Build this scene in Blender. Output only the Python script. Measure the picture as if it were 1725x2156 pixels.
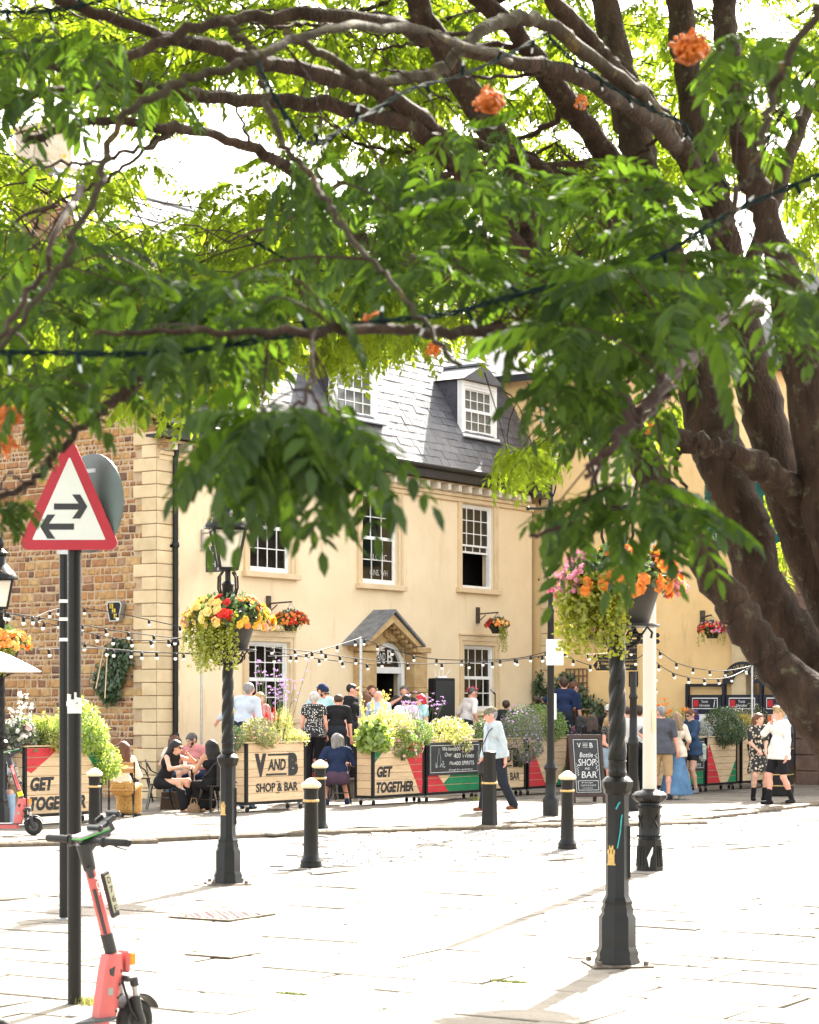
import bpy, math, random
import numpy as np
from mathutils import Vector, Matrix
R = math.radians
random.seed(7); rng = np.random.default_rng(7)
for o in list(bpy.data.objects): bpy.data.objects.remove(o)
S = bpy.context.scene; COL = S.collection
# ---------------------------------------------------------------- camera, sky, sun, exposure
FPX, CXP, HYP, CH = 4500.0, 862.5, 1483.0, 1.87      # focal length / centre / horizon on a 1725 px wide frame, eye height
cd = bpy.data.cameras.new('camera'); cam = bpy.data.objects.new('camera', cd); COL.objects.link(cam)
cam.location = (0, 0, CH); cam.rotation_euler = (R(90), 0, 0)
cd.sensor_fit = 'HORIZONTAL'; cd.sensor_width = 24; cd.lens = 24 * FPX / 1725
cd.shift_y = (HYP - 1078) / 1725; cd.clip_end = 2000; cd.clip_start = .1
cd.dof.use_dof = True; cd.dof.focus_distance = 34; cd.dof.aperture_fstop = 7.1
S.camera = cam
SUN_AZ, SUN_EL = 17.5, 42.0                           # degrees right of straight ahead, above the horizon
w = bpy.data.worlds.new('World'); S.world = w; w.use_nodes = True
nt = w.node_tree; bg = nt.nodes['Background']; sk = nt.nodes.new('ShaderNodeTexSky')
sk.sky_type = 'NISHITA'; sk.sun_disc = False; sk.sun_elevation = R(SUN_EL); sk.sun_rotation = R(SUN_AZ)
sk.air_density = 1.0; sk.dust_density = 2.5; sk.ozone_density = 1.0
hz = nt.nodes.new('ShaderNodeHueSaturation'); hz.inputs['Saturation'].default_value = .38; nt.links.new(sk.outputs[0], hz.inputs['Color'])
mt_ = nt.nodes.new('ShaderNodeMix'); mt_.data_type = 'RGBA'; mt_.blend_type = 'MULTIPLY'; mt_.inputs['Factor'].default_value = 1; mt_.inputs['B'].default_value = (1.06, 1, .9, 1)   # warm tint over the whole sky, standing in for a white balance
nt.links.new(hz.outputs[0], mt_.inputs['A']); nt.links.new(mt_.outputs['Result'], bg.inputs[0]); bg.inputs[1].default_value = 0.14
sv = Vector((math.sin(R(SUN_AZ)) * math.cos(R(SUN_EL)), math.cos(R(SUN_AZ)) * math.cos(R(SUN_EL)), math.sin(R(SUN_EL))))
sl = bpy.data.lights.new('sun', 'SUN'); sl.energy = 5.0; sl.angle = R(.55); sl.color = (1, .94, .84)
so = bpy.data.objects.new('sun', sl); COL.objects.link(so); so.rotation_euler = sv.to_track_quat('Z', 'Y').to_euler(); so.location = (20, 60, 60)
S.view_settings.view_transform = 'Standard'; S.view_settings.look = 'None'; S.view_settings.gamma = 1
S.view_settings.exposure = 2.6
S.view_settings.use_curve_mapping = False

# ---------------------------------------------------------------- helpers: places
PZ = .055                                             # height of the far pavement
def G(x, y, z=0.):                                    # ground point seen at a picture position
    d = (CH - z) * FPX / (y - HYP); return Vector(((x - CXP) / FPX * d, d, z))
def P(x, y, d): return Vector(((x - CXP) / FPX * d, d, CH - (y - HYP) / FPX * d))
PUB_A = R(34.9); RU = R(90) - PUB_A                   # heading of the pub front
C0 = Vector(((330 - CXP) / FPX * 41, 41, 0))          # near corner of the pub
UX = Vector((math.sin(PUB_A), math.cos(PUB_A), 0)); UY = Vector((-math.cos(PUB_A), math.sin(PUB_A), 0))
def L2W(x, y, z=0): return C0 + UX * x + UY * y + Vector((0, 0, z))
def LP(x, y, axis, c):                                # local (pub) point where a sight line meets local x=c or y=c
    r = Vector(((x - CXP) / FPX, 1, -(y - HYP) / FPX)); o = Vector((0, 0, CH)) - C0
    ol = (o.dot(UX), o.dot(UY), CH); rl = (r.dot(UX), r.dot(UY), r.z)
    t = (c - ol[axis]) / rl[axis]
    return Vector([ol[i] + rl[i] * t for i in range(3)])
# ---------------------------------------------------------------- helpers: meshes
class MB:
    def __init__(s): s.v = []; s.f = []; s.M = None
    def add(s, vs, fs):
        o = len(s.v)
        if s.M is not None: vs = [tuple(s.M @ Vector(p)) for p in vs]
        s.v += [tuple(p) for p in vs]; s.f += [tuple(i + o for i in q) for q in fs]; return s
    def box(s, c, d, b=0., M=None):
        x, y, z = d[0] / 2, d[1] / 2, d[2] / 2
        if b <= 0:
            vs = [(i * x, j * y, k * z) for i in (-1, 1) for j in (-1, 1) for k in (-1, 1)]
            fs = [(0, 1, 3, 2), (4, 6, 7, 5), (0, 4, 5, 1), (2, 3, 7, 6), (0, 2, 6, 4), (1, 5, 7, 3)]
        else:
            b = min(b, x * .9, y * .9, z * .9); vs = []; ix = {}
            for i in (-1, 1):
                for j in (-1, 1):
                    for k in (-1, 1):
                        for a in range(3):
                            ix[i, j, k, a] = len(vs)
                            vs.append((i * (x - b * (a != 0)), j * (y - b * (a != 1)), k * (z - b * (a != 2))))
            fs = []
            sq = [(-1, -1), (1, -1), (1, 1), (-1, 1)]
            for a in range(3):
                for sg in (-1, 1):
                    q = []
                    for (p, r) in sq:
                        t = [p, r]; t.insert(a, sg); q.append(ix[t[0], t[1], t[2], a])
                    fs.append(tuple(q))
            for a in range(3):
                o1, o2 = [q for q in range(3) if q != a]
                for p in (-1, 1):
                    for r in (-1, 1):
                        t0 = [0, 0, 0]; t1 = [0, 0, 0]; t0[a] = -1; t1[a] = 1
                        for t in (t0, t1): t[o1] = p; t[o2] = r
                        fs.append((ix[(*t0, o1)], ix[(*t1, o1)], ix[(*t1, o2)], ix[(*t0, o2)]))
            for i in (-1, 1):
                for j in (-1, 1):
                    for k in (-1, 1): fs.append((ix[i, j, k, 0], ix[i, j, k, 1], ix[i, j, k, 2]))
        if M is not None: vs = [M @ Vector(p) for p in vs]
        return s.add([(p[0] + c[0], p[1] + c[1], p[2] + c[2]) for p in vs], fs)
    def bb(s, lo, hi, b=0.): return s.box([(lo[i] + hi[i]) / 2 for i in range(3)], [abs(hi[i] - lo[i]) for i in range(3)], b)
    def bar(s, a, b, wd, th, up=(0, 0, 1)):           # rectangular bar between two points
        a = Vector(a); b = Vector(b); d = (b - a); l = d.length; d.normalize(); u = Vector(up)
        sd = d.cross(u); sd = sd.normalized() if sd.length > 1e-4 else Vector((1, 0, 0)); u = sd.cross(d)
        M = Matrix((sd, d, u)).transposed()
        return s.box((a + b) / 2, (wd, l, th), 0, M)
    def tube(s, pts, r, n=8, tw=0.):
        pts = [Vector(p) for p in pts]; m = len(pts)
        if not hasattr(r, '__len__'): r = [r] * m
        if len(r) == 2 and m > 2: r = [r[0] + (r[1] - r[0]) * i / (m - 1) for i in range(m)]
        vs = []; pv = None
        for i, p in enumerate(pts):
            d = (pts[min(i + 1, m - 1)] - pts[max(i - 1, 0)]).normalized()
            if pv is None: pv = d.orthogonal().normalized()
            e = (pv - d * pv.dot(d)); e = e.normalized() if e.length > 1e-6 else d.orthogonal().normalized(); pv = e
            f = d.cross(e)
            for j in range(n):
                t = 2 * math.pi * j / n + tw * i; vs.append(p + (e * math.cos(t) + f * math.sin(t)) * r[i])
        fs = [(i * n + j, i * n + (j + 1) % n, (i + 1) * n + (j + 1) % n, (i + 1) * n + j) for i in range(m - 1) for j in range(n)]
        fs += [tuple(range(n))[::-1], tuple(range((m - 1) * n, m * n))]
        return s.add(vs, fs)
    def lathe(s, pr, n=16, c=(0, 0, 0), ph=0., sx=1., sy=1.):
        m = len(pr); vs = []
        for (r, z) in pr:
            for j in range(n):
                t = 2 * math.pi * (j + ph) / n; vs.append((c[0] + r * sx * math.cos(t), c[1] + r * sy * math.sin(t), c[2] + z))
        fs = [(i * n + j, i * n + (j + 1) % n, (i + 1) * n + (j + 1) % n, (i + 1) * n + j) for i in range(m - 1) for j in range(n)]
        fs += [tuple(range(n))[::-1], tuple(range((m - 1) * n, m * n))]
        return s.add(vs, fs)
    def ball(s, c, r, nu=8, nv=6):
        if not hasattr(r, '__len__'): r = (r, r, r)
        pr = [(math.sin(math.pi * (i + .001) / (nv + .002)), -math.cos(math.pi * (i + .001) / (nv + .002))) for i in range(nv + 1)]
        vs = [(c[0] + q * r[0] * math.cos(2 * math.pi * j / nu), c[1] + q * r[1] * math.sin(2 * math.pi * j / nu), c[2] + h * r[2]) for q, h in pr for j in range(nu)]
        fs = [(i * nu + j, i * nu + (j + 1) % nu, (i + 1) * nu + (j + 1) % nu, (i + 1) * nu + j) for i in range(nv) for j in range(nu)]
        return s.add(vs, fs)
    def prism(s, poly, y0, y1):                       # polygon in (x, z) with thickness along y
        n = len(poly); vs = [(p[0], y0, p[1]) for p in poly] + [(p[0], y1, p[1]) for p in poly]
        fs = [tuple(range(n)), tuple(range(n, 2 * n))[::-1]] + [(i, i + n, (i + 1) % n + n, (i + 1) % n) for i in range(n)]
        return s.add(vs, fs)
    def slabp(s, poly, z0, z1):                       # polygon in (x, y) with thickness along z
        n = len(poly); vs = [(p[0], p[1], z0) for p in poly] + [(p[0], p[1], z1) for p in poly]
        fs = [tuple(range(n))[::-1], tuple(range(n, 2 * n))] + [(i, (i + 1) % n, (i + 1) % n + n, i + n) for i in range(n)]
        return s.add(vs, fs)
    def quad(s, a, b, c, d): return s.add([a, b, c, d], [(0, 1, 2, 3)])
    def mesh(s, name, mat, smooth=True):
        me = bpy.data.meshes.new(name); me.from_pydata(s.v, [], s.f)
        if mat: me.materials.append(mat)
        if smooth:
            me.polygons.foreach_set('use_smooth', [True] * len(me.polygons)); me.set_sharp_from_angle(angle=R(38))
        return me
def npmesh(name, V, F, mat, smooth=False):            # fast mesh from arrays of equal-sized faces
    me = bpy.data.meshes.new(name); V = np.asarray(V, np.float32); F = np.asarray(F, np.int32); k = F.shape[1]
    me.vertices.add(len(V)); me.vertices.foreach_set('co', V.ravel())
    me.loops.add(F.size); me.loops.foreach_set('vertex_index', F.ravel())
    me.polygons.add(len(F)); me.polygons.foreach_set('loop_start', np.arange(0, F.size, k, dtype=np.int32))
    me.polygons.foreach_set('use_smooth', [smooth] * len(F))
    me.update(calc_edges=True); me.validate()
    if mat: me.materials.append(mat)
    return me
def link(o, parent=None):
    COL.objects.link(o)
    if parent is not None: o.parent = parent
    return o
def thing(name, label, cat, loc=(0, 0, 0), rz=0., group=None):
    o = bpy.data.objects.new(name, None); o.location = loc; o.rotation_euler = (0, 0, rz); o.empty_display_size = .1
    o['label'] = label; o['category'] = cat
    if group: o['group'] = group
    return link(o)
def part(name, m, mat=None, parent=None, label=None, kind=None, smooth=True):
    me = m.mesh(name, mat, smooth) if isinstance(m, MB) else m
    o = bpy.data.objects.new(name, me)
    if label: o['label'] = label
    if kind: o['kind'] = kind
    return link(o, parent)
def tag(o, label, cat, group=None):
    o['label'] = label; o['category'] = cat
    if group: o['group'] = group
    return o
def dup(root, loc, rz=0., label=None, group=None, scale=None):
    def cp(o, par):
        c = o.copy(); link(c, par)
        for ch in o.children: cp(ch, c)
        return c
    kids = list(root.children); r = root.copy(); link(r)
    for ch in kids: cp(ch, r)
    r.location = loc; r.rotation_euler = (0, 0, rz)
    if label: r['label'] = label
    if group: r['group'] = group
    if scale: r.scale = (scale,) * 3
    return r
_tc = {}
def text(s, parent, mat, cx, cz, wd, ht, y=-.004, shear=0., bold=0., M=None, name='lettering', ext=.002, rot=0.):
    """words as flat raised lettering on the plane facing local -y, fitted to width x height"""
    cu = bpy.data.curves.new('t', 'FONT'); cu.body = s; cu.align_x = 'CENTER'; cu.shear = shear; cu.offset = bold; cu.extrude = 0
    cu.resolution_u = 3; ob = bpy.data.objects.new('t', cu); COL.objects.link(ob)
    me = bpy.data.meshes.new_from_object(ob); bpy.data.objects.remove(ob); bpy.data.curves.remove(cu)
    n = len(me.vertices); co = np.zeros(n * 3, np.float32); me.vertices.foreach_get('co', co); co = co.reshape(-1, 3)
    lo = co.min(0); hi = co.max(0); sz = np.maximum(hi - lo, 1e-6)
    x = ((co[:, 0] - lo[0]) / sz[0] - .5) * wd; z = ((co[:, 1] - lo[1]) / sz[1] - .5) * ht
    if rot: x, z = x * math.cos(rot) - z * math.sin(rot), x * math.sin(rot) + z * math.cos(rot)
    out = np.stack([x + cx, np.full(n, y), z + cz], 1)
    if M is not None: out = np.array([tuple(M @ Vector(p)) for p in out])
    me.vertices.foreach_set('co', out.astype(np.float32).ravel()); me.update()
    me.materials.clear(); me.materials.append(mat); me.name = name
    return part(name, me, None, parent)
# ---------------------------------------------------------------- helpers: materials
def nodes(name):
    m = bpy.data.materials.new(name); m.use_nodes = True; t = m.node_tree
    return m, t, t.nodes['Principled BSDF'], t.nodes.new, t.links.new
def mat(name, c, rough=.6, metal=0., var=.12, scale=6., bump=0., bscale=60., spec=.4, c2=None, rnd=0., coat=0., stretch=None, dirt=None):
    """principled material with noise-mottled colour, optional second colour, per-piece variation and fine relief"""
    m, t, b, N, L = nodes(name)
    b.inputs['Roughness'].default_value = rough; b.inputs['Metallic'].default_value = metal
    b.inputs['Specular IOR Level'].default_value = spec; b.inputs['Coat Weight'].default_value = coat
    tc = N('ShaderNodeTexCoord'); vec = tc.outputs['Object']
    if stretch:
        mp = N('ShaderNodeMapping'); mp.inputs['Scale'].default_value = stretch; L(vec, mp.inputs[0]); vec = mp.outputs[0]
    no = N('ShaderNodeTexNoise'); no.inputs['Scale'].default_value = scale; no.inputs['Detail'].default_value = 6; no.inputs['Roughness'].default_value = .62
    L(vec, no.inputs['Vector'])
    rp = N('ShaderNodeValToRGB'); c2 = c2 or tuple(max(0, q * (1 - 2 * var)) for q in c)
    rp.color_ramp.elements[0].position = .36; rp.color_ramp.elements[1].position = .64
    rp.color_ramp.elements[0].color = (*c2, 1); rp.color_ramp.elements[1].color = (*c, 1)
    L(no.outputs['Fac'], rp.inputs[0]); col = rp.outputs[0]
    if rnd:
        oi = N('ShaderNodeObjectInfo'); ge = N('ShaderNodeNewGeometry'); ad = N('ShaderNodeMath'); ad.operation = 'ADD'
        L(oi.outputs['Random'], ad.inputs[0]); L(ge.outputs['Random Per Island'], ad.inputs[1])
        fr = N('ShaderNodeMath'); fr.operation = 'FRACT'; L(ad.outputs[0], fr.inputs[0])
        mr = N('ShaderNodeMapRange'); mr.inputs['To Min'].default_value = 1 - rnd; mr.inputs['To Max'].default_value = 1 + rnd * .7
        L(fr.outputs[0], mr.inputs[0])
        hs = N('ShaderNodeHueSaturation'); L(mr.outputs[0], hs.inputs['Value']); L(col, hs.inputs['Color']); col = hs.outputs[0]
    if dirt:
        n2 = N('ShaderNodeTexNoise'); n2.inputs['Scale'].default_value = dirt[1]; n2.inputs['Detail'].default_value = 8; n2.inputs['Roughness'].default_value = .7; dv = tc.outputs['Object']
        if len(dirt) > 3: m3 = N('ShaderNodeMapping'); m3.inputs['Scale'].default_value = dirt[3]; L(dv, m3.inputs[0]); dv = m3.outputs[0]
        L(dv, n2.inputs['Vector'])
        r2 = N('ShaderNodeMapRange'); r2.inputs['From Min'].default_value = dirt[2]; r2.inputs['From Max'].default_value = dirt[2] + .12; L(n2.outputs['Fac'], r2.inputs[0])
        mx = N('ShaderNodeMix'); mx.data_type = 'RGBA'; L(r2.outputs[0], mx.inputs['Factor']); L(col, mx.inputs['A']); mx.inputs['B'].default_value = (*dirt[0], 1); col = mx.outputs['Result']
    L(col, b.inputs['Base Color'])
    if bump:
        bn = N('ShaderNodeTexNoise'); bn.inputs['Scale'].default_value = bscale; bn.inputs['Detail'].default_value = 5; L(vec, bn.inputs['Vector'])
        bp = N('ShaderNodeBump'); bp.inputs['Strength'].default_value = bump; bp.inputs['Distance'].default_value = .02
        L(bn.outputs['Fac'], bp.inputs['Height']); L(bp.outputs[0], b.inputs['Normal'])
    return m
def ramp_mat(name, cols, rough=.8, scale=9., var=.25, bump=.4, bscale=30., spec=.25):
    """every piece takes its own colour from a palette"""
    m, t, b, N, L = nodes(name); b.inputs['Roughness'].default_value = rough; b.inputs['Specular IOR Level'].default_value = spec
    oi = N('ShaderNodeObjectInfo'); ge = N('ShaderNodeNewGeometry'); ad = N('ShaderNodeMath'); ad.operation = 'ADD'
    L(oi.outputs['Random'], ad.inputs[0]); L(ge.outputs['Random Per Island'], ad.inputs[1])
    fr = N('ShaderNodeMath'); fr.operation = 'FRACT'; L(ad.outputs[0], fr.inputs[0])
    rp = N('ShaderNodeValToRGB'); rp.color_ramp.interpolation = 'CONSTANT'
    els = rp.color_ramp.elements
    while len(els) < len(cols): els.new(.5)
    for i, c in enumerate(cols): els[i].position = i / len(cols); els[i].color = (*c, 1)
    L(fr.outputs[0], rp.inputs[0])
    tc = N('ShaderNodeTexCoord'); no = N('ShaderNodeTexNoise'); no.inputs['Scale'].default_value = scale; no.inputs['Detail'].default_value = 8; no.inputs['Roughness'].default_value = .68
    L(tc.outputs['Object'], no.inputs['Vector'])
    mr = N('ShaderNodeMapRange'); mr.inputs['From Min'].default_value = .3; mr.inputs['From Max'].default_value = .7
    mr.inputs['To Min'].default_value = 1 - var; mr.inputs['To Max'].default_value = 1 + var; L(no.outputs['Fac'], mr.inputs[0])
    hs = N('ShaderNodeHueSaturation'); L(mr.outputs[0], hs.inputs['Value']); L(rp.outputs[0], hs.inputs['Color']); L(hs.outputs[0], b.inputs['Base Color'])
    if bump:
        bn = N('ShaderNodeTexNoise'); bn.inputs['Scale'].default_value = bscale; bn.inputs['Detail'].default_value = 6; L(tc.outputs['Object'], bn.inputs['Vector'])
        bp = N('ShaderNodeBump'); bp.inputs['Strength'].default_value = bump; bp.inputs['Distance'].default_value = .02
        L(bn.outputs['Fac'], bp.inputs['Height']); L(bp.outputs[0], b.inputs['Normal'])
    return m
def leaf_mat(name, c1, c2, tr=(.3, .45, .05), amt=.45, gloss=.08):
    m = bpy.data.materials.new(name); m.use_nodes = True; t = m.node_tree; N = t.nodes.new; L = t.links.new
    t.nodes.remove(t.nodes['Principled BSDF']); out = t.nodes['Material Output']
    oi = N('ShaderNodeObjectInfo'); ge = N('ShaderNodeNewGeometry'); ad = N('ShaderNodeMath'); ad.operation = 'ADD'
    L(oi.outputs['Random'], ad.inputs[0]); L(ge.outputs['Random Per Island'], ad.inputs[1])
    fr = N('ShaderNodeMath'); fr.operation = 'FRACT'; L(ad.outputs[0], fr.inputs[0])
    mx = N('ShaderNodeMix'); mx.data_type = 'RGBA'; mx.inputs['A'].default_value = (*c1, 1); mx.inputs['B'].default_value = (*c2, 1); L(fr.outputs[0], mx.inputs['Factor'])
    df = N('ShaderNodeBsdfDiffuse'); L(mx.outputs['Result'], df.inputs[0])
    hs = N('ShaderNodeHueSaturation'); hs.inputs['Color'].default_value = (*tr, 1)
    mr = N('ShaderNodeMapRange'); mr.inputs['To Min'].default_value = .6; mr.inputs['To Max'].default_value = 1.25; L(fr.outputs[0], mr.inputs[0]); L(mr.outputs[0], hs.inputs['Value'])
    ts = N('ShaderNodeBsdfTranslucent'); L(hs.outputs[0], ts.inputs[0])
    m1 = N('ShaderNodeMixShader'); m1.inputs[0].default_value = amt; L(df.outputs[0], m1.inputs[1]); L(ts.outputs[0], m1.inputs[2])
    gl = N('ShaderNodeBsdfGlossy'); gl.inputs['Roughness'].default_value = .5
    m2 = N('ShaderNodeMixShader'); m2.inputs[0].default_value = gloss; L(m1.outputs[0], m2.inputs[1]); L(gl.outputs[0], m2.inputs[2])
    L(m2.outputs[0], out.inputs[0]); return m
def glass_mat(name, tint=(.9, .93, .93), rough=.03, alpha=.3):
    m, t, b, N, L = nodes(name); out = t.nodes['Material Output']
    b.inputs['Base Color'].default_value = (*tint, 1); b.inputs['Roughness'].default_value = rough
    tp = N('ShaderNodeBsdfTransparent'); mx = N('ShaderNodeMixShader'); mx.inputs[0].default_value = alpha
    L(tp.outputs[0], mx.inputs[1]); L(b.outputs[0], mx.inputs[2]); L(mx.outputs[0], out.inputs[0]); return m

M_black = mat('black_iron', (.007, .007, .007), .38, 0, .2, 8, .12, 90, .3)
M_blackm = mat('black_matt', (.010, .010, .011), .6, 0, .2, 8, spec=.25)
M_gold = mat('gold_paint', (.62, .42, .15), .35, .35, .15, 12, spec=.5)
M_cream = mat('cream_paint', (.72, .62, .42), .4, 0, .1, 12)
M_white = mat('white_paint', (.8, .8, .78), .45, 0, .05, 5)
M_steel = mat('galvanised_steel', (.45, .46, .47), .38, .8, .1, 20)
M_plank = mat('pale_timber', (.62, .47, .30), .7, 0, .1, 3, .1, 30, .25, c2=(.52, .37, .22), rnd=.12, stretch=(1.2, 14, 14))
M_red = mat('red_timber', (.55, .035, .045), .6, 0, .12, 4, .05, 30, .3, rnd=.08)
M_green = mat('green_timber', (.012, .19, .075), .6, 0, .12, 4, .05, 30, .3, rnd=.08)
M_letter = mat('black_lettering', (.02, .02, .022), .6, 0, .25, 30)
M_chalkb = mat('chalkboard', (.028, .03, .033), .55, 0, .2, 5)
M_chalk = mat('chalk_white', (.75, .77, .76), .8, 0, .2, 40)
# ================================================================ ground
M_dirt = mat('joint_sand', (.085, .06, .042), .95, 0, .25, 15)
M_flag = mat('sandstone_flag', (.215, .19, .16), .8, 0, .1, 3.2, .4, 26, .2, c2=(.165, .145, .118), rnd=.2, dirt=((.12, .1, .075), 1.6, .6))
M_road = mat('pale_tarmac', (.2, .19, .18), .85, 0, .15, 30, .4, 140, .2, dirt=((.15, .14, .13), 1.1, .6))
M_sett = ramp_mat('granite_sett', [(.2, .185, .165), (.17, .16, .145), (.22, .2, .175), (.14, .13, .12), (.205, .185, .17)], .75, 12, .15, .3, 40)
M_kerb = mat('kerb_stone', (.19, .155, .115), .8, 0, .2, 5, .5, 30, .2, c2=(.10, .075, .05), rnd=.15)
KPX = [(-900, 1812), (-100, 1785), (200, 1778), (450, 1766), (690, 1757), (900, 1750), (1150, 1743), (1380, 1738), (1550, 1718), (1725, 1697), (2000, 1672), (2600, 1640)]
RPX = [(-900, 1930), (-100, 1890), (300, 1866), (700, 1828), (1200, 1802), (1725, 1768), (2100, 1742), (2600, 1715)]
KP = [G(*p) for p in KPX]; RP = [G(*p) for p in RPX]
def curve_y(pts, x):
    if x <= pts[0].x: return pts[0].y
    for a, b in zip(pts, pts[1:]):
        if a.x <= x <= b.x: return a.y + (b.y - a.y) * (x - a.x) / (b.x - a.x)
    return pts[-1].y
g = MB(); g.quad((-400, -60, -.06), (400, -60, -.06), (400, 900, -.06), (-400, 900, -.06))
part('ground', g, M_dirt, kind='structure')
def strip(xs, ya, yb, z0, z1):
    m = MB()
    for a, b in zip(xs, xs[1:]):
        m.quad((a, ya(a), z1), (b, ya(b), z1), (b, yb(b), z1), (a, yb(a), z1))
        m.quad((a, ya(a), z0), (b, ya(b), z0), (b, ya(b), z1), (a, ya(a), z1))
    return m
xs = [-14 + i * .5 for i in range(57)]
plaza = part('plaza', strip(xs, lambda x: -8, lambda x: curve_y(RP, x), -.06, -.035), M_dirt, kind='structure', smooth=False)
road = part('road', strip(xs, lambda x: curve_y(RP, x), lambda x: curve_y(KP, x), -.06, -.012), M_road, kind='structure', smooth=False)
pave = part('pavement', strip(xs, lambda x: curve_y(KP, x) + .05, lambda x: 75, -.06, PZ - .035), M_dirt, kind='structure', smooth=False)
def slab_shape(hx, hy, top, bot, ch):
    j = lambda s: random.uniform(-s, s)
    sg = [(-1, -1), (1, -1), (1, 1), (-1, 1)]; a = []; b = []; c = []
    tl = [j(.004) for _ in range(2)]
    for (p, q) in sg:
        x, y = p * hx + j(.012), q * hy + j(.012); k = tl[0] * p + tl[1] * q
        c.append((x, y, bot)); b.append((x, y, top - ch + k)); a.append((x - p * ch * 1.3, y - q * ch * 1.3, top + k))
    vs = a + b + c; fs = [(0, 1, 2, 3)]
    for i in range(4):
        n = (i + 1) % 4; fs.append((i + 4, n + 4, n, i)); fs.append((i + 8, n + 8, n + 4, i + 4))
    return vs, fs
FA = R(31.5)
def in_view(p, m=1.05):
    return p.y > 1 and abs(p.x / p.y) * FPX < 862 * m and (HYP + CH * FPX / p.y) < 2156 * m
def pave_region(parent, test, top, name, y0, y1, rowh, lens, mt, gap=.022, limit=300, xr=13, ang=FA):
    vx = Vector((math.cos(ang), -math.sin(ang), 0)); vy = Vector((math.sin(ang), math.cos(ang), 0))
    items = []; v = -30.
    while v < 80:
        h = random.uniform(*rowh); u = -60 + random.random()
        while u < 50:
            l = random.uniform(*lens); c = vx * (u + l / 2) + vy * (v + h / 2)
            if abs(c.x) < xr and y0 < c.y < y1 and test(c): items.append((c, l, h))
            u += l
        v += h
    items.sort(key=lambda i: (not in_view(i[0]), i[0].y)); rest = MB()
    for k, (c, l, h) in enumerate(items):
        vs, fs = slab_shape(l / 2 - gap / 2, h / 2 - gap / 2, 0 + random.uniform(-.003, .003), -.035, .006)
        if k < limit:
            o = part(name, MB().add(vs, fs), mt, parent, smooth=False); o.location = (c.x, c.y, top); o.rotation_euler = (0, 0, -ang)
        else:
            rest.M = Matrix.Translation((c.x, c.y, top)) @ Matrix.Rotation(-ang, 4, 'Z'); rest.add(vs, fs)
    if rest.v: part(name, rest, mt, parent, kind='stuff', smooth=False)
pave_region(plaza, lambda c: c.y < curve_y(RP, c.x) - .22, 0, 'flagstone', 3, 40, (.48, .78), (.55, 1.15), M_flag, .029)
pave_region(pave, lambda c: c.y > curve_y(KP, c.x) + .55, PZ, 'flagstone', 20, 64, (.5, .8), (.6, 1.2), M_flag, .028, xr=12)
pave_region(road, lambda c: curve_y(RP, c.x) + .1 < c.y < curve_y(KP, c.x) - .12 and c.x > -1.3 + .25 * math.sin(c.y * 3), .003, 'sett', 15, 45, (.13, .15), (.2, .28), M_sett, .02, ang=R(-8))
def edge_row(parent, pts, name, top, wd, ln, off, mt, bot):
    d = 0.; L = []
    for a, b in zip(pts, pts[1:]):
        l = (b - a).length; t = 0
        while t < l:
            L.append((a + (b - a) * (t / l), (b - a).normalized())); t += ln
    k = 0
    for p, q in L:
        if abs(p.x) > 13: continue
        vs, fs = slab_shape(ln / 2 - .008, wd / 2, random.uniform(-.008, .006), bot, .022)
        o = part(name, MB().add(vs, fs), mt, parent, smooth=False); nrm = Vector((-q.y, q.x, 0))
        c = p + q * (ln / 2) + nrm * off; o.location = (c.x, c.y, top); o.rotation_euler = (0, 0, math.atan2(q.y, q.x))
kerb = part('kerb', strip([-14 + i for i in range(29)], lambda x: curve_y(KP, x) + .03, lambda x: curve_y(KP, x) + .3, -.06, PZ - .05), M_dirt, kind='structure', smooth=False)
edge_row(kerb, KP, 'kerb_stone', PZ + .004, .3, .92, .15, M_kerb, -.13)
edge_row(plaza, RP, 'edging_stone', .002, .28, .8, -.1, M_flag, -.04)
# patterned inspection covers set into the paving
M_cover = mat('worn_iron_cover', (.33, .28, .25), .6, .3, .2, 10, dirt=((.22, .16, .13), 3, .55))
def cover(x, y, w, d, label, studs):
    c = G(x, y); t = thing('inspection_cover', label, 'drain cover', (c.x, c.y, .001), -FA)
    m = MB(); m.box((0, 0, .006), (w, d, .012), .004); part('plate', m, M_cover if studs else M_kerb, t)
    if studs:
        s = MB(); nx, ny = int(w / .075), int(d / .075)
        for i in range(nx):
            for j in range(ny):
                s.box(((i - nx / 2 + .5) * .075, (j - ny / 2 + .5) * .075, .016), (.045, .03, .009), .003, Matrix.Rotation(R(45 if (i + j) % 2 else -45), 3, 'Z'))
        part('tread_studs', s, mat('rusty_tread', (.22, .13, .12), .7, .2, .2, 10), t)
        fr = MB()
        for sx in (-1, 1): fr.box((sx * w / 2, 0, .008), (.04, d + .04, .014)); fr.box((0, sx * d / 2, .0075), (w - .04, .04, .014))
        part('cover_frame', fr, M_kerb, t)
cover(468, 1930, .62, .66, 'square reddish studded inspection cover in the paving', True)
cover(470, 2010, .42, .4, 'plain concrete filled inspection cover flush in the paving', False)
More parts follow.
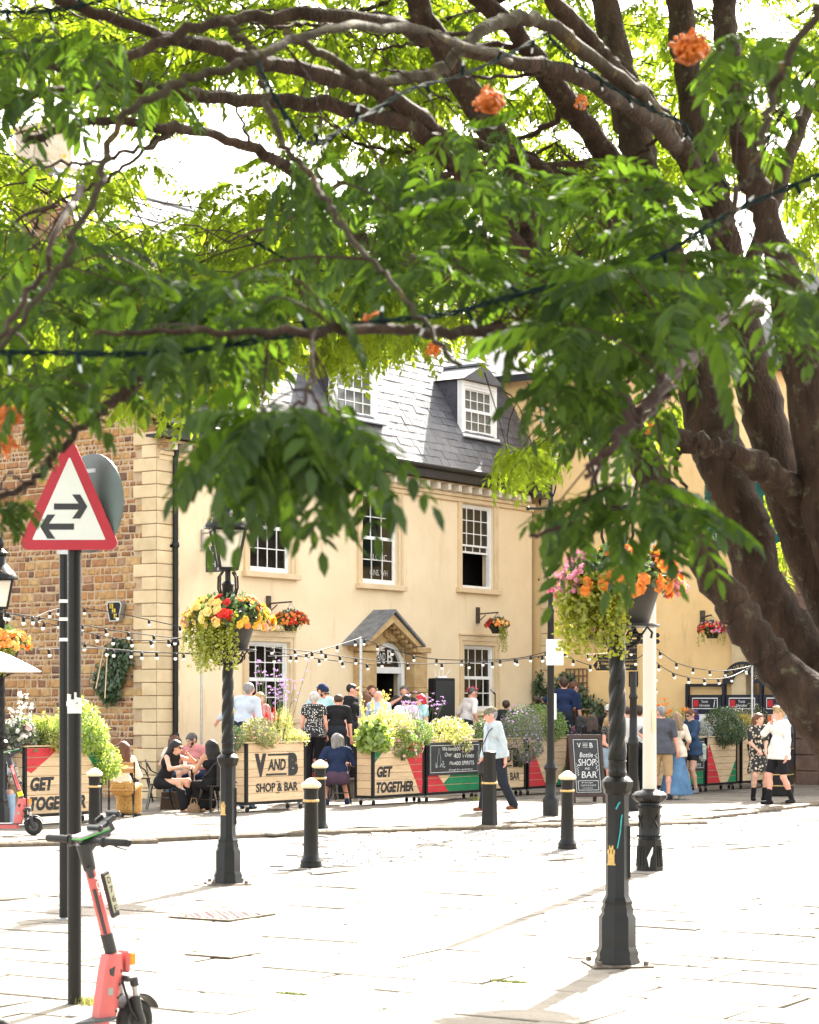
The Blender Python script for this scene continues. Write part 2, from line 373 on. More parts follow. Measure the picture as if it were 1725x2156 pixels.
# weeds in the joints
M_weed = leaf_mat('weed_green', (.13, .14, .04), (.24, .23, .08), (.25, .25, .06))
M_moss = leaf_mat('moss_green', (.05, .07, .015), (.09, .1, .03), (.1, .12, .02))
def tuft_mesh(n, r, h):
    V = []; F = []
    for i in range(n):
        a = random.uniform(0, 6.28); q = r * random.random() ** .5; x, y = q * math.cos(a), q * math.sin(a) ; l = h * random.uniform(.4, 1)
        b = random.uniform(0, 6.28); dx, dy = math.cos(b) * .007, math.sin(b) * .007; k = len(V)
        V += [(x - dx, y - dy, 0), (x + dx, y + dy, 0), (x + random.uniform(-1, 1) * l * .6, y + random.uniform(-1, 1) * l * .6, l)]; F.append((k, k + 1, k + 2))
    return V, F
for (x, y, r, h, ld) in [(187, 2113, .10, .055, 'dry yellow grass tuft at the foot of the near sign pole'), (1290, 2033, .08, .05, 'small weed tuft at the foot of the near right lamp post'),
                         (612, 2093, .08, .015, 'green moss in a paving joint at the lower middle of the plaza'),
                         (1070, 2068, .09, .02, 'bright moss in a paving joint on the long pole shadow'), (1000, 1686, .12, .1, 'green weed under the wheels of the chalkboard planter')]:
    if r == 0: continue
    c = G(x, y, PZ if y < 1700 else 0); V, F = tuft_mesh(int(160 * (r / .1)), r, h)
    o = part('weed', npmesh('weed', V, F, M_weed if h > .04 else M_moss)); o.location = c; o.scale = (1.6, .35, 1) if h < .04 else (1, 1, 1)
    o.rotation_euler = (0, 0, -FA); tag(o, ld, 'weed')
# ================================================================ pub building
def W2D(p): return (CXP + p.x / p.y * FPX, HYP - (p.z - CH) / p.y * FPX)
M_render = mat('cream_render', (.78, .635, .43), .85, 0, .04, 1.1, .12, 9, .2, c2=(.72, .575, .375), dirt=((.63, .475, .28), 1.5, .57, (1.6, 1.6, .22)))
M_ashlar = mat('ashlar_stone', (.64, .51, .32), .8, 0, .1, 2.5, .25, 22, .2, c2=(.54, .42, .25), rnd=.1, dirt=((.26, .19, .11), 1.3, .66))
M_trim = mat('stone_trim', (.68, .53, .34), .8, 0, .08, 2.5, .2, 25, .2, c2=(.6, .46, .28), dirt=((.42, .24, .14), 1.5, .64))
M_honey = mat('weathered_honey_stone', (.54, .38, .19), .85, 0, .15, 4, .3, 22, .2, c2=(.4, .265, .125), dirt=((.18, .135, .085), 2.2, .62))
M_mortar = mat('lime_mortar', (.50, .375, .245), .95, 0, .12, 5, .4, 40, .1)
M_brick = ramp_mat('ironstone_rubble', [(.36, .185, .075), (.40, .235, .10), (.27, .135, .065), (.44, .29, .135), (.15, .085, .06), (.23, .115, .065), (.38, .21, .09), (.32, .165, .08), (.41, .255, .12), (.34, .2, .125), (.39, .22, .09), (.31, .185, .11)], .9, 7, .3, .6, 26, .15)
M_slate = ramp_mat('roof_slate', [(.08, .083, .094), (.095, .096, .105), (.066, .068, .08), (.108, .107, .112), (.085, .086, .097), (.09, .085, .092)], .5, 9, .25, .25, 30, .3)
M_slated = ramp_mat('dark_hung_slate', [(.055, .056, .075), (.065, .063, .08), (.048, .05, .066)], .5, 9, .2, .2, 30, .4)
M_lead = mat('lead_flashing', (.22, .24, .27), .5, .2, .2, 6)
M_fascia = mat('black_fascia', (.02, .02, .022), .5, 0, .2, 6)
M_glass = mat('dark_window_glass', (.018, .016, .013), .04, 0, .5, 2.2, spec=.45)
M_glassw = mat('curtained_window_glass', (.16, .17, .16), .06, 0, .3, 1.5, spec=.5)
M_dark = mat('dark_interior', (.006, .007, .007), .9)
pub = thing('pub_building', 'cream rendered pub with slate roof, dormers and an ironstone side wall', 'building', C0, RU)
EP = LP(1146, 1037, 1, -.35); LPUB = EP.x; ZE = LP(330, 916, 1, -.35).z            # front length, eaves height
PITCH = R(60); RUN = 2.6; ZF = ZE + .28; ZR = ZF + math.tan(PITCH) * (RUN + .38)
OPEN = []
def orect(xl, xr, yt, yb, c=.1):
    xm = (xl + xr) / 2
    return LP(xl, 1200, 1, c).x, LP(xr, 1200, 1, c).x, LP(xm, yb, 1, c).z, LP(xm, yt, 1, c).z
wins = {'w1': orect(516, 604, 1018, 1206), 'w2': orect(753.5, 829, 1038, 1231), 'w3': orect(964, 1031, 1064, 1240),
        'g1': orect(514, 601, 1351, 1512), 'g3': orect(968, 1033, 1359, 1497)}
DU0, DU1, _, DZT = orect(771, 840, 1353, 1500); DU0 -= .02; DUC = (DU0 + DU1) / 2; DZ0 = .62
OPEN = list(wins.values()) + [(DU0, DU1, DZ0, DZT)]
us = sorted({0, LPUB} | {q for o in OPEN for q in o[:2]}); zs = sorted({0, ZE} | {q for o in OPEN for q in o[2:]})
m = MB()
for a, b in zip(us, us[1:]):
    for c, d in zip(zs, zs[1:]):
        if any(o[0] <= (a + b) / 2 <= o[1] and o[2] <= (c + d) / 2 <= o[3] for o in OPEN): continue
        m.quad((a, 0, c), (b, 0, c), (b, 0, d), (a, 0, d))
for (a, b, c, d) in OPEN:
    e = .3
    m.quad((a, 0, c), (a, 0, d), (a, e, d), (a, e, c)); m.quad((b, 0, d), (b, 0, c), (b, e, c), (b, e, d))
    m.quad((a, 0, d), (b, 0, d), (b, e, d), (a, e, d)); m.quad((b, 0, c), (a, 0, c), (a, e, c), (b, e, c))
part('front_wall', m, M_render, pub, smooth=False)
m = MB(); D2 = 2 * RUN
m.bb((.3, D2 - .2, 0), (LPUB, D2, ZE)); m.bb((LPUB - .25, .31, 0), (LPUB - .02, D2 - .21, ZE))
m.prism([(0, 0), (1, 0), (1, 1)], 0, 0) if 0 else None
part('rear_wall', m, M_render, pub, smooth=False)
m = MB(); m.bb((.4, .9, .01), (LPUB - .3, 1.0, ZE - .05)); part('interior_partition', m, M_dark, pub, smooth=False)
m = MB(); m.bb((.3, .3, 3.55), (LPUB - .26, .88, 3.7)); part('interior_floor', m, M_dark, pub, smooth=False)
# --- ironstone side wall, stone by stone
SY = 8.2
side = MB()
gp = [(.12, 0), (SY, 0), (SY, ZE), (D2 + .2, ZE), (RUN, ZR - .1), (.12, ZE + .25)]
n = len(gp); side.add([(.0, p[0], p[1]) for p in gp] + [(.3, p[0], p[1]) for p in gp], [tuple(range(n))[::-1], tuple(range(n, 2 * n))] + [(i, (i + 1) % n, (i + 1) % n + n, i + n) for i in range(n)])
side = part('side_wall', side, M_mortar, pub, smooth=False)
stones = []; z = .02
while z < ZR - .3:
    h = random.choice([.09, .11, .12, .13, .15, .16, .18]) * (1.25 if 5.3 < z < 6.6 and random.random() < .7 else 1)
    y = .34 if int(z / .254) % 2 else .56
    ymax = SY if z < ZE - .2 else (RUN + (ZR - z) / math.tan(PITCH) - .25)
    y0 = y if z < ZE - .3 else RUN - (ZR - z) / math.tan(PITCH) + .25
    y = y0 + random.uniform(-.04, .04)
    while y < ymax - .1:
        wd = h * random.choice((.8, 1., 1.2, 1.45, 1.8, 2.3)) * random.uniform(.9, 1.1)
        stones.append((y + wd / 2, z + h / 2, wd, h)); y += wd
    z += h
def vis(s):
    x, y = W2D(L2W(0, s[0], s[1])); return -8 < x < 330 and 800 < y < 1650
stones.sort(key=lambda s: (not vis(s), -s[2] * s[3])); rest = MB()
def stone_geo(s):
    hy, hz = s[2] / 2 - .016, s[3] / 2 - .015; j = lambda q: random.uniform(-q, q); o = -.012 - random.random() * .02
    c = [(-1, -1), (1, -1), (1, 1), (-1, 1)]; jj = [(j(.012), j(.01)) for _ in c]
    b = [(.004, p * hy + q[0], r * hz + q[1]) for (p, r), q in zip(c, jj)]
    f = [(o + j(.007), p * (hy - .018) + q[0] * 1.2, r * (hz - .016) + q[1]) for (p, r), q in zip(c, jj)]
    mid = (o - .008 - random.random() * .008, j(.02), j(.02))
    vs = b + f + [mid]; fs = [(4, 7, 8), (7, 6, 8), (6, 5, 8), (5, 4, 8)] + [(i, i + 4, (i + 1) % 4 + 4, (i + 1) % 4) for i in range(4)]
    return vs, [q[::-1] for q in fs] if 0 else fs
for k, s in enumerate(stones):
    vs, fs = stone_geo(s)
    if k < 300:
        o = part('stone_block', MB().add(vs, fs), M_brick, side, smooth=False); o.location = (0, s[0], s[1])
    else:
        rest.M = Matrix.Translation((0, s[0], s[1])); rest.add(vs, fs)
part('stone_block', rest, M_brick, side, kind='stuff', smooth=False)
# --- quoins
k = 0; z = .0
while z < ZE - .1:
    big = k % 2; m = MB(); ly = .56 if big else .34; lx = .62 if not big else .5
    m.bb((-.055, -.05, z + .006), (lx, .0 - .002, z + .248), .012); m.bb((-.057, -.048, z + .006), (-.002, ly, z + .248), .012)
    part('quoin_stone', m, M_ashlar, pub, smooth=False); z += .254; k += 1
# --- sash windows
def sash(par, u0, u1, z0, z1, cols, rows, y, gm, raise_=0., pane_name='pane'):
    fr = MB(); f = .065
    fr.bb((u0, y - .05, z0), (u0 + f, y + .05, z1)); fr.bb((u1 - f, y - .05, z0), (u1, y + .05, z1))
    fr.bb((u0 + f, y - .05, z1 - f), (u1 - f, y + .05, z1)); fr.bb((u0 + f, y - .052, z0), (u1 - f, y + .05, z0 + f))
    zm = (z0 + z1) / 2; a, b = u0 + f, u1 - f
    part('sash_frame', fr, M_white, par, smooth=False)
    for (c, d, yy, r) in ((zm, z1 - f, y - .0, rows // 2), (z0 + f + raise_, zm + raise_, y - .028 if raise_ == 0 else y + .03, rows - rows // 2)):
        gb = MB(); t = .02
        gb.bb((a, yy - .018, c), (b, yy + .018, c + .045)); gb.bb((a, yy - .018, d - .03), (b, yy + .018, d))
        gb.bb((a, yy - .018, c + .045), (a + .03, yy + .018, d - .03)); gb.bb((b - .03, yy - .018, c + .045), (b, yy + .018, d - .03))
        for i in range(1, cols): x = a + (b - a) * i / cols; gb.bb((x - t / 2, yy - .015, c + .045), (x + t / 2, yy + .012, d - .03))
        for i in range(1, r): q = c + (d - c) * i / r; gb.bb((a + .03, yy - .014, q - t / 2), (b - .03, yy + .011, q + t / 2))
        part('glazing_bars', gb, M_white, par, smooth=False)
        me = None
        for i in range(cols):
            for j in range(r):
                pw, ph = (b - a) / cols, (d - c) / r
                if me is None: pm = MB(); pm.box((0, 0, 0), (pw - .001, .006, ph - .001)); me = pm.mesh(pane_name, gm, False)
                o = part(pane_name, me, None, par); o.location = (a + (i + .5) * pw, yy + .004, c + (j + .5) * ph)
def window(o, cols=3, rows=4, raise_=0.):
    u0, u1, z0, z1 = o; s = MB(); wd = .17
    for (e, yy, q) in ((0, -.035, .10), (.1, -.055, wd)):
        s.bb((u0 - q, yy, z0), (u0 - e, .0 - .001, z1 + e)); s.bb((u1 + e, yy, z0), (u1 + q, -.001, z1 + e))
        s.bb((u0 - q, yy, z1 + e), (u1 + q, -.001, z1 + q + (.04 if e else 0)))
    s.bb((u0 - wd - .03, -.085, z1 + wd + .045), (u1 + wd + .03, -.001, z1 + wd + .1), .012)
    p = part('window', s, M_trim, pub, smooth=False)
    q = MB(); q.bb((u0 - wd - .06, -.13, z0 - .12), (u1 + wd + .06, .11, z0 - .002), .012); part('sill', q, M_trim, p, smooth=False)
    sash(p, u0 + .002, u1 - .002, z0 + .002, z1 - .002, cols, rows, .11, M_glass, raise_)
    return p
window(wins['w1'], 4, 4); wp2 = window(wins['w2'], 3, 4); window(wins['w3'], 4, 6, .86 * (wins['w3'][3] - wins['w3'][2]) / 2 * .9); wg1 = window(wins['g1'], 4, 4); window(wins['g3'], 4, 4)
M_pale = mat('pale_sign_paint', (.5, .5, .47), .6)
u0, u1, z0, z1 = wins['w2']
for s_, zz, ww in (('BLC HC', .30, .62), ('GINS. WH', .13, .66)):
    text(s_, wp2, M_pale, (u0 + u1) / 2 + .05, z0 + (z1 - z0) * zz, ww, .13, .06)
# --- eaves, gutter, modillions
m = MB(); m.bb((-.28, -.38, ZE), (LPUB + .12, -.34, ZE + .27)); m.bb((-.26, -.337, ZE + .01), (LPUB + .1, .05, ZE + .06)); part('fascia_board', m, M_fascia, pub, smooth=False)
m = MB(); m.tube([(-.3, -.43, ZE + .25), (LPUB + .14, -.43, ZE + .25)], .065, 10); part('gutter', m, M_fascia, pub)
m = MB(); m.bb((.02, -.12, ZE - .30), (LPUB, -.002, ZE - .22), .01); m.bb((.02, -.07, ZE - .40), (LPUB, -.003, ZE - .302), .01); m.bb((.02, -.16, ZE - .06), (LPUB, -.002, ZE - .005)); part('cornice', m, M_trim, pub, smooth=False)
mb = MB(); mb.box((0, -.16, -.14), (.13, .30, .15), .01); me = mb.mesh('modillion', mat('pale_modillion', (.6, .53, .42), .7, 0, .1, 6), False)
for i in range(int(LPUB / .43)):
    o = part('modillion', me, None, pub); o.location = (.2 + i * .43, 0, ZE)
for px, py in ((1052, 978 + 28), (1130, 1043)):
    q = LP(px, py, 1, -.3); m = MB(); m.box((0, -.05, 0), (.42, .24, .13), .04, Matrix.Rotation(R(-18), 3, 'X')); m.bar((-.1, .1, .06), (.0, .0, .03), .04, .03)
    o = part('floodlight', m, mat('floodlight_case', (.05, .06, .07), .35, .3), pub); o.location = (q.x, q.y, q.z)
# --- roof with slates
m = MB(); a = (-.1, LPUB + .1)
pr = [(-.42, ZF), (RUN, ZR), (D2 + .42, ZF)]
m.add([(x, y, z) for x in a for (y, z) in pr], [(0, 3, 4, 1), (1, 4, 5, 2), (3, 5, 4)])
roof = part('roof', m, M_slated, pub, smooth=False)
ex = .205; nrow = int((RUN + .42) / math.cos(PITCH) / ex); sl_list = []
up = Vector((0, math.cos(PITCH), math.sin(PITCH))); no = Vector((0, -math.sin(PITCH), math.cos(PITCH)))
for r in range(nrow):
    x = -.12 - (.16 if r % 2 else 0)
    while x < LPUB + .08:
        wd = random.uniform(.27, .33); sl_list.append((x + wd / 2, r, wd)); x += wd
def svis(s):
    p = Vector((0, -.44, ZF)) + up * (s[1] * ex); px, py = W2D(L2W(s[0], p.y, p.z)); return 560 < px < 1160 and py > 745
sl_list.sort(key=lambda s: (not svis(s), s[0])); rest = MB()
Mr = Matrix.Rotation(PITCH - R(2.6), 4, 'X')
for k, (x, r, wd) in enumerate(sl_list):
    p = Vector((0, -.44, ZF + .008)) + up * (r * ex) + no * (.012 + random.uniform(-.003, .005))
    L = .4 if r < nrow - 1 else .2
    b = MB(); j = random.uniform(-.012, .012); b.M = Matrix.Rotation(random.gauss(0, .012), 4, 'Y')
    b.add([(-wd / 2 + .003, 0 + j, 0), (wd / 2 - .003, j * .4, 0), (wd / 2 - .003, L, 0), (-wd / 2 + .003, L, 0), (-wd / 2 + .003, j, .011), (wd / 2 - .003, j * .4, .011), (wd / 2 - .003, L, .011), (-wd / 2 + .003, L, .011)],
          [(4, 5, 6, 7), (0, 1, 5, 4), (1, 2, 6, 5), (0, 4, 7, 3), (2, 3, 7, 6)])
    if k < 300:
        o = part('slate', b, M_slate, roof, smooth=False); o.location = (x, p.y, p.z); o.rotation_euler = (PITCH - R(1.6), 0, 0)
    else:
        rest.M = Matrix.Translation((x, p.y, p.z)) @ Mr; rest.add(b.v, b.f)
part('slate', rest, M_slate, roof, kind='stuff', smooth=False)
m = MB(); m.tube([(-.15, RUN, ZR + .02), (LPUB + .15, RUN, ZR + .02)], .09, 8); part('ridge_tile', m, M_lead, roof)
m = MB(); m.bar((LPUB + .13, -.45, ZF + .03), (LPUB + .13, RUN, ZR + .05), .1, .03); part('verge_flashing', m, M_lead, roof)
# --- dormers
def dormer(xl, xr, yt, yb):
    xm = (xl + xr) / 2; r = Vector(((xm - CXP) / FPX, 1, -(yb + 6 - HYP) / FPX)); o = Vector((0, 0, CH)) - C0
    f = lambda y: ZF + math.tan(PITCH) * (y + .42)
    lo, hi = -.4, RUN
    for _ in range(40):
        md = (lo + hi) / 2
        if LP(xm, yb, 1, md).z > f(md): lo = md
        else: hi = md
    y = lo; u0, u1 = LP(xl, yb, 1, y).x, LP(xr, yb, 1, y).x; z0, z1 = LP(xm, yb, 1, y).z, LP(xm, yt, 1, y).z
    yb2 = y + (z1 + .25 - f(y)) / math.tan(PITCH)
    m = MB(); zz0 = z0 - .05; yc = y + .1
    for a, b in ((u0 - .06, u0 - .005), (u1 + .005, u1 + .06)): # slate hung cheeks
        pts = [(yc, zz0), (yc, z1 + .05), (yb2, z1 + .05)]
        m.add([(a, p[0], p[1]) for p in pts] + [(b, p[0], p[1]) for p in pts], [(0, 1, 2), (5, 4, 3), (0, 3, 4, 1), (1, 4, 5, 2), (2, 5, 3, 0)])
    d = part('dormer', m, M_slated, roof, smooth=False)
    # hung slates on the visible cheek
    cs = MB(); nr = int((z1 - zz0) / .19)
    for i in range(nr):
        zb = zz0 + i * .19; ye = yc + (zb + .1 - zz0) / math.tan(PITCH) ; q = yc - (.1 if i % 2 else 0)
        ymx = yc + (zb + .19 - zz0) / math.tan(PITCH)
        q = yc + .02; j = 0
        while q < ymx + .1:
            w2 = .28 if (i + j) % 2 else .24; cs.bb((u0 - .078 - .004 * (j % 2), q, zb - .02), (u0 - .062, min(q + w2, ymx + .12) - .004, zb + .185)); q += w2; j += 1
    part('cheek_slate', cs, M_slated, d, kind='stuff', smooth=False)
    fr = MB(); t = .1
    fr.bb((u0 - .07, y - .03, z0), (u0 + .045, y + .095, z1 + .05)); fr.bb((u1 - .045, y - .03, z0), (u1 + .07, y + .095, z1 + .05))
    fr.bb((u0 - .1, y - .1, z0 - .07), (u1 + .1, y + .095, z0 - .002)); fr.bb((u0 + .045, y - .028, z1 - .06), (u1 - .045, y + .09, z1 + .05))
    part('dormer_frame', fr, M_white, d, smooth=False)
    rf = MB(); c = (u0 + u1) / 2; hw = (u1 - u0) / 2 + .2; yk = yb2 + .9; zt = z1 + .06; ap = zt + .42
    rf.add([(c - hw, y - .16, zt), (c + hw, y - .16, zt), (c, y - .16, ap), (c - hw, yk, zt), (c + hw, yk, zt), (c, yk, ap)], [(0, 1, 2), (0, 2, 5, 3), (1, 4, 5, 2), (0, 3, 4, 1), (3, 5, 4)])
    part('dormer_roof', rf, M_slate, d, smooth=False)
    rl = MB(); rl.bar((c, y - .17, ap + .02), (c, yk, ap + .02), .14, .05); rl.bar((u0 - .15, y - .14, z0 - .1), (u1 + .15, y - .14, z0 - .1), .16, .025)
    part('lead_flashing', rl, M_lead, d)
    sash(d, u0 + .046, u1 - .046, z0 + .002, z1 - .062, 4, 4, y + .045, M_glassw)
dormer(703, 789, 757, 878); dormer(974, 1041, 812, 919)
dormer(400, 500, 700, 842)
# --- chimney on the gable
m = MB(); m.bb((-.02, RUN + .2, ZR - 1.6), (.75, RUN + 1.35, ZR + .12)); ch = part('chimney', m, mat('chimney_stone', (.3, .19, .1), .9, 0, .25, 5, .4, 30), roof, smooth=False)
m = MB(); m.bb((-.1, RUN + .12, ZR + .125), (.85, RUN + 1.43, ZR + .3), .03); m.bb((0, RUN + .3, ZR + .3), (.75, RUN + 1.25, ZR + 1.0), .05); m.bb((-.05, RUN + .24, ZR + 1.0), (.8, RUN + 1.31, ZR + 1.12), .03)
part('chimney_cap', m, mat('pale_lichened_stone', (.6, .52, .4), .9, 0, .15, 5, .3, 30, dirt=((.5, .33, .06), 4, .58)), roof, smooth=False)
# --- downpipes
def downpipe(x, y, z1):
    m = MB(); m.tube([(x, y, .1), (x, y, z1)], .055, 10)
    for z in (1.2, 3.0, 4.9, z1 - .25):
        if z < z1: m.lathe([(.055, 0), (.075, .01), (.078, .05), (.068, .1), (.056, .12)], 10, (x, y, z)); m.box((x, y + .05, z + .03), (.22, .03, .05))
    part('downpipe', m, M_black, pub)
q = LP(369, 1300, 1, -.09); downpipe(q.x, -.1, ZE - .05); q = LP(1143, 1300, 1, -.1); downpipe(q.x, -.1, ZE - .3)
m = MB(); m.lathe([(.09, 0), (.16, .22), (.16, .34)], 4, (q.x, -.17, ZE - .36), .5); part('rainwater_hopper', m, M_black, pub)
# --- door with hood
HY = -.55; hu0, hu1 = LP(767, 1357, 1, HY).x, LP(889, 1359, 1, HY).x; huc = (hu0 + hu1) / 2; hz = LP(889, 1360, 1, HY).z; haz = LP(827, 1291, 1, HY).z
zc = hz - .02; PIL = []
for s in (-1, 1):                                      # pilasters, capitals, entablature blocks
    hm = MB(); PIL.append(hm)
    pc = DUC + s * ((DU1 - DU0) / 2 + .34)
    hm.bb((pc - .2, -.16, DZ0 - .5), (pc + .2, -.002, zc - .55), .015)
    hm.bb((pc - .27, -.3, zc - 1.02), (pc + .27, -.003, zc - .92), .02); hm.bb((pc - .23, -.26, zc - 1.25), (pc + .23, -.004, zc - 1.022), .03)
    hm.bb((pc - .25, -.28, zc - .92), (pc + .25, -.004, zc - .14), .02); hm.bb((pc - .3, -.36, zc - .13), (pc + .3, -.005, zc), .02)
    hm.bb((pc - .29, -.2, DZ0 - .62), (pc + .29, -.004, DZ0 - .36), .02)
ty = MB(); poly = [(hu0 + .15, hz), (huc, haz - .22), (hu1 - .15, hz)]
a0, a1, rr = DU0 - .02, DU1 + .02, (DU1 - DU0) / 2 + .02; zsp = DZT - rr + .02
arc = [(DUC + rr * math.cos(t), zsp + rr * math.sin(t)) for t in [math.pi * i / 14 for i in range(15)]]
# tympanum as strips round the arch
xs2 = [hu0 + .15 + (hu1 - hu0 - .3) * i / 40 for i in range(41)]
for x0, x1 in zip(xs2, xs2[1:]):
    xm = (x0 + x1) / 2; top = hz + (haz - .22 - hz) * (1 - abs(xm - huc) / ((hu1 - hu0) / 2 - .15)); bt = hz - .14
    if abs(xm - DUC) < rr: bt = zsp + math.sqrt(rr * rr - (xm - DUC) ** 2)
    if top > bt: ty.bb((x0, -.12, bt), (x1 + .0005, -.006, top))
hood = part('door_hood', ty, M_honey, pub, smooth=False)
for hm in PIL: part('pilaster', hm, M_honey, hood, smooth=False)
m = MB(); kz = DZT + .02; m.prism([(DUC - .13, kz), (DUC + .13, kz), (DUC + .2, kz + .32), (DUC - .2, kz + .32)], -.24, -.12); m.prism([(DUC - .27, kz + .1), (DUC - .14, kz + .05), (DUC - .17, kz + .27), (DUC - .3, kz + .27)], -.19, -.121); m.prism([(DUC + .14, kz + .05), (DUC + .27, kz + .1), (DUC + .3, kz + .27), (DUC + .17, kz + .27)], -.19, -.121)
part('keystone', m, M_honey, hood, smooth=False)
m = MB()
for s, ux in ((-1, hu0), (1, hu1)):
    m.prism([(ux, hz), (huc, haz - .02), (huc, haz - .2), (ux + .16 * -s, hz - .02)], HY, HY + .1)
    nblk = 7
    for i in range(nblk):
        t = (i + .7) / nblk; x = ux + (huc - ux) * t; z = hz + (haz - hz) * t - .17; m.box((x - s * .02, HY + .16, z), (.07, .14, .08), .01, Matrix.Rotation(s * math.atan2(haz - hz, (hu1 - hu0) / 2), 3, 'Y'))
    m.prism([(ux - s * .0 + .02 * -s, hz + .02), (huc, haz - .06), (huc, haz - .12), (ux - .1 * s, hz)], HY + .1, -.01)
part('raking_cornice', m, M_honey, hood, smooth=False)
m = MB()
for s, ux in ((-1, hu0 - .06), (1, hu1 + .06)):
    zz = hz - .03; d = Vector((huc - ux, 0, haz + .03 - zz)); nn = Vector((-d.z * -s, 0, abs(d.x))).normalized() * .05
    a = Vector((ux, 0, zz)); b = Vector((huc, 0, haz + .03))
    m.add([(a.x, HY - .06, a.z), (b.x, HY - .06, b.z), (b.x, 0 - .006, b.z), (a.x, -.006, a.z), (a.x + nn.x * 0, HY - .06, a.z + .055), (b.x, HY - .06, b.z + .055), (b.x, -.006, b.z + .055), (a.x, -.006, a.z + .055)],
          [(0, 1, 2, 3), (7, 6, 5, 4), (0, 4, 5, 1), (0, 3, 7, 4), (1, 5, 6, 2), (3, 2, 6, 7)])
part('lead_roof', m, M_lead, hood, smooth=False)
m = MB(); r1 = rr - .02
for i in range(14):
    t0, t1 = math.pi * i / 14, math.pi * (i + 1) / 14
    q = [(DUC + r * math.cos(t), zsp + r * math.sin(t)) for r, t in ((r1, t0), (r1, t1), (r1 - .11, t1), (r1 - .11, t0))]
    m.prism(q, -.05, .06)
m.bb((DU0, -.05, DZ0), (DU0 + .11, .06, zsp)); m.bb((DU1 - .11, -.05, DZ0), (DU1, .06, zsp)); zt = LP(805, 1411, 1, .03).z
m.bb((DU0 + .11, -.04, zt - .07), (DU1 - .11, .05, zt + .07))
dr = part('door', m, M_white, pub, smooth=False)
m = MB(); m.bb((DU0 + .11, .02, zt + .07), (DU1 - .11, .03, DZT)); part('fanlight_pane', m, M_glass, dr, smooth=False)
m = MB(); m.bb((DU1 - .11, .2, DZ0), (DU1 - .06, .88, zt - .07)); m.bb((DU0 + .5, .3, DZ0), (DU0 + .55, .6, zt - .08)); part('open_door_leaf', m, M_blackm, dr, smooth=False)
wd = DU1 - DU0
text('AND', dr, M_white, DUC - .16, zt + .30, .30, .17, .012); text('B', dr, M_white, DUC + .16, zt + .3, .2, .3, .012, bold=.02)
m = MB(); m.bb((DUC - .33, .01, zt + .42), (DUC - .03, .014, zt + .45)); m.bb((DUC - .33, .01, zt + .15), (DUC - .03, .014, zt + .18)); part('lettering_rule', m, M_white, dr, smooth=False)
m = MB(); m.bb((DU0 - .5, -1.2, .40), (DU1 + .5, -.01, DZ0)); part('door_step', m, M_ashlar, pub, smooth=False)
# house number plate and small fittings
q = LP(998 / 1.449, 1484, 1, -.03); q = LP(697, 1484, 1, -.02); m = MB(); m.box((0, 0, 0), (.22, .03, .12), .01); o = part('number_plate', m, M_blackm, pub); o.location = (q.x, -.02, q.z)
# --- hanging sign of the pub, at right angles to the wall
q = LP(453, 1175, 1, -.35); hs = thing('hanging_sign', 'dark projecting pub sign on a bracket behind the left lantern', 'sign', L2W(q.x, -.02, 0), RU)
m = MB(); zt_ = LP(453, 1150, 1, -.3).z; zb_ = LP(453, 1205, 1, -.3).z; m.bb((-.02, -.62, zb_), (.02, -.1, zt_), .005); part('sign_board', m, mat('sign_slate_grey', (.06, .065, .075), .6), hs, smooth=False)
m = MB(); zb2 = LP(440, 1122, 1, -.2).z; m.tube([(0, 0, zb2), (0, -.66, zb2)], .018, 6); m.bb((-.03, -.03, zb2 - .35), (.03, .0, zb2 + .08)); m.tube([(0, -.55, zb2), (0, -.55, zt_)], .008, 5); m.tube([(0, -.2, zb2), (0, -.2, zt_)], .008, 5); part('sign_bracket', m, M_steel, hs)
Ms = Matrix.Translation((0, -.36, 0)) @ Matrix.Rotation(R(-90), 4, 'Z')
text('SH', hs, M_white, -.1, zb_ + .16, .2, .12, -.023, M=Ms); text('V', hs, M_white, -.08, zb_ + .42, .2, .22, -.023, M=Ms)
# --- terrace in front of the pub
M_terr = mat('terrace_stone', (.26, .25, .235), .85, 0, .2, 4, .3, 30)
TX0, TX1, TY = 2.3, LPUB - .1, -3.0; TZ = .45
m = MB(); m.bb((TX0, TY, -.05), (TX1, -.01, TZ - .06)); m.bb((TX0 - .05, TY - .06, TZ - .06), (TX1, -.012, TZ), .015); ter = tag(part('terrace', m, M_terr, smooth=False), 'raised grey stone terrace along the front of the pub', 'terrace'); ter.location = C0; ter.rotation_euler = (0, 0, RU)
rl = thing('iron_railing', 'black spear topped iron railing along the terrace edge', 'railing', L2W(TX0, TY + .06), RU)
bm = MB(); bm.tube([(0, 0, 0), (0, 0, .92)], .011, 6); bm.lathe([(.012, .92), (.024, .945), (.018, .97), (.002, 1.04)], 6); bme = bm.mesh('railing_bar', M_black)
nb = int((TX1 - TX0 - .1) / .14)
for i in range(min(nb, 60)):
    o = part('railing_bar', bme, None, rl); o.location = (.05 + i * .14, 0, TZ)
m = MB(); Lr = min(nb, 60) * .14; m.bb((0, -.012, TZ + .84), (Lr, .012, TZ + .865)); m.bb((0, -.012, TZ + .1), (Lr, .012, TZ + .125)); part('rail', m, M_black, rl, smooth=False)
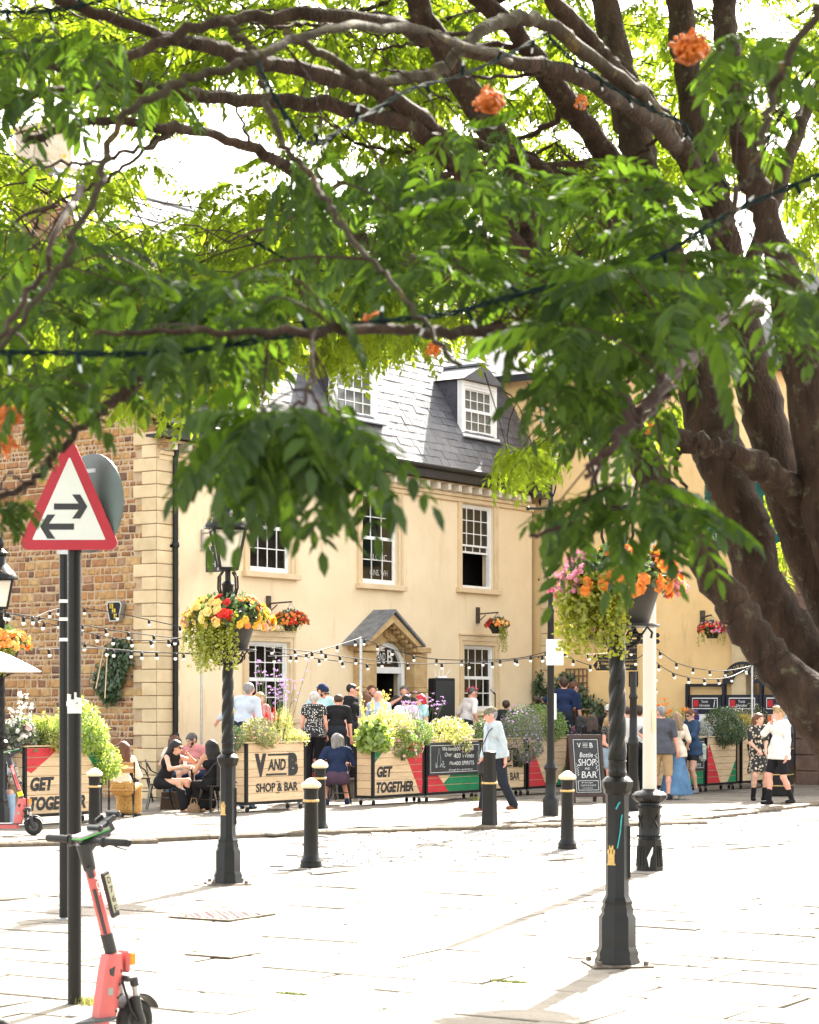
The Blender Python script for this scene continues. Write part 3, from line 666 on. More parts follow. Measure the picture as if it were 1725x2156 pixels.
# ================================================================ yellow building on the right
M_ochre = mat('ochre_render', (.78, .55, .275), .9, 0, .06, 1.0, .12, 9, .15, c2=(.70, .48, .225), dirt=((.56, .385, .18), 1.3, .57, (1.6, 1.6, .3)))
LW = LPUB + .25
yb_ = thing('ochre_building', 'ochre yellow rendered building closing the right side of the yard', 'building', C0, RU)
YE = LP(1543, 1600, 0, LW).y; ZY = 9.9
m = MB(); m.bb((LW, YE, 0), (LW + 9, 3, ZY)); part('wall', m, M_ochre, yb_, smooth=False)
m = MB(); m.bb((LW - .03, YE + .01, 0), (LW - .001, 2.9, .42)); part('plinth', m, mat('plinth_render', (.42, .3, .17), .9, 0, .2, 2, .2, 20), yb_, smooth=False)
m = MB(); m.add([(LW - .35, YE - .3, ZY), (LW - .35, 3, ZY), (LW + 4.5, 3, ZY + 3.2), (LW + 4.5, YE - .3, ZY + 3.2), (LW + 9, 3, ZY), (LW + 9, YE - .3, ZY)], [(0, 3, 2, 1), (3, 5, 4, 2), (0, 1, 4, 5), (0, 5, 3), (1, 2, 4)]); part('roof', m, M_slated, yb_, smooth=False)
m = MB(); m.bb((LW - .4, YE - .3, ZY - .12), (LW - .36, 3, ZY + .05)); part('gutter', m, M_fascia, yb_, smooth=False)
kk = 0; z = 0                                                       # ashlar strip in the corner beside the downpipe
while z < 7.4:
    a = .34 if kk % 2 else .24; m = MB(); m.bb((LW - .04, -.12 - a, z + .006), (LW - .002, -.12, z + .29), .01); part('quoin_stone', m, M_ashlar, yb_, smooth=False); z += .3; kk += 1
a = LP(1325, 1370, 0, LW - .03); b = LP(1343, 1446, 0, LW - .03); m = MB(); m.bb((LW - .05, b.y, b.z), (LW - .004, a.y, a.z), .01); part('notice_case', m, M_blackm, yb_, smooth=False)
# green painted wall sign, weathered
M_gsign = mat('flaking_green_paint', (.012, .10, .085), .75, 0, .2, 4, .2, 30, .2, dirt=((.48, .33, .15), 7, .585))
a = LP(1484, 1022, 0, LW - .03); b = LP(1640, 1153, 0, LW - .03)
gs = thing('painted_wall_sign', 'flaking dark green painted sign on the ochre wall behind the tree stems', 'sign', C0, RU)
m = MB(); m.bb((LW - .035, b.y, b.z), (LW - .003, a.y, a.z)); part('sign_board', m, M_gsign, gs, smooth=False)
Mx = Matrix.Translation((LW - .038, 0, 0)) @ Matrix.Rotation(R(-90), 4, 'Z')          # text plane facing the yard
def wtext(s, par, mt, xa, ya, xb, yb, yo=0., M_=None, **k):
    p = LP(xa, ya, 0, LW - .04); q = LP(xb, yb, 0, LW - .04)
    return text(s, par, mt, -(p.y + q.y) / 2, (p.z + q.z) / 2, abs(p.y - q.y), abs(p.z - q.z), -yo, M=Mx, **k)
M_sgn = mat('sign_white', (.6, .66, .62), .7)
wtext('R', gs, M_sgn, 1503, 1092, 1513, 1074); wtext('ALES', gs, M_sgn, 1492, 1139, 1535, 1121); wtext('E', gs, M_sgn, 1622, 1088, 1633, 1070); wtext('F', gs, M_sgn, 1490, 1090, 1499, 1074)
# pilaster and neighbouring house to the right
nb_ = thing('neighbour_house', 'brown stone house at the right edge beyond the ochre wall', 'building', C0, RU)
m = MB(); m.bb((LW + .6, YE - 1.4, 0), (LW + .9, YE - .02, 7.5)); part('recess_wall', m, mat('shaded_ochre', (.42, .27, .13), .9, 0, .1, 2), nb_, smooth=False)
a = LP(1571, 1600, 0, LW - .1); m = MB(); m.bb((LW - .12, a.y, 0.3), (LW + .3, YE - .01, 6.2), .02); m.bb((LW - .18, a.y - .05, 0), (LW + .3, YE - .005, .3), .02); part('pilaster', m, M_ashlar, nb_, smooth=False)
a = LP(1688, 1600, 0, LW - .1); M_brown = mat('brown_stone', (.16, .10, .075), .9, 0, .2, 4, .4, 30); m = MB()
m.bb((LW - .3, a.y - 6, 0), (LW + 6, a.y, 8)); part('wall', m, M_brown, nb_, smooth=False)
m = MB(); z = .02
while z < 7.8: m.bb((LW - .36, a.y - .5, z), (LW - .302, a.y + .03, z + .34), .012); z += .36
part('quoin_stone', m, M_brown, nb_, kind='stuff', smooth=False)
# tourist information board with three poster cases
ib = thing('information_board', 'dark blue three panel tourist information board with arched heading', 'notice board', C0, RU)
M_navy = mat('navy_paint', (.012, .016, .03), .4, 0, .2, 6)
BX = LW - .16
def bp(x, y): q = LP(x, y, 0, BX); return q.y, q.z
zt0 = bp(1449, 1440)[1]; cA = bp(1448.5, 1440)[0]
wbay = abs(bp(1447, 1440)[0] - bp(1524, 1440)[0]); cs_ = [cA - wbay * 1.0 * i for i in range(4)]
fm = MB(); t = .07; zc0 = bp(1480, 1463)[1]
for i, yy in enumerate(cs_): fm.bb((BX - .06, yy - t / 2, .05), (BX + .06, yy + t / 2, zt0))
for i in (0, 2): fm.bb((BX - .05, cs_[i + 1] + t / 2, zt0 - t), (BX + .05, cs_[i] - t / 2, zt0))
part('frame', fm, M_navy, ib, smooth=False)
am = MB(); yc = (cs_[1] + cs_[2]) / 2; Rr = wbay / 2 + t / 2
for i in range(16):
    t0, t1 = math.pi * i / 16, math.pi * (i + 1) / 16
    q = [(yc + r * math.cos(s), zt0 + r * math.sin(s)) for r, s in ((Rr, t0), (Rr, t1), (Rr - .24, t1), (Rr - .24, t0))]
    am.add([(BX - .045, p[0], p[1]) for p in q] + [(BX + .045, p[0], p[1]) for p in q], [(0, 1, 2, 3), (7, 6, 5, 4)] + [(j, j + 4, (j + 1) % 4 + 4, (j + 1) % 4) for j in range(4)])
part('arched_heading', am, M_navy, ib, smooth=False)
Mi = Matrix.Translation((BX, 0, 0)) @ Matrix.Rotation(R(-90), 4, 'Z'); M_goldl = mat('gold_lettering', (.45, .33, .14), .5)
for i, ch_ in enumerate('INFORMATION'):
    an = R(158) - R(136) * i / 10; rr_ = Rr - .12
    text(ch_, ib, M_goldl, -yc + rr_ * math.cos(an), zt0 + rr_ * math.sin(an), .07 if ch_ != 'I' else .02, .11, -.05, M=Mi, rot=an - math.pi / 2)
posters = [((.75, .74, .72), (.62, .02, .04)), ((.75, .5, .02), (.08, .07, .05)), ((.7, .75, .8), (.8, .16, .03))]
for i in range(3):
    ya, yb3 = cs_[i] - .06, cs_[i + 1] + .06; wy = ya - yb3; ym = (ya + yb3) / 2
    pm = MB(); pm.bb((BX - .05, yb3, .5), (BX + .03, ya, zc0), .01); pc = part('poster_case', pm, M_navy, ib, smooth=False)
    m = MB(); zl = zc0 - .13; m.bb((BX - .056, ym - wy * .40, zl - .2), (BX - .051, ym + wy * .40, zl + .06), .02); part('heading_plate', m, M_white, pc, smooth=False)
    m = MB(); m.bb((BX - .06, ym - wy * .38, zl - .18), (BX - .0565, ym + wy * .38, zl + .04)); part('heading_field', m, M_navy, pc, smooth=False)
    m = MB(); m.bb((BX - .064, ym + wy * .2, zl - .15), (BX - .0605, ym + wy * .36, zl + .01)); part('red_emblem', m, mat('emblem_red', (.5, .02, .03), .6), pc, smooth=False)
    text('Tourist\nInformation', pc, M_white, -ym - .0, zl - .07, wy * .32, .15, -.064, M=Mi); text('i', pc, M_white, -ym + wy * .3, zl - .07, .045, .17, -.064, M=Mi, shear=.3, bold=.02)
    c1, c2 = posters[i]; zb4, zt4 = .95, zc0 - .45
    m = MB(); m.bb((BX - .058, ym - wy * .36, zb4), (BX - .052, ym + wy * .36, zt4)); part('poster', m, mat('poster_paper', c1, .5), pc, smooth=False)
    m = MB()
    if i == 0:
        m.bb((BX - .062, ym + wy * .2, zb4 + .01), (BX - .0585, ym + wy * .36, zt4 - .001))
        for k in range(9): a = 6.28 * k / 9; m.box((BX - .061, ym - .06 + .1 * math.cos(a), zt4 - .22 + .1 * math.sin(a)), (.005, .03, .09), 0, Matrix.Rotation(-a + 1.57, 3, 'X'))
    elif i == 1: m.ball((BX - .058, ym - .1, zt4 - .55), (.008, .14, .22), 12, 8)
    else: m.bb((BX - .062, ym + wy * .24, zb4 + .01), (BX - .0585, ym + wy * .36, zt4 - .01))
    part('poster_print', m, mat('poster_ink', c2, .5), pc, smooth=False)
    if i == 1: text('GLADIATORS\nOF BRITAIN', pc, mat('poster_type', (.3, .2, .02), .6), -ym - .02, zt4 - .15, wy * .55, .2, -.0625, M=Mi)
# wooden trellis on the ochre wall
tr = thing('trellis', 'brown square wooden trellis on the ochre wall behind the musicians', 'trellis', C0, RU)
a = LP(1192, 1409, 0, LW - .05); b = LP(1216 + 20, 1510, 0, LW - .05); M_tw = mat('brown_trellis_wood', (.2, .11, .06), .8)
for i in range(6): y = a.y + (b.y - a.y) * i / 5; m = MB(); m.bb((LW - .05, y - .015, b.z), (LW - .03, y + .015, a.z)); part('slat', m, M_tw, tr, smooth=False)
for i in range(8): z = b.z + (a.z - b.z) * i / 7; m = MB(); m.bb((LW - .07, b.y, z - .015), (LW - .051, a.y, z + .015)); part('slat', m, M_tw, tr, smooth=False)
# litter bin
q = G(1640, 1676, PZ); lb = thing('litter_bin', 'black and grey litter bin with gold bands behind the man in white', 'litter bin', q, R(-20))
m = MB(); m.lathe([(.36, .02), (.36, .98)], 4, (0, 0, 0), .5); part('body', m, M_black, lb, smooth=False)
m = MB(); m.lathe([(.37, .981), (.37, 1.28), (.33, 1.36), (.3, 1.37)], 4, (0, 0, 0), .5); part('hood', m, mat('bin_grey', (.07, .075, .08), .4, .2), lb, smooth=False)
m = MB(); m.bb((-.14, -.275, 1.06), (.14, -.264, 1.24)); m.bb((.264, -.14, 1.06), (.275, .14, 1.24)); part('opening', m, M_dark, lb, smooth=False)
for z in (.2, .42, .93): m = MB(); m.lathe([(.364, z), (.364, z + .02)], 4, (0, 0, 0), .5); part('gold_band', m, M_gold, lb, smooth=False)
# alarm box and creeper bracket on the side wall
q = LP(248, 1287, 0, -.05); al = thing('alarm_box', 'black and silver tapered alarm box marked BTA on the ironstone wall', 'alarm box', L2W(-.04, q.y, q.z), RU + R(-90))
m = MB(); m.prism([(-.16, .19), (.16, .19), (.2, .12), (.12, -.2), (-.12, -.2), (-.2, .12)], -.12, 0); part('case', m, M_steel, al, smooth=False)
m = MB(); m.prism([(-.14, .165), (.14, .165), (.17, .11), (.1, -.18), (-.1, -.18), (-.17, .11)], -.124, -.121); part('face', m, M_blackm, al, smooth=False)
for ch_, x, z in (('B', -.06, .1), ('T', 0, .0), ('A', .05, -.1)):
    m = MB(); m.bb((x - .045, -.128, z - .045), (x + .045, -.1245, z + .045)); part('letter_tile', m, mat('yellow_tile', (.7, .48, .04), .5), al, smooth=False); text(ch_, al, M_blackm, x, z, .05, .065, -.131)
# ================================================================ street furniture
def twisted(z0, z1, r0, r1, turns, n=24, lobes=3, amp=.2):
    m = MB(); k = 70; vs = []
    for i in range(k + 1):
        t = i / k; z = z0 + (z1 - z0) * t; r = r0 + (r1 - r0) * t
        for j in range(n):
            a = 2 * math.pi * j / n; ph = lobes * a - 2 * math.pi * turns * lobes * t
            q = abs(math.sin(ph / 2)); rr = r * (1 - amp + amp * q ** .6 * 1.6); vs.append((rr * math.cos(a), rr * math.sin(a), z))
    fs = [(i * n + j, i * n + (j + 1) % n, (i + 1) * n + (j + 1) % n, (i + 1) * n + j) for i in range(k) for j in range(n)]
    return m.add(vs, fs)
M_lglass = glass_mat('lantern_glass', (.85, .8, .66), .15, .45)
M_flame = mat('lantern_fitting', (.6, .57, .5), .4)
def scroll(m, cx, cz, r, dx, n=16, turns=1.3, th=.012, ang=0.):
    pts = []
    for i in range(n):
        t = i / (n - 1); a = turns * 2 * math.pi * t + ang; q = r * (1 - .75 * t); pts.append((dx * (cx + q * math.cos(a)), 0, cz + q * math.sin(a)))
    m.tube(pts, th, 5)
def rotz_mb(m, a):
    o = MB(); Mr_ = Matrix.Rotation(a, 4, 'Z'); o.v = [tuple(Mr_ @ Vector(p)) for p in m.v]; o.f = m.f; return o
def lantern(t, z0, r0, r1, hg, M=None):
    """four sided tapered lantern: cradle, frame bars, panes, cap and finial"""
    fm = MB(); s = math.sqrt(.5)
    for i in range(4):
        a = R(45 + 90 * i); b = R(135 + 90 * i); f = lambda r, an, z: Vector((r * math.cos(an), r * math.sin(an), z))
        fm.bar(f(r0, a, z0), f(r1, a, z0 + hg), .022, .022); fm.bar(f(r0, a, z0), f(r0, b, z0), .03, .03); fm.bar(f(r1, a, z0 + hg), f(r1, b, z0 + hg), .035, .05)
    L = part('lantern', fm, M_black, t, smooth=False)
    for i in range(4):
        a = R(45 + 90 * i); b = R(135 + 90 * i); f = lambda r, an, z: Vector((r * math.cos(an), r * math.sin(an), z))
        m = MB(); m.quad(f(r0 - .005, a, z0 + .01), f(r0 - .005, b, z0 + .01), f(r1 - .005, b, z0 + hg - .01), f(r1 - .005, a, z0 + hg - .01)); part('lantern_pane', m, M_lglass, L, smooth=False)
    m = MB(); zc = z0 + hg + .03
    m.lathe([(r1 * 1.12, zc - .03), (r1 * 1.12, zc), (r1 * .95, zc + .05), (r1 * .72, zc + .11), (r1 * .5, zc + .16)], 8, (0, 0, 0), .5)
    m.lathe([(r1 * .5, zc + .16), (r1 * .34, zc + .2), (r1 * .28, zc + .3), (r1 * .42, zc + .33), (r1 * .42, zc + .36), (r1 * .2, zc + .4), (r1 * .1, zc + .42), (r1 * .16, zc + .46), (r1 * .19, zc + .49), (r1 * .12, zc + .54), (.004, zc + .62)], 12)
    part('lantern_cap', m, M_black, L)
    m = MB()
    for i in range(4):
        for q in (-.6, 0, .6):
            a = R(90 * i); c = Vector((math.cos(a), math.sin(a), 0)); d = Vector((-math.sin(a), math.cos(a), 0)); p = c * r1 * .78 + d * q * r1 * .9; m.tube([p + Vector((0, 0, zc + .01)), p + d * .03 + Vector((0, 0, zc + .06)), p + Vector((0, 0, zc + .09))], .007, 5)
    part('gilt_cresting', m, M_gold, L)
    m = MB(); m.tube([(0, 0, z0), (0, 0, z0 + hg * .35)], .03, 8); m.tube([(0, 0, z0 + hg * .35), (0, 0, z0 + hg * .85)], [.045, .03], 8); part('lamp_tube', m, M_flame, L)
    m = MB()
    for i in range(4):
        a = R(45 + 90 * i); c = Vector((math.cos(a), math.sin(a), 0)); m.tube([c * .045 + Vector((0, 0, z0 - .36)), c * (r0 * .75) + Vector((0, 0, z0 - .3)), c * (r0 * 1.05) + Vector((0, 0, z0 - .2)), c * (r0 * 1.0) + Vector((0, 0, z0 - .08)), c * (r0 * .6) + Vector((0, 0, z0 - .03))], .011, 5)
    m.tube([(0, 0, z0 - .6), (0, 0, z0 + .02)], .03, 8); part('cradle', m, M_black, L)
M_teal = mat('turquoise_spray', (.03, .38, .42), .6, 0, .2, 30)
def lamp_post(label, x, y, zg=0., rot=0.):
    t = thing('lamp_post', label, 'lamp post', G(x, y, zg), rot, 'twisted heritage lamp posts with flower bowls')
    b = MB(); b.lathe([(.165, 0), (.165, .03), (.15, .06), (.155, .09), (.138, .125), (.135, .14), (.135, .34), (.115, .37), (.118, .40), (.105, .43), (.11, .455), (.098, .475), (.085, .5), (.084, 1.22), (.1, 1.235), (.104, 1.26), (.116, 1.285), (.116, 1.315), (.09, 1.345), (.066, 1.355)], 8, (0, 0, 0), .5)
    part('octagonal_base', b, M_black, t)
    m = MB(); m.box((0, 0, .006), (.44, .44, .012)); 
    for sx in (-1, 1):
        for sy in (-1, 1): m.lathe([(.02, .012), (.02, .04), (.012, .045)], 6, (sx * .17, sy * .17, 0))
    part('base_plate', m, mat('rusty_plate', (.2, .16, .13), .8, .2, .3, 12), t)
    m = MB(); m.lathe([(.064, 1.35), (.066, 1.37), (.07, 1.38), (.066, 1.39), (.063, 1.45), (.07, 1.46), (.058, 1.48)], 16); part('collar', m, M_black, t)
    part('twisted_shaft', twisted(1.47, 2.6, .062, .05, 2.1), M_black, t)
    m = MB(); m.lathe([(.05, 2.59), (.055, 2.6), (.05, 2.63), (.042, 2.66), (.042, 2.9), (.06, 2.91), (.068, 2.95), (.05, 2.97), (.06, 3.0), (.06, 3.1), (.068, 3.12), (.045, 3.15)], 12); part('upper_shaft', m, M_black, t)
    m = MB()
    for i in range(4):
        q = MB(); scroll(q, .15, 2.35, .075, 1, 16, 1.25, .009, R(90)); q.tube([(.05, 0, 2.3), (.09, 0, 2.28), (.13, 0, 2.285), (.2, 0, 2.36), (.25, 0, 2.42), (.29, 0, 2.38), (.28, 0, 2.34)], .009, 5); m.add(rotz_mb(q, R(45 + 90 * i)).v, q.f)
    m.lathe([(.3, 2.425), (.305, 2.435), (.3, 2.445), (.29, 2.435)], 24); part('scroll_bracket', m, M_black, t)
    m = MB(); m.M = Matrix.Rotation(R(-45), 4, 'Z'); z = .73                                                 # gilt castle crest
    for (x0, x1, a0, a1) in ((-.026, .026, z, z + .07), (-.03, -.016, z + .07, z + .1), (-.008, .008, z + .07, z + .1), (.016, .03, z + .07, z + .1), (-.034, .034, z - .012, z), (-.018, .018, z + .1, z + .115), (-.018, -.008, z + .115, z + .13), (.006, .018, z + .115, z + .13)): m.bb((x0, -.0845, a0), (x1, -.078, a1))
    part('castle_crest', m, M_gold, t, smooth=False)
    m = MB(); m.bb((.06, -.045, .62), (.087, .045, 1.0)); m.lathe([(.03, 0), (.02, .02)], 8, (.075, 0, 1.05)); part('access_door', m, M_black, t, smooth=False)
    lantern(t, 3.28, .125, .235, .42)
    return t
lp1 = lamp_post('black twisted lamp post standing left of the planter marked V AND B', 480, 1861, 0, R(12))
lp2 = lamp_post('nearest black twisted lamp post at the right, with turquoise paint marks', 1300, 2031, 0, R(8))
m = MB(); m.tube([(-.03, -.086, 1.12), (-.01, -.087, 1.16), (.0, -.088, 1.17)], .006, 5); m.tube([(-.02, -.086, .84), (.0, -.086, .95), (.01, -.087, 1.06), (.016, -.087, 1.08)], .005, 5); part('spray_mark', m, M_teal, lp2)
lp3 = lamp_post('black twisted lamp post cut off by the left edge of the frame', 2, 1752, 0, R(10))
# ---- flower bowls round the posts
M_bowl = mat('dark_bowl', (.03, .027, .024), .5, 0, .2, 8)
L_lime = leaf_mat('lime_trailing_leaf', (.22, .27, .012), (.34, .36, .02), (.42, .44, .02), .4)
L_mid = leaf_mat('mid_green_leaf', (.07, .15, .03), (.13, .22, .05), (.28, .42, .06), .45)
L_dark = leaf_mat('dark_green_leaf', (.028, .06, .024), (.06, .11, .035), (.12, .2, .04), .35)
L_brt = leaf_mat('bright_green_leaf', (.15, .26, .05), (.26, .36, .08), (.5, .62, .1), .5)
L_grey = leaf_mat('grey_green_leaf', (.11, .13, .1), (.17, .19, .14), (.2, .25, .12), .35)
L_olive = leaf_mat('olive_leaf', (.10, .12, .04), (.2, .2, .07), (.35, .36, .1), .4)
L_ylw = leaf_mat('yellow_green_leaf', (.26, .3, .06), (.42, .42, .12), (.6, .6, .14), .45)
L_silver = leaf_mat('silver_leaf', (.4, .42, .38), (.5, .52, .48), (.4, .42, .35), .3)
def fl(name, a, b): return leaf_mat(name, a, b, tuple(min(1, q * 1.2) for q in a), .35, .03)
F_yel = fl('yellow_petal', (.82, .62, .12), (.85, .76, .38)); F_gol = fl('golden_petal', (.8, .5, .04), (.85, .62, .1)); F_red = fl('red_petal', (.6, .015, .015), (.7, .06, .03)); F_org = fl('orange_petal', (.85, .24, .03), (.85, .4, .1))
F_pch = fl('peach_petal', (.8, .42, .28), (.85, .6, .45)); F_pnk = fl('pink_petal', (.7, .25, .4), (.8, .45, .55)); F_wht = fl('white_petal', (.8, .78, .72), (.85, .8, .78)); F_lil = fl('lilac_petal', (.42, .25, .5), (.55, .38, .62)); F_pal = fl('pale_pink_petal', (.8, .5, .5), (.85, .7, .66))
def unit(n): v = rng.normal(size=(n, 3)); return v / np.linalg.norm(v, axis=1)[:, None]
def leaves(C, N, sz, asp=.5, fold=.0, D=None):
    """pointed leaf quads at C with normal N"""
    n = len(C); 
    if D is None: D = unit(n)
    T = D - (D * N).sum(1)[:, None] * N; T /= np.linalg.norm(T, axis=1)[:, None] + 1e-9; B = np.cross(N, T)
    s = sz * rng.uniform(.6, 1.25, n)[:, None]
    V = np.stack([C, C + T * s * .5 + B * s * asp * .5 + N * s * fold, C + T * s, C + T * s * .5 - B * s * asp * .5 + N * s * fold], 1).reshape(-1, 3)
    F = np.arange(4 * n).reshape(-1, 4); return V, F
def blossom(C, N, sz, petals=5):
    """small open flowers: petals round a centre"""
    n = len(C); A = unit(n); T = A - (A * N).sum(1)[:, None] * N; T /= np.linalg.norm(T, axis=1)[:, None] + 1e-9; B = np.cross(N, T); Vs = []
    s = sz * rng.uniform(.7, 1.2, n)[:, None]
    for k in range(petals):
        a = 6.2832 * k / petals; d = T * math.cos(a) + B * math.sin(a); e = -T * math.sin(a) + B * math.cos(a)
        Vs.append(np.stack([C, C + d * s * .35 + e * s * .28 + N * s * .12, C + d * s * .55 + N * s * .05, C + d * s * .35 - e * s * .28 + N * s * .12], 1))
    V = np.stack(Vs, 1).reshape(-1, 3); return V, np.arange(len(V)).reshape(-1, 4)
def cat_(a): 
    V = []; F = []; o = 0
    for v, f in a: V.append(v); F.append(f + o); o += len(v)
    return np.concatenate(V), np.concatenate(F)
def flower_bowl(label, loc, z0, rb, rt, h, reach, fls, trail, name='flower_basket', post=True, leafm=L_dark, nl=1300, fsz=.07, rot=0., trs=None):
    t = thing(name, label, 'flower basket', loc, rot)
    m = MB(); m.lathe([(rb, z0), (rb * 1.15, z0 + h * .3), (rt, z0 + h), (rt - .02, z0 + h), (rb, z0 + .05)], 20); part('bowl', m, M_bowl, t)
    C = unit(nl) * rng.uniform(.55, 1, nl)[:, None]; C[:, 2] = np.abs(C[:, 2]) * .55 - .18 * (C[:, 0] ** 2 + C[:, 1] ** 2); nn = C / np.linalg.norm(C, axis=1)[:, None]
    C = C * reach + np.array([0, 0, z0 + h]); N = nn * .6 + unit(nl) * .7; N /= np.linalg.norm(N, axis=1)[:, None]
    V, F = leaves(C, N, .075, .6, .08); part('foliage', npmesh('foliage', V, F, leafm), None, t, kind='stuff')
    for fm, n, (a0, a1), *fz in fls:
        fsz_ = fz[0] if fz else fsz
        an = rng.uniform(a0, a1, n); el = rng.uniform(-.25, 1.0, n) ; rr = reach * rng.uniform(.9, 1.08, n)
        C = np.stack([np.cos(an) * np.cos(el) * rr, np.sin(an) * np.cos(el) * rr, np.sin(el) * rr * .55 - .12 * reach * np.cos(el) ** 2 + z0 + h], 1)
        N = np.stack([np.cos(an) * np.cos(el), np.sin(an) * np.cos(el), np.sin(el)], 1) * .8 + unit(n) * .35; N /= np.linalg.norm(N, axis=1)[:, None]
        a = [blossom(C + N * d, N, fsz_ * s, 6) for d, s in ((0, 1.15), (.008, .8), (.016, .45))]; V, F = cat_(a); part('flowers', npmesh('flowers', V, F, fm), None, t, kind='stuff')
    if trail:
        cs = []; ns = []
        for k in range(trail[0]):
            a = rng.uniform(*trail[3]) ; r = reach * rng.uniform(.5, .95); ln = rng.uniform(*trail[1]); n = int(ln / .011)
            zz = np.linspace(0, -ln, n); rr = r + .05 * np.sin(np.linspace(0, 2.5, n)); w = np.cumsum(rng.normal(0, .006, (n, 2)), 0)
            cs.append(np.stack([np.cos(a) * rr + w[:, 0], np.sin(a) * rr + w[:, 1], zz + z0 + h + .02], 1))
        C = np.concatenate(cs); N = unit(len(C)); N[:, 2] = np.abs(N[:, 2]); V, F = leaves(C + unit(len(C)) * .014, N, trail[2], .9); part('trailing_foliage', npmesh('trailing', V, F, L_lime), None, t, kind='stuff')
    return t
PI = math.pi
fr = (-PI * 1.15, .15)
flower_bowl('big yellow and red begonia bowl round the left lamp post', lp1.location, 2.44, .2, .31, .34, .45, [(F_yel, 40, (-3.5, -1.7)), (F_pch, 22, (-3.6, -2.6)), (F_red, 11, (-1.9, -1.4)), (F_gol, 22, (-1.3, .3)), (F_org, 8, (-1.0, .3)), (F_pch, 16, (-.7, .4)), (F_yel, 40, (.3, 2.8))], (90, (.2, .62), .032, (-2.9, -1.25)), fsz=.085)
flower_bowl('orange begonia and pink flower bowl round the nearest lamp post', lp2.location, 2.43, .22, .33, .34, .46, [(F_org, 30, (-2.2, -.2)), (F_pnk, 150, (-3.8, -2.3), .036), (F_org, 14, (-.5, .4)), (F_pnk, 110, (-.6, .6), .036), (F_yel, 10, (-.5, .2)), (F_org, 40, (.4, 2.7))], (120, (.18, .62), .034, (-2.9, -1.5)), fsz=.08)
flower_bowl('orange and yellow begonia bowl on the lamp post at the left edge', lp3.location, 2.44, .2, .31, .34, .42, [(F_org, 60, (-2.2, .5)), (F_yel, 30, (-2.8, .2)), (F_red, 20, (-2.4, -1.7)), (F_org, 40, (.5, 3.5))], (60, (.2, .5), .032, (-2.6, -.9)), fsz=.085)
def wall_basket(label, wx, wy, plane, bx, by, fls, trail, reach=.3):
    """iron bracket on a wall and the flower basket hanging from it"""
    if plane == 'pub': q = LP(wx, wy, 1, -.02); b = LP(bx, by, 1, -.62); loc = L2W(q.x, -.01, 0); rz = RU; bl = L2W(b.x, -.62, 0); zz = q.z; dx = b.x - q.x
    else: q = LP(wx, wy, 0, LW - .02); b = LP(bx, by, 0, LW - .6); loc = L2W(LW - .01, q.y, 0); rz = RU - R(90); bl = L2W(LW - .6, b.y, 0); zz = q.z; dx = q.y - b.y
    t = thing('basket_bracket', 'iron wall bracket carrying the ' + ' '.join(label.split()[:9]), 'bracket', loc, rz)
    m = MB(); m.bb((-.06, -.04, zz - .22), (.06, 0, zz + .16)); m.bar((0, -.03, zz), (dx, -.64, zz + .02), .04, .03); m.tube([(0, -.03, zz - .18), (dx * .3, -.25, zz - .03)], .012, 6); part('bracket_arm', m, mat('rusty_bracket', (.12, .09, .07), .8, .3, .3, 12), t, smooth=False)
    f = flower_bowl(label, bl, b.z - .1, .12, .27, .22, reach, fls, trail, 'hanging_basket', False, L_dark, 900, .06)
    m = MB(); zb = b.z + .12
    for k in range(3): a = 2.1 * k + .3; m.tube([(.27 * math.cos(a), .27 * math.sin(a), zb), (0, 0, zz)], .006, 4)
    part('chain', m, M_steel, f)
wall_basket('orange and red hanging basket left of the pub door', 565, 1271, 'pub', 612, 1318, [(F_org, 120, (-4.2, .9)), (F_red, 30, (-1.8, -.4))], (20, (.1, .32), .028, (-2.6, -.8)), .36)
wall_basket('small hanging basket with a long lime trail right of the pub door', 1006, 1293, 'pub', 1047, 1325, [(F_org, 40, (-2, .4)), (F_red, 16, (-3.2, -2.2)), (F_yel, 16, (-1.6, .2))], (26, (.2, .7), .03, (-1.4, -.5)), .28)
wall_basket('red and pink hanging basket high on the ochre wall', 1480, 1300, 'ochre', 1500, 1335, [(F_red, 60, (-4, 1)), (F_pnk, 40, (-4, 1)), (F_org, 20, (-4, 1))], (16, (.15, .45), .03, (-3, 0)), .34)
wall_basket('red and purple hanging basket on the ochre wall behind the near lamp post', 1232, 1308, 'ochre', 1240, 1338, [(F_red, 50, (-4, 1)), (F_lil, 40, (-4, 1))], (14, (.2, .5), .03, (-3, 0)), .3)
# ---- bollards
def bollard(label, x, y, zg, kind='dome', hpx=None):
    p = G(x, y, zg); t = thing('bollard', label, 'bollard', p, 0, 'black iron bollards')
    if kind == 'dome':
        m = MB(); m.lathe([(.125, 0), (.128, .02), (.12, .05), (.125, .07), (.105, .1), (.092, .13), (.088, .16), (.078, .72), (.084, .73), (.084, .745)], 20); part('shaft', m, M_black, t)
        m = MB(); m.lathe([(.087, .745), (.094, .752), (.094, .768), (.087, .775)], 20); part('gold_ring', m, M_gold, t)
        m = MB(); m.lathe([(.082, .775), (.08, .87), (.09, .885), (.09, .9)], 20); part('neck', m, M_black, t)
        m = MB(); m.lathe([(.085, .9), (.112, .915), (.118, .935), (.112, .955), (.08, .975), (.055, 1.0), (.03, 1.015), (.004, 1.02)], 20); part('dome_cap', m, M_cream, t)
    else:
        m = MB(); m.lathe([(.115, 0), (.108, .1), (.085, .9), (.092, .915), (.092, .95), (.07, .965), (.004, .972)], 8, (0, 0, 0), .5); part('shaft', m, M_black, t)
        m = MB(); m.lathe([(.094, .53), (.108, .535), (.108, .555), (.094, .56)], 12); part('gold_ring', m, M_gold, t)
    if hpx: t.scale = (hpx / 1.02 / (FPX / p.y),) * 3
bollard('near black bollard with gold dome in front of the planter marked V AND B', 655, 1826, 0, hpx=188)
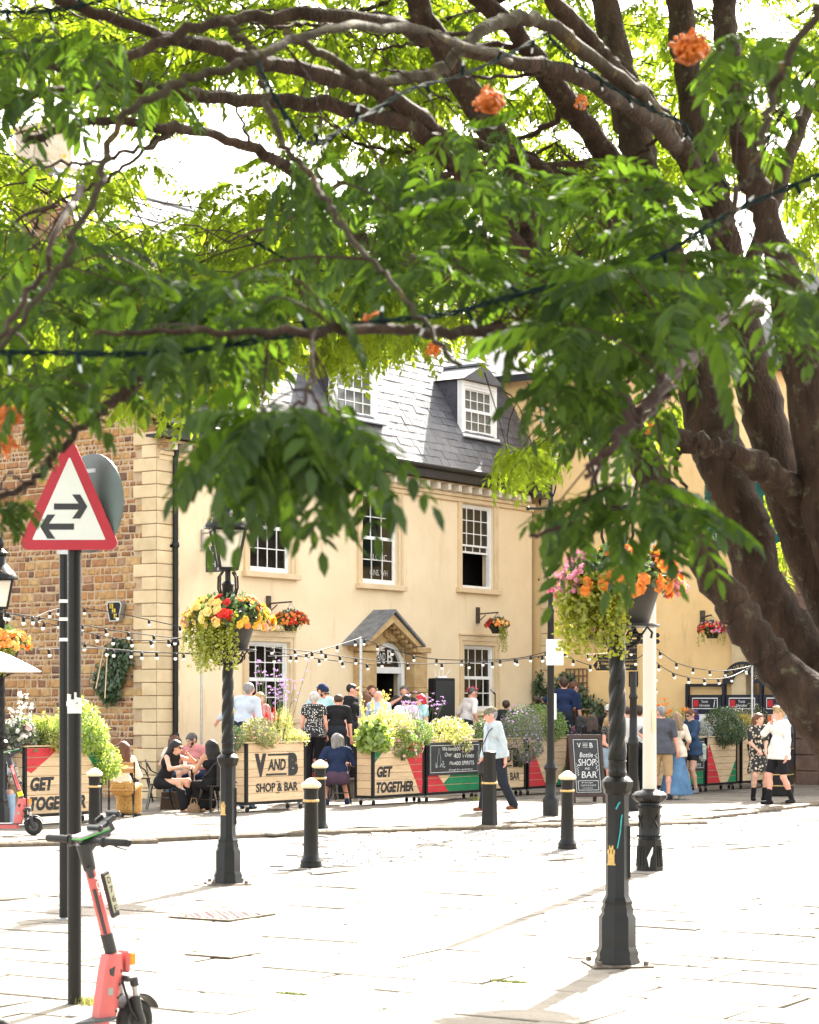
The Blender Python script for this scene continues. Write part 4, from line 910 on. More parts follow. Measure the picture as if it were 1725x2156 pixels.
bollard('farther black bollard right behind another one beside the planter marked V AND B', 674, 1752, 0, hpx=152)
bollard('black bollard with gold dome standing in front of the A board', 1195, 1788, 0, hpx=165)
bollard('black bollard in front of the GET TOGETHER planter, beside the sign poles', 199, 1770, PZ, hpx=153)
bollard('eight sided tapered bollard without a dome in front of the walking man', 1031, 1737, PZ, 'oct', 165)
# ---- tall slim column with lantern and notices
p = G(1160, 1718, PZ); t = thing('street_column', 'tall slim black street light column in front of the red striped planter', 'lamp post', p)
m = MB(); m.lathe([(.13, 0), (.13, .26), (.12, .29), (.1, .31), (.095, .33), (.088, .34), (.086, .72), (.1, .74), (.12, .78), (.1, .81), (.07, .86), (.062, .9)], 20); part('base', m, M_black, t)
m = MB(); m.lathe([(.062, .9), (.052, 3.3), (.06, 3.32), (.06, 3.36), (.045, 3.38), (.04, 5.2), (.06, 5.22), (.04, 5.26)], 12); part('shaft', m, M_black, t)
m = MB(); m.tube([(-.35, 0, 5.0), (.35, 0, 5.0)], .02, 6); m.ball((-.37, 0, 5.0), .035); m.ball((.37, 0, 5.0), .035); m.box((0, 0, 5.0), (.12, .12, .08), .02); part('ladder_bar', m, M_black, t)
lantern(t, 5.55, .11, .22, .45)
m = MB(); m.box((.06, -.07, 2.66), (.28, .012, .42)); part('notice', m, M_white, t, smooth=False)
m = MB(); m.box((.07, -.06, 1.78), (.035, .01, .42)); part('sticker_strip', m, M_white, t, smooth=False)
# ---- finger post
p = G(1334, 1707, PZ); fp = thing('finger_post', 'black finger post with gold edged direction signs behind the near lamp post', 'direction sign', p)
m = MB(); m.lathe([(.12, 0), (.12, .28), (.105, .32), (.085, .34), (.082, 1.1), (.095, 1.12), (.095, 1.16), (.085, 1.2), (.085, 1.24), (.07, 1.26), (.06, 1.9), (.075, 1.92), (.075, 1.96), (.055, 2.0), (.055, 3.3), (.075, 3.32), (.05, 3.4), (.004, 3.44)], 20); part('column', m, M_black, fp)
Mf = FPX / p.y
def finger(txt, x0, x1, y0, y1, left=True, tsize=None):
    zz = lambda y: CH - (y - HYP) / FPX * p.y - p.z; xx = lambda x: (x - 1334) / Mf
    a, b, c, d = xx(x0), xx(x1), zz(y1), zz(y0); k = (d - c) * .35; h = (c + d) / 2
    def pl(e): 
        return [(a - e, h), (a + k - e * .3, c - e), (b + e, c - e), (b + e, d + e), (a + k - e * .3, d + e)] if left else [(a - e, c - e), (b - k + e * .3, c - e), (b + e, h), (b - k + e * .3, d + e), (a - e, d + e)]
    yy = -.07
    m = MB(); m.prism(pl(0), yy - .012, yy + .012); f = part('finger', m, M_blackm, fp, smooth=False)
    m = MB(); m.prism(pl(.013), yy - .008, yy + .008); part('gold_edge', m, M_gold, f, smooth=False)
    if txt: text(txt, f, M_gold, (a + k + b) / 2 + .02, h, tsize[0], tsize[1], yy - .016)
    if left:                                           # small walking figure
        m = MB(); X = a + k + .03; m.ball((X, yy - .014, h + .05), (.012, .004, .012), 6, 4); m.bar((X, yy - .014, h + .035), (X, yy - .014, h - .005), .018, .004, (0, 1, 0)); m.bar((X, yy - .014, h), (X - .025, yy - .014, h - .05), .01, .004, (0, 1, 0)); m.bar((X, yy - .014, h), (X + .022, yy - .014, h - .05), .01, .004, (0, 1, 0)); m.bar((X, yy - .014, h + .03), (X + .025, yy - .014, h + .005), .008, .004, (0, 1, 0)); part('walking_figure', m, M_gold, f, smooth=False)
finger('University of Northampton\nWaterside Campus', 1248, 1341, 1391, 1412, True, (.56, .12))
finger('Ogd Angul S', 1248, 1341, 1378, 1389, True, (.36, .055))
finger('Aski', 1277, 1341, 1365, 1376, True, (.18, .05)); finger('', 1275, 1341, 1353, 1363)
finger('M', 1326, 1389, 1333, 1343, False, (.05, .05)); finger('ch', 1326, 1389, 1346, 1356, False, (.1, .05))
# ---- white pole on an ornate black base
p = G(1368, 1833); wp = thing('white_pole', 'tall white pole on an ornate black cast iron base', 'pole', p); k = FPX / p.y
m = MB(); m.lathe([(.158, 0), (.158, .02), (.135, .33), (.14, .35), (.13, .36), (.128, .38)], 8, (0, 0, 0), .5); part('pedestal', m, M_black, wp)
m = MB(); m.lathe([(.128, .38), (.122, .40), (.12, .68), (.13, .7), (.135, .73), (.12, .75), (.12, .76)], 24); part('drum', m, M_black, wp)
m = MB()
for z, rr in ((.395, .135), (.72, .137)):
    for i in range(26): a = 6.2832 * i / 26; m.ball((rr * math.cos(a), rr * math.sin(a), z), .014, 6, 4)
for i in range(8):
    a = R(22.5 + 45 * i); c = Vector((math.cos(a), math.sin(a), 0)); d = Vector((-math.sin(a), math.cos(a), 0)); r_ = .141
    for q0, q1 in (((-.03, .06), (.0, .12)), ((.0, .12), (.03, .06)), ((-.03, .26), (.0, .2)), ((.0, .2), (.03, .26)), ((-.035, .05), (-.035, .28)), ((.035, .05), (.035, .28))):
        rz_ = lambda z: .148 - .02 * z / .33
        m.tube([c * rz_(q0[1]) + d * q0[0] + Vector((0, 0, q0[1])), c * rz_(q1[1]) + d * q1[0] + Vector((0, 0, q1[1]))], .006, 4)
    if i % 2 == 0:
        for s1, s2 in ((.04, .03), (-.04, .03), (.04, -.03), (-.04, -.03)): m.tube([c * .121 + Vector((0, 0, .56)), c * .124 + d * s1 * 1.2 + Vector((0, 0, .56 + s2 * 2.6))], [.014, .003], 5)
part('cast_ornament', m, M_black, wp)
m = MB(); m.lathe([(.12, .76), (.15, .78), (.185, .82), (.185, .85), (.15, .885), (.1, .9), (.085, .915), (.08, .92)], 24); vs = m.v
m.v = [(x * (1 + .09 * abs(math.cos(6 * math.atan2(y, x)))), y * (1 + .09 * abs(math.cos(6 * math.atan2(y, x)))), z) if .77 < z < .89 else (x, y, z) for x, y, z in vs]; part('acanthus_collar', m, M_black, wp)
m = MB(); m.lathe([(.078, .915), (.075, 2.0), (.07, 4.0), (.055, 7.2)], 20); part('shaft', m, mat('aged_white_paint', (.55, .52, .44), .45, 0, .04, 2, dirt=((.5, .4, .25), 2, .68)), wp)
m = MB(); m.bb((.02, -.085, 1.56), (.06, -.07, 1.8)); part('access_hatch', m, M_cream, wp, smooth=False)
m = MB(); m.tube([(-.02, -.152, .05), (-.025, -.15, .15), (.0, -.146, .2), (.02, -.142, .27)], [.004, .02, .018, .006], 6); part('paint_splash', m, M_white, wp)
# ---- traffic sign on the near pole, and the pole behind
p = G(157, 2113); ts = thing('traffic_sign', 'red bordered triangular two way traffic sign on the near black pole', 'road sign', p); k = FPX / p.y
zt_ = lambda y: CH - (y - HYP) / k; xt = lambda x: (x - 157) / k
m = MB(); m.tube([(0, 0, 0), (0, 0, zt_(960))], .043, 20); m.lathe([(.043, 0), (.047, .005), (.043, .01)], 20); part('pole', m, M_black, ts)
tri = [(xt(151), zt_(912)), (xt(40), zt_(1159.5)), (xt(258), zt_(1159.5))]
def rtri(off, rad, n=6):
    c = Vector((sum(a for a, b in tri) / 3, sum(b for a, b in tri) / 3)); P_ = [Vector(a) for a in tri]; out = []
    inn = []
    for i in range(3):
        a, b, d = P_[i - 1], P_[i], P_[(i + 1) % 3]; u = (a - b).normalized(); v = (d - b).normalized(); bis = (u + v).normalized(); s = (off + rad) / math.sin(u.angle(v) / 2); inn.append((b + bis * s, u, v))
    for (q, u, v) in inn:
        if rad < 1e-4: out.append((q.x, q.y)); continue
        n1 = Vector((u.y, -u.x)); n2 = Vector((-v.y, v.x))
        bis = -(u + v).normalized(); a0 = math.atan2(bis.y, bis.x); sp = (math.pi - u.angle(v)) / 2
        for j in range(n + 1): t = a0 - sp + 2 * sp * j / n; out.append((q.x + rad * math.cos(t), q.y + rad * math.sin(t)))
    return out
m = MB(); m.prism(rtri(0, .045)[::1], -.075, -.06); part('sign_plate', m, mat('sign_red', (.44, .014, .035), .4, 0, .06, 6, dirt=((.7, .5, .5), 9, .68)), ts, smooth=False)
m = MB(); m.prism(rtri(.062, .006), -.0775, -.0755); part('white_field', m, mat('sign_reflective_white', (.72, .75, .76), .35, 0, .03, 5), ts, smooth=False)
M_arr = mat('sign_black', (.035, .037, .045), .5)
def arrow(x0, x1, y, s):
    a, b = xt(x0), xt(x1); z = zt_(y); w_ = .019; hw = .075; 
    if s > 0: pts = [(a, z - w_), (b - .055, z - w_), (b - .095, z - hw), (b - .045, z - hw), (b, z), (b - .045, z + hw), (b - .095, z + hw), (b - .055, z + w_), (a, z + w_)]
    else: pts = [(b, z + w_), (a + .055, z + w_), (a + .095, z + hw), (a + .045, z + hw), (a, z), (a + .045, z - hw), (a + .095, z - hw), (a + .055, z - w_), (b, z - w_)]
    m = MB(); m.prism(pts, -.0795, -.0778); part('arrow', m, M_arr, ts, smooth=False)
arrow(118, 188, 1069, 1); arrow(89, 160, 1111, -1)
m = MB(); cxs, czs = .0, zt_(1057); m.M = Matrix.Translation((.1, .09, czs)) @ Matrix.Rotation(R(-43), 4, 'Z') @ Matrix.Rotation(R(90), 4, 'X'); m.lathe([(.305, 0), (.312, .003), (.312, .01), (.3, .012)], 48); part('round_sign_back', m, mat('grey_sign_back', (.12, .165, .165), .35, .1, .15, 3, dirt=((.07, .085, .085), 3, .6)), ts)
m = MB(); m.bar((.1 - .16, .235, zt_(988)), (.1 + .19, -.08 + .02, zt_(988)), .015, .02) if 0 else m.bar((-.08, .23, zt_(988)), (.27, -.09 + .03, zt_(988)), .015, .025); m.bb((xt(60), .03, zt_(1128)), (xt(235), .046, zt_(1122))); part('fixing_channel', m, M_steel, ts, smooth=False)
m = MB(); zz = zt_(1502); m.lathe([(.0445, zz), (.0446, zz + .06)], 20); 
for i in range(9): a = R(-150 + 15 * i); m.box((.044 * math.cos(a), .044 * math.sin(a), zz + .06 + .012 * (i * 7 % 4)), (.014, .014, .03 + .02 * (i % 3)), 0, Matrix.Rotation(a, 3, 'Z'))
part('torn_sticker', m, M_white, ts, smooth=False)
p = G(135, 1936); bp2 = thing('sign_pole', 'black pole with three white bands just behind the traffic sign', 'pole', p); k2 = FPX / p.y
zq = lambda y: CH - (y - HYP) / k2
m = MB(); m.tube([(0, 0, 0), (0, 0, zq(1150))], .042, 20); part('pole', m, M_black, bp2)
for y in (1266, 1304, 1347): m = MB(); m.lathe([(.0435, zq(y) - .014), (.0436, zq(y) + .014)], 20); part('white_band', m, M_white, bp2)
m = MB(); m.lathe([(.07, 0), (.07, .01), (.045, .02)], 16); part('ground_collar', m, M_steel, bp2)
m = MB(); m.bb((-.05, -.07, zq(1168)), (.05, -.04, zq(1158))); part('clip', m, M_steel, bp2, smooth=False)
# ================================================================ planters
def plank_colour(dsg, x, z, L, H): return None
def planter(label, loc, L, H, dsg, Dp=.42, group='timber planters on castors'):
    """box planter: post frame, boarded front and end; the paint runs across the boards as separate boards pieces"""
    t = thing('planter', label, 'planter', loc, RU, group); z0 = .13; nb = 7; bh = (H - .06) / nb; p = .05
    fr = MB()
    for x in (p / 2, L - p / 2):
        for y in (p / 2, Dp - p / 2): fr.bb((x - p / 2, y - p / 2, z0), (x + p / 2, y + p / 2, z0 + H))
    for y in (p / 2, Dp - p / 2): fr.bb((p, y - p / 2 + .001, z0), (L - p, y + p / 2 - .001, z0 + .045))
    for x in (p / 2, L - p / 2): fr.bb((x - p / 2 + .001, p, z0), (x + p / 2 - .001, Dp - p, z0 + .045))
    part('frame', fr, M_blackm, t, smooth=False)
    x0, x1 = p + .002, L - p - .002
    polys = {'plain': [], 'gt': [('g', [(0, 1), (.30, 1), (0, .62)]), ('r', [(.62, .82), (.78, 1), (1, 1), (1, 0), (.95, 0)])],
             'chalk': [('r', [(0, 0), (.4, 0), (.2, .34), (0, .34)]), ('g', [(.4, 0), (1, 0), (1, .34), (.45, .34), (.3, .17)]), ('g', [(.96, 1), (1, 1), (1, .93)])],
             'redleft': [('r', [(0, 0), (.45, 0), (.08, .86), (0, .72)]), ('g', [(.7, 0), (1, 0), (1, .5)])],
             'gtleft': [('r', [(0, 1), (.45, 1), (.06, .62), (0, .66)]), ('g', [(.76, 1), (1, 1), (1, .55)])],
             'chalkright': [('g', [(.3, 0), (1, 0), (1, 1), (.6, 1), (.15, .2)]), ('r', [(0, 0), (.25, 0), (.1, .2), (0, .2)])]}[dsg]
    for i in range(nb):
        a, b = i / nb, (i + 1) / nb; za, zb = z0 + .047 + i * bh, z0 + .047 + (i + 1) * bh - .005
        m = MB(); yy = .008 + random.uniform(0, .004); m.bb((x0, yy, za), (x1, yy + .02, zb), .003); pl = part('board', m, M_plank, t, smooth=False)
        for c, poly in polys:                          # painted part of this board
            def clip(pl_, ax_, v, keep):
                o = []
                for q, r in zip(pl_, pl_[1:] + pl_[:1]):
                    iq, ir = (q[1] - v) * keep >= 0, (r[1] - v) * keep >= 0
                    if iq: o.append(q)
                    if iq != ir: s = (v - q[1]) / (r[1] - q[1]); o.append((q[0] + (r[0] - q[0]) * s, v))
                return o
            q = clip(clip(poly, 1, a + .004, 1), 1, b - .004, -1)
            if len(q) < 3: continue
            m = MB(); pts = [(x0 + u * (x1 - x0), za + (v - a) * nb * (zb - za)) for u, v in q]
            ar = sum(pts[k][0] * pts[(k + 1) % len(pts)][1] - pts[(k + 1) % len(pts)][0] * pts[k][1] for k in range(len(pts)))
            if ar < 0: pts = pts[::-1]
            m.prism(pts, yy - .0015, yy + .001); part('red_paint' if c == 'r' else 'green_paint', m, M_red if c == 'r' else M_green, pl, smooth=False)
        m = MB(); m.bb((.01, p + .002, za), (.03, Dp - p - .002, zb), .003); part('board', m, M_plank, t, smooth=False)
        m = MB(); m.bb((L - .03, p + .002, za), (L - .01, Dp - p - .002, zb), .003); part('board', m, M_plank, t, smooth=False)
    m = MB(); m.bb((p, Dp - .03, z0 + .05), (L - p, Dp - .012, z0 + H - .01)); part('back_boards', m, M_plank, t, smooth=False)
    m = MB(); m.bb((-.012, -.012, z0 + H), (L + .012, .03, z0 + H + .022)); m.bb((-.012, Dp - .03, z0 + H), (L + .012, Dp + .012, z0 + H + .022)); m.bb((-.012, .03, z0 + H), (.03, Dp - .03, z0 + H + .022)); m.bb((L - .03, .03, z0 + H), (L + .012, Dp - .03, z0 + H + .022)); part('rim', m, M_plank, t, smooth=False)
    m = MB(); m.bb((.032, .032, z0 + H - .12), (L - .032, Dp - .032, z0 + H - .05)); part('soil', m, M_dirt, t, smooth=False)
    for x in (.09, L - .09):
        for y in (.07, Dp - .07):
            m = MB(); m.bb((x - .03, y - .03, z0 - .035), (x + .03, y + .03, z0 - .001)); m.bar((x - .018, y, z0 - .02), (x - .006, y, .045), .008, .03, (1, 0, 0)); m.M = None
            c = part('caster', m, M_steel, t, smooth=False)
            w_ = MB(); w_.M = Matrix.Translation((x + .015, y + .0, .048)) @ Matrix.Rotation(R(90), 4, 'X') @ Matrix.Translation((0, 0, -.014)); w_.lathe([(.02, 0), (.044, .002), (.048, .007), (.048, .021), (.044, .026), (.02, .028)], 14); part('caster_wheel', w_, M_blackm, c)
    return t, z0, x0, x1
def vandb(t, z0, H, L, M_=None, part_=None):
    c = L / 2 + .01; h = H
    text('V', t, M_letter, c - L * .27, z0 + h * .64, L * .19, h * .38, .005, bold=.075); text('B', t, M_letter, c + L * .275, z0 + h * .64, L * .165, h * .38, .005, bold=.075)
    text('AND', t, M_letter, c, z0 + h * .64, L * .3, h * .19, .005, shear=.15, bold=.035)
    text('SHOP & BAR', t, M_letter, c + .01, z0 + h * .27, L * .7, h * .15, .005, bold=.03)
    m = MB(); m.bb((c - L * .15, .003, z0 + h * .79), (c + L * .19, .0062, z0 + h * .82)); m.bb((c - L * .18, .003, z0 + h * .465), (c + L * .16, .0062, z0 + h * .495)); m.bb((c - .03, .003, z0 + h * .355), (c + .07, .0062, z0 + h * .365)); m.bb((c - .03, .003, z0 + h * .165), (c + .07, .0062, z0 + h * .175)); part('lettering_rule', m, M_letter, t, smooth=False)
def gett(t, z0, H, L):
    for s, cx, cz, w_, hh in (('GET', .20, .47, .32, .2), ('TOGETHER', .415, .19, .77, .2)):
        text(s, t, M_letter, .05 + (L - .1) * cx + .01, z0 + H * cz, (L - .1) * w_, H * hh, .0045, shear=.18, bold=.05)
def at_row(o, x):                                     # distance along the pub direction from o to the sight line at picture x
    a = (x - CXP) / FPX; return (a * o.y - o.x) / (UX.x - a * UX.y)
# left planter
o = G(135 / 1.0, 1738, PZ); o = G(36 + 16, 1741, PZ); Ll = at_row(o, 215)
pl_left, z0, x0, x1 = planter('large timber planter lettered GET TOGETHER at the left behind the sign poles', o, Ll, 1.05, 'gtleft'); gett(pl_left, z0, 1.05, Ll); PLL = (o, Ll)
o = G(519, 1712, PZ); Lv = at_row(o, 645); pl_v, z0, x0, x1 = planter('timber planter lettered V AND B SHOP & BAR between lamp post and bollards', o, Lv, 1.03, 'plain'); vandb(pl_v, z0, 1.03, Lv); PLV = (o, Lv)
o = G(786, 1697, PZ); ROW = o
def row(x0_, x1_): a = at_row(ROW, x0_); b = at_row(ROW, x1_); return ROW + UX * a, b - a
oo, Lg = row(786, 894); pl_g, z0, x0, x1 = planter('timber planter lettered GET TOGETHER with green and red corners in the middle', oo, Lg, 1.0, 'gt'); gett(pl_g, z0, 1.0, Lg); PLG = (oo, Lg)
oo, Lc = row(898, 1013); pl_c, z0, x0, x1 = planter('timber planter with a chalkboard listing beers, wines and spirits', oo, Lc, 1.0, 'chalk'); PLC = (oo, Lc)
def chalk_board(t, L, z0, lines, y=-.012, zb=.36, zt=.97, orn=True):
    m = MB(); m.bb((.05, y - .014, z0 + zb), (L - .06, y + .012, z0 + zt), .004); b = part('chalkboard', m, M_chalkb, t, smooth=False)
    m = MB(); a0, a1, c0, c1 = .1, L - .11, z0 + zb + .05, z0 + zt - .05; q = y - .016
    for s in ((a0, c0, a1, c0 + .008), (a0, c1 - .008, a1, c1), (a0, c0 + .008, a0 + .008, c1 - .008), (a1 - .008, c0 + .008, a1, c1 - .008)): m.bb((s[0], q, s[1]), (s[2], q + .003, s[3]))
    part('chalk_border', m, M_chalk, b, smooth=False)
    for s, cx, cz, w_, h_, sh in lines: text(s, b, M_chalk, .1 + (L - .21) * cx, z0 + zb + .05 + (zt - zb - .1) * cz, (L - .21) * w_, (zt - zb - .1) * h_, q, shear=sh)
    if orn:                                            # chalk drawing of a bottle and fruit
        m = MB(); bx, bz, s = .1 + (L - .21) * .17, z0 + zb + .16, .85
        pts = [(-.05, 0), (-.055, .2), (-.022, .3), (-.02, .4), (.02, .4), (.022, .3), (.055, .2), (.05, 0), (-.05, 0)]
        m.tube([(bx + a * s * 1.2, q, bz + c * s) for a, c in pts], .004, 4)
        for k in range(9): a = .7 * k; m.lathe([(.02, -.002), (.016, .002)], 8, (0, 0, 0)) if 0 else m.ball((bx + .12 + .04 * math.cos(a) * (k % 3), q, bz + .03 + .03 * math.sin(a) * (k % 3)), (.02, .002, .02), 6, 4)
        for k in range(7): m.tube([(bx - .09, q, bz - .02), (bx - .09 - .05 * math.sin(k * .6 - 1.6), q, bz + .02 + .08 * math.cos(k * .6 - 1.8))], [.006, .001], 4)
        for k in range(12): m.ball((a1 - .06 - .02 * math.sin(k * 1.7), q, c0 + .05 + k * .028), (.01, .002, .008), 5, 3)
        part('chalk_drawing', m, mat('chalk_sketch', (.4, .46, .46), .9, 0, .3, 40), b)
chalk_board(pl_c, Lc, z0, [('We have\nOver', .36, .76, .24, .36, .3), ('500 BEERS', .68, .86, .4, .15, .05), ('400 Wines', .68, .6, .42, .18, .15), ('Plus', .44, .33, .12, .12, .3), ('400 SPIRITS', .69, .32, .4, .15, .02), ('Enough for a good party', .62, .08, .5, .08, .3)])
oo, Lb = row(1019, 1107); pl_b, z0, x0, x1 = planter('timber planter lettered V AND B SHOP & BAR half hidden by the walking man', oo, Lb, 1.0, 'plain'); vandb(pl_b, z0, 1.0, Lb); PLB = (oo, Lb)
oo, Lr = row(1112, 1197); pl_r, z0, x0, x1 = planter('timber planter with a red triangle behind the slim black street column', oo, Lr, 1.0, 'redleft'); PLR = (oo, Lr)
# right hand group
ROW2 = G(1553, 1663, PZ)
def row2(a_, b_): a = at_row(ROW2, a_); b = at_row(ROW2, b_); return ROW2 + UX * a, b - a
oo, L1 = row2(1412, 1485); pl_1, z0, x0, x1 = planter('timber planter with a chalkboard behind the woman in the navy shirt', oo, L1, 1.0, 'chalkright'); PL1 = (oo, L1)
chalk_board(pl_1, L1, z0, [('Come &\nJoin', .22, .82, .3, .3, .2), ('BETTER TOGETHER!', .55, .42, .7, .14, .05), ('Pull it\nup a Space', .25, .14, .3, .22, .2), ('Cheers', .7, .14, .4, .18, .3)], orn=False, zb=.33)
oo, L2_ = row2(1488, 1553); pl_2, z0, x0, x1 = planter('timber planter with red left corner and green right corner, left of the floral dress', oo, L2_, 1.0, 'redleft'); PL2 = (oo, L2_)
oo, L3_ = row2(1562, 1640); pl_3, z0, x0, x1 = planter('timber planter lettered V AND B mostly hidden by the couple at the right', oo, L3_, 1.0, 'plain'); vandb(pl_3, z0, 1.0, L3_); PL3 = (oo, L3_)
# ================================================================ plants
def bush(name, label, cat, loc, rx, ry, rz_, mt, n, sz, fls=(), asp=.5, droop=0., trunk=True, up=.3, shell=.55, stem_h=.1, lump=5, lamp_=.35):
    """foliage cloud: leaves on a lumpy ellipsoid, with stems, plus flowers"""
    t = thing(name, label, cat, loc, random.uniform(0, 6))
    d = unit(n); bl = unit(lump); k = (d @ bl.T); f = 1 - lamp_ + lamp_ * np.clip(k.max(1), 0, 1) * 1.25
    r = rng.uniform(shell, 1, n) ** .6 * f; C = d * r[:, None] * np.array([rx, ry, rz_]); C[:, 2] += rz_ * .92 - droop * (d[:, 0] ** 2 + d[:, 1] ** 2)
    N = d * .55 + unit(n) * .75 + np.array([0, 0, up]); N /= np.linalg.norm(N, axis=1)[:, None]
    V, F = leaves(C, N, sz, asp, .06); part('foliage', npmesh('foliage', V, F, mt), None, t, kind='stuff')
    m = MB()
    for i in range(6):
        a = 6.28 * i / 6 + random.random(); e = Vector((math.cos(a) * rx * .5, math.sin(a) * ry * .5, rz_ * 1.1)); m.tube([(math.cos(a) * .03, math.sin(a) * .03, -stem_h), e * .5, e], [.012, .008, .004], 5)
    part('stems', m, M_stem, t)
    for fm, q, fs in fls:
        i = rng.integers(0, n, q); D = d[i]; Cf = D * f[i][:, None] * 1.02 * np.array([rx, ry, rz_]); Cf[:, 2] += rz_ * .92 - droop * (D[:, 0] ** 2 + D[:, 1] ** 2)
        Nf = D * .8 + unit(q) * .4; Nf /= np.linalg.norm(Nf, axis=1)[:, None]; V, F = cat_([blossom(Cf, Nf, fs, 5), blossom(Cf + Nf * .006, Nf, fs * .6, 5)]); part('flowers', npmesh('flowers', V, F, fm), None, t, kind='stuff')
    return t
M_stem = mat('green_stem', (.12, .16, .06), .8, 0, .2, 8)
M_wood = mat('woody_stem', (.13, .09, .06), .9, 0, .2, 8)
def on(PL, s, y=.21, H=1.0): o, L = PL; return o + UX * (L * s) + UY * y + Vector((0, 0, .13 + H - .08))
def spikes(name, label, cat, loc, n, h, spread, stemm, headm, kind, hs=.03, leafm=None, lean=.25, group=None, heads=24):
    """upright stems carrying flower heads: kind = cluster (verbena), spire (mullein, hollyhock), grass"""
    t = thing(name, label, cat, loc, 0, group); m = MB(); CF = []; CL = []
    for i in range(n):
        a = random.uniform(0, 6.28); q = random.random() ** .6 * spread; b = Vector((math.cos(a) * q * .4, math.sin(a) * q * .3, 0)); hh = h * random.uniform(.6, 1)
        e = Vector((math.cos(a) * q * 1.1 + random.gauss(0, lean * .2), math.sin(a) * q * .7, hh)); mid = b.lerp(e, .5) + Vector((random.gauss(0, .02), 0, .05))
        m.tube([b, mid, e], [.006, .005, .003], 4)
        if kind == 'cluster':
            for k in range(3):
                z = e if k == 0 else mid.lerp(e, random.uniform(.3, .9)) + Vector((random.uniform(-.12, .12), random.uniform(-.08, .08), random.uniform(0, .1)))
                if k: m.tube([mid.lerp(e, .4), z], [.003, .002], 4)
                for _ in range(9): CF.append(z + Vector((random.gauss(0, hs * .8), random.gauss(0, hs * .8), random.gauss(0, hs * .35))))
        elif kind == 'spire':
            for k in range(heads): s = random.uniform(.35, 1); CF.append(b.lerp(mid, min(1, s * 2)).lerp(e, max(0, s * 2 - 1)) + Vector((random.gauss(0, hs * (1.3 - s)), random.gauss(0, hs * (1.3 - s)), 0)))
            for k in range(10): s = random.uniform(0, .5); CL.append(b.lerp(e, s) + Vector((random.gauss(0, .09), random.gauss(0, .09), 0)))
        elif kind == 'grass':
            pass
    part('stems', m, stemm, t)
    if CF:
        C = np.array([tuple(c) for c in CF]); N = unit(len(C)); N[:, 2] = np.abs(N[:, 2]); V, F = blossom(C, N, hs, 5); part('flower_heads', npmesh('flowers', V, F, headm), None, t, kind='stuff')
    if CL and leafm:
        C = np.array([tuple(c) for c in CL]); N = unit(len(C)); N[:, 2] = np.abs(N[:, 2]) + .3; N /= np.linalg.norm(N, axis=1)[:, None]; V, F = leaves(C, N, .11, .7, .05); part('foliage', npmesh('foliage', V, F, leafm), None, t, kind='stuff')
    return t
def grass(label, loc, n, h, spread, mt):
    t = thing('ornamental_grass', label, 'plant', loc); V = []; F = []
    for i in range(n):
        a = random.uniform(0, 6.28); q = random.random() * spread; b = np.array([math.cos(a) * q * .5, math.sin(a) * q * .3, 0]); hh = h * random.uniform(.5, 1); d = np.array([math.cos(a), math.sin(a) * .6, 0]); w_ = np.array([-math.sin(a), math.cos(a), 0]) * .009
        pr = [(0, 0), (.12, .5), (.35, .85), (.7, .9), (1.0, .7)]; k = len(V)
        for j, (u, z) in enumerate(pr):
            c = b + d * u * hh * .55 + np.array([0, 0, z * hh]); s = 1 - j / 4.2; V += [c - w_ * s, c + w_ * s]
        for j in range(4): F.append((k + 2 * j, k + 2 * j + 1, k + 2 * j + 3, k + 2 * j + 2))
    part('blades', npmesh('blades', V, F, mt), None, t, kind='stuff'); return t
# left planter
bush('tomato_like_shrub', 'bright green overflowing shrub at the right end of the left planter', 'shrub', on(PLL, .8, .15, 1.05), .55, .42, .42, L_brt, 2600, .1, (), .45, .12, stem_h=.2)
bush('tomato_like_shrub', 'bright green sprays hanging over the right corner of the left planter', 'shrub', on(PLL, 1.0, -.05, .62), .3, .22, .3, L_brt, 900, .09, (), .45, .1)
bush('planter_shrub', 'white and pale green flowering shrub at the left end of the left planter', 'shrub', on(PLL, .08, .2, 1.05), .34, .3, .26, L_grey, 1300, .09, [(F_wht, 40, .07), (F_pal, 20, .09)], .7)
grass('bright grass with pale seed heads in the middle of the left planter', on(PLL, .38, .2, 1.05), 260, .62, .4, L_brt)
bush('planter_shrub', 'low yellow green foliage under the grass in the left planter', 'shrub', on(PLL, .42, .16, 1.05), .5, .25, .18, L_ylw, 1300, .08, (), .4, .05)
spikes('hollyhock', 'tall white hollyhock at the left end of the left planter', 'flower', on(PLL, .0, .2, 1.05), 5, 1.0, .25, M_stem, F_wht, 'spire', .045, L_mid, heads=22)
spikes('seed_spike_plant', 'cream seed spikes standing in the left planter grass', 'plant', on(PLL, .42, .2, 1.05), 7, .62, .35, M_stem, L_ylw, 'spire', .045, None, heads=40)
# planter marked V AND B
bush('planter_shrub', 'dense olive green shrub with bronze tips in the planter marked V AND B', 'shrub', on(PLV, .36, .2, 1.03), .56, .34, .27, L_olive, 3000, .055, [(F_pch, 70, .03)], .4, .05, lump=9, lamp_=.2)
bush('planter_shrub', 'small end of the olive shrub leaning out behind the left lamp post', 'shrub', on(PLV, -.06, .2, 1.0), .2, .2, .22, L_dark, 600, .055, (), .4)
spikes('verbena', 'tall purple verbena rising above the planter marked V AND B', 'flower', on(PLV, .66, .22, 1.03), 22, 1.5, .42, M_stem, F_lil, 'cluster', .021, None, .5)
bush('planter_shrub', 'feathery light green base of the verbena in the planter marked V AND B', 'shrub', on(PLV, .74, .22, 1.03), .2, .2, .36, L_ylw, 1100, .07, (), .14)
bush('planter_shrub', 'small pale leaved plant at the right end of the planter marked V AND B', 'shrub', on(PLV, .95, .15, 1.03), .22, .2, .15, L_ylw, 700, .05, [(F_wht, 20, .03)], .4)
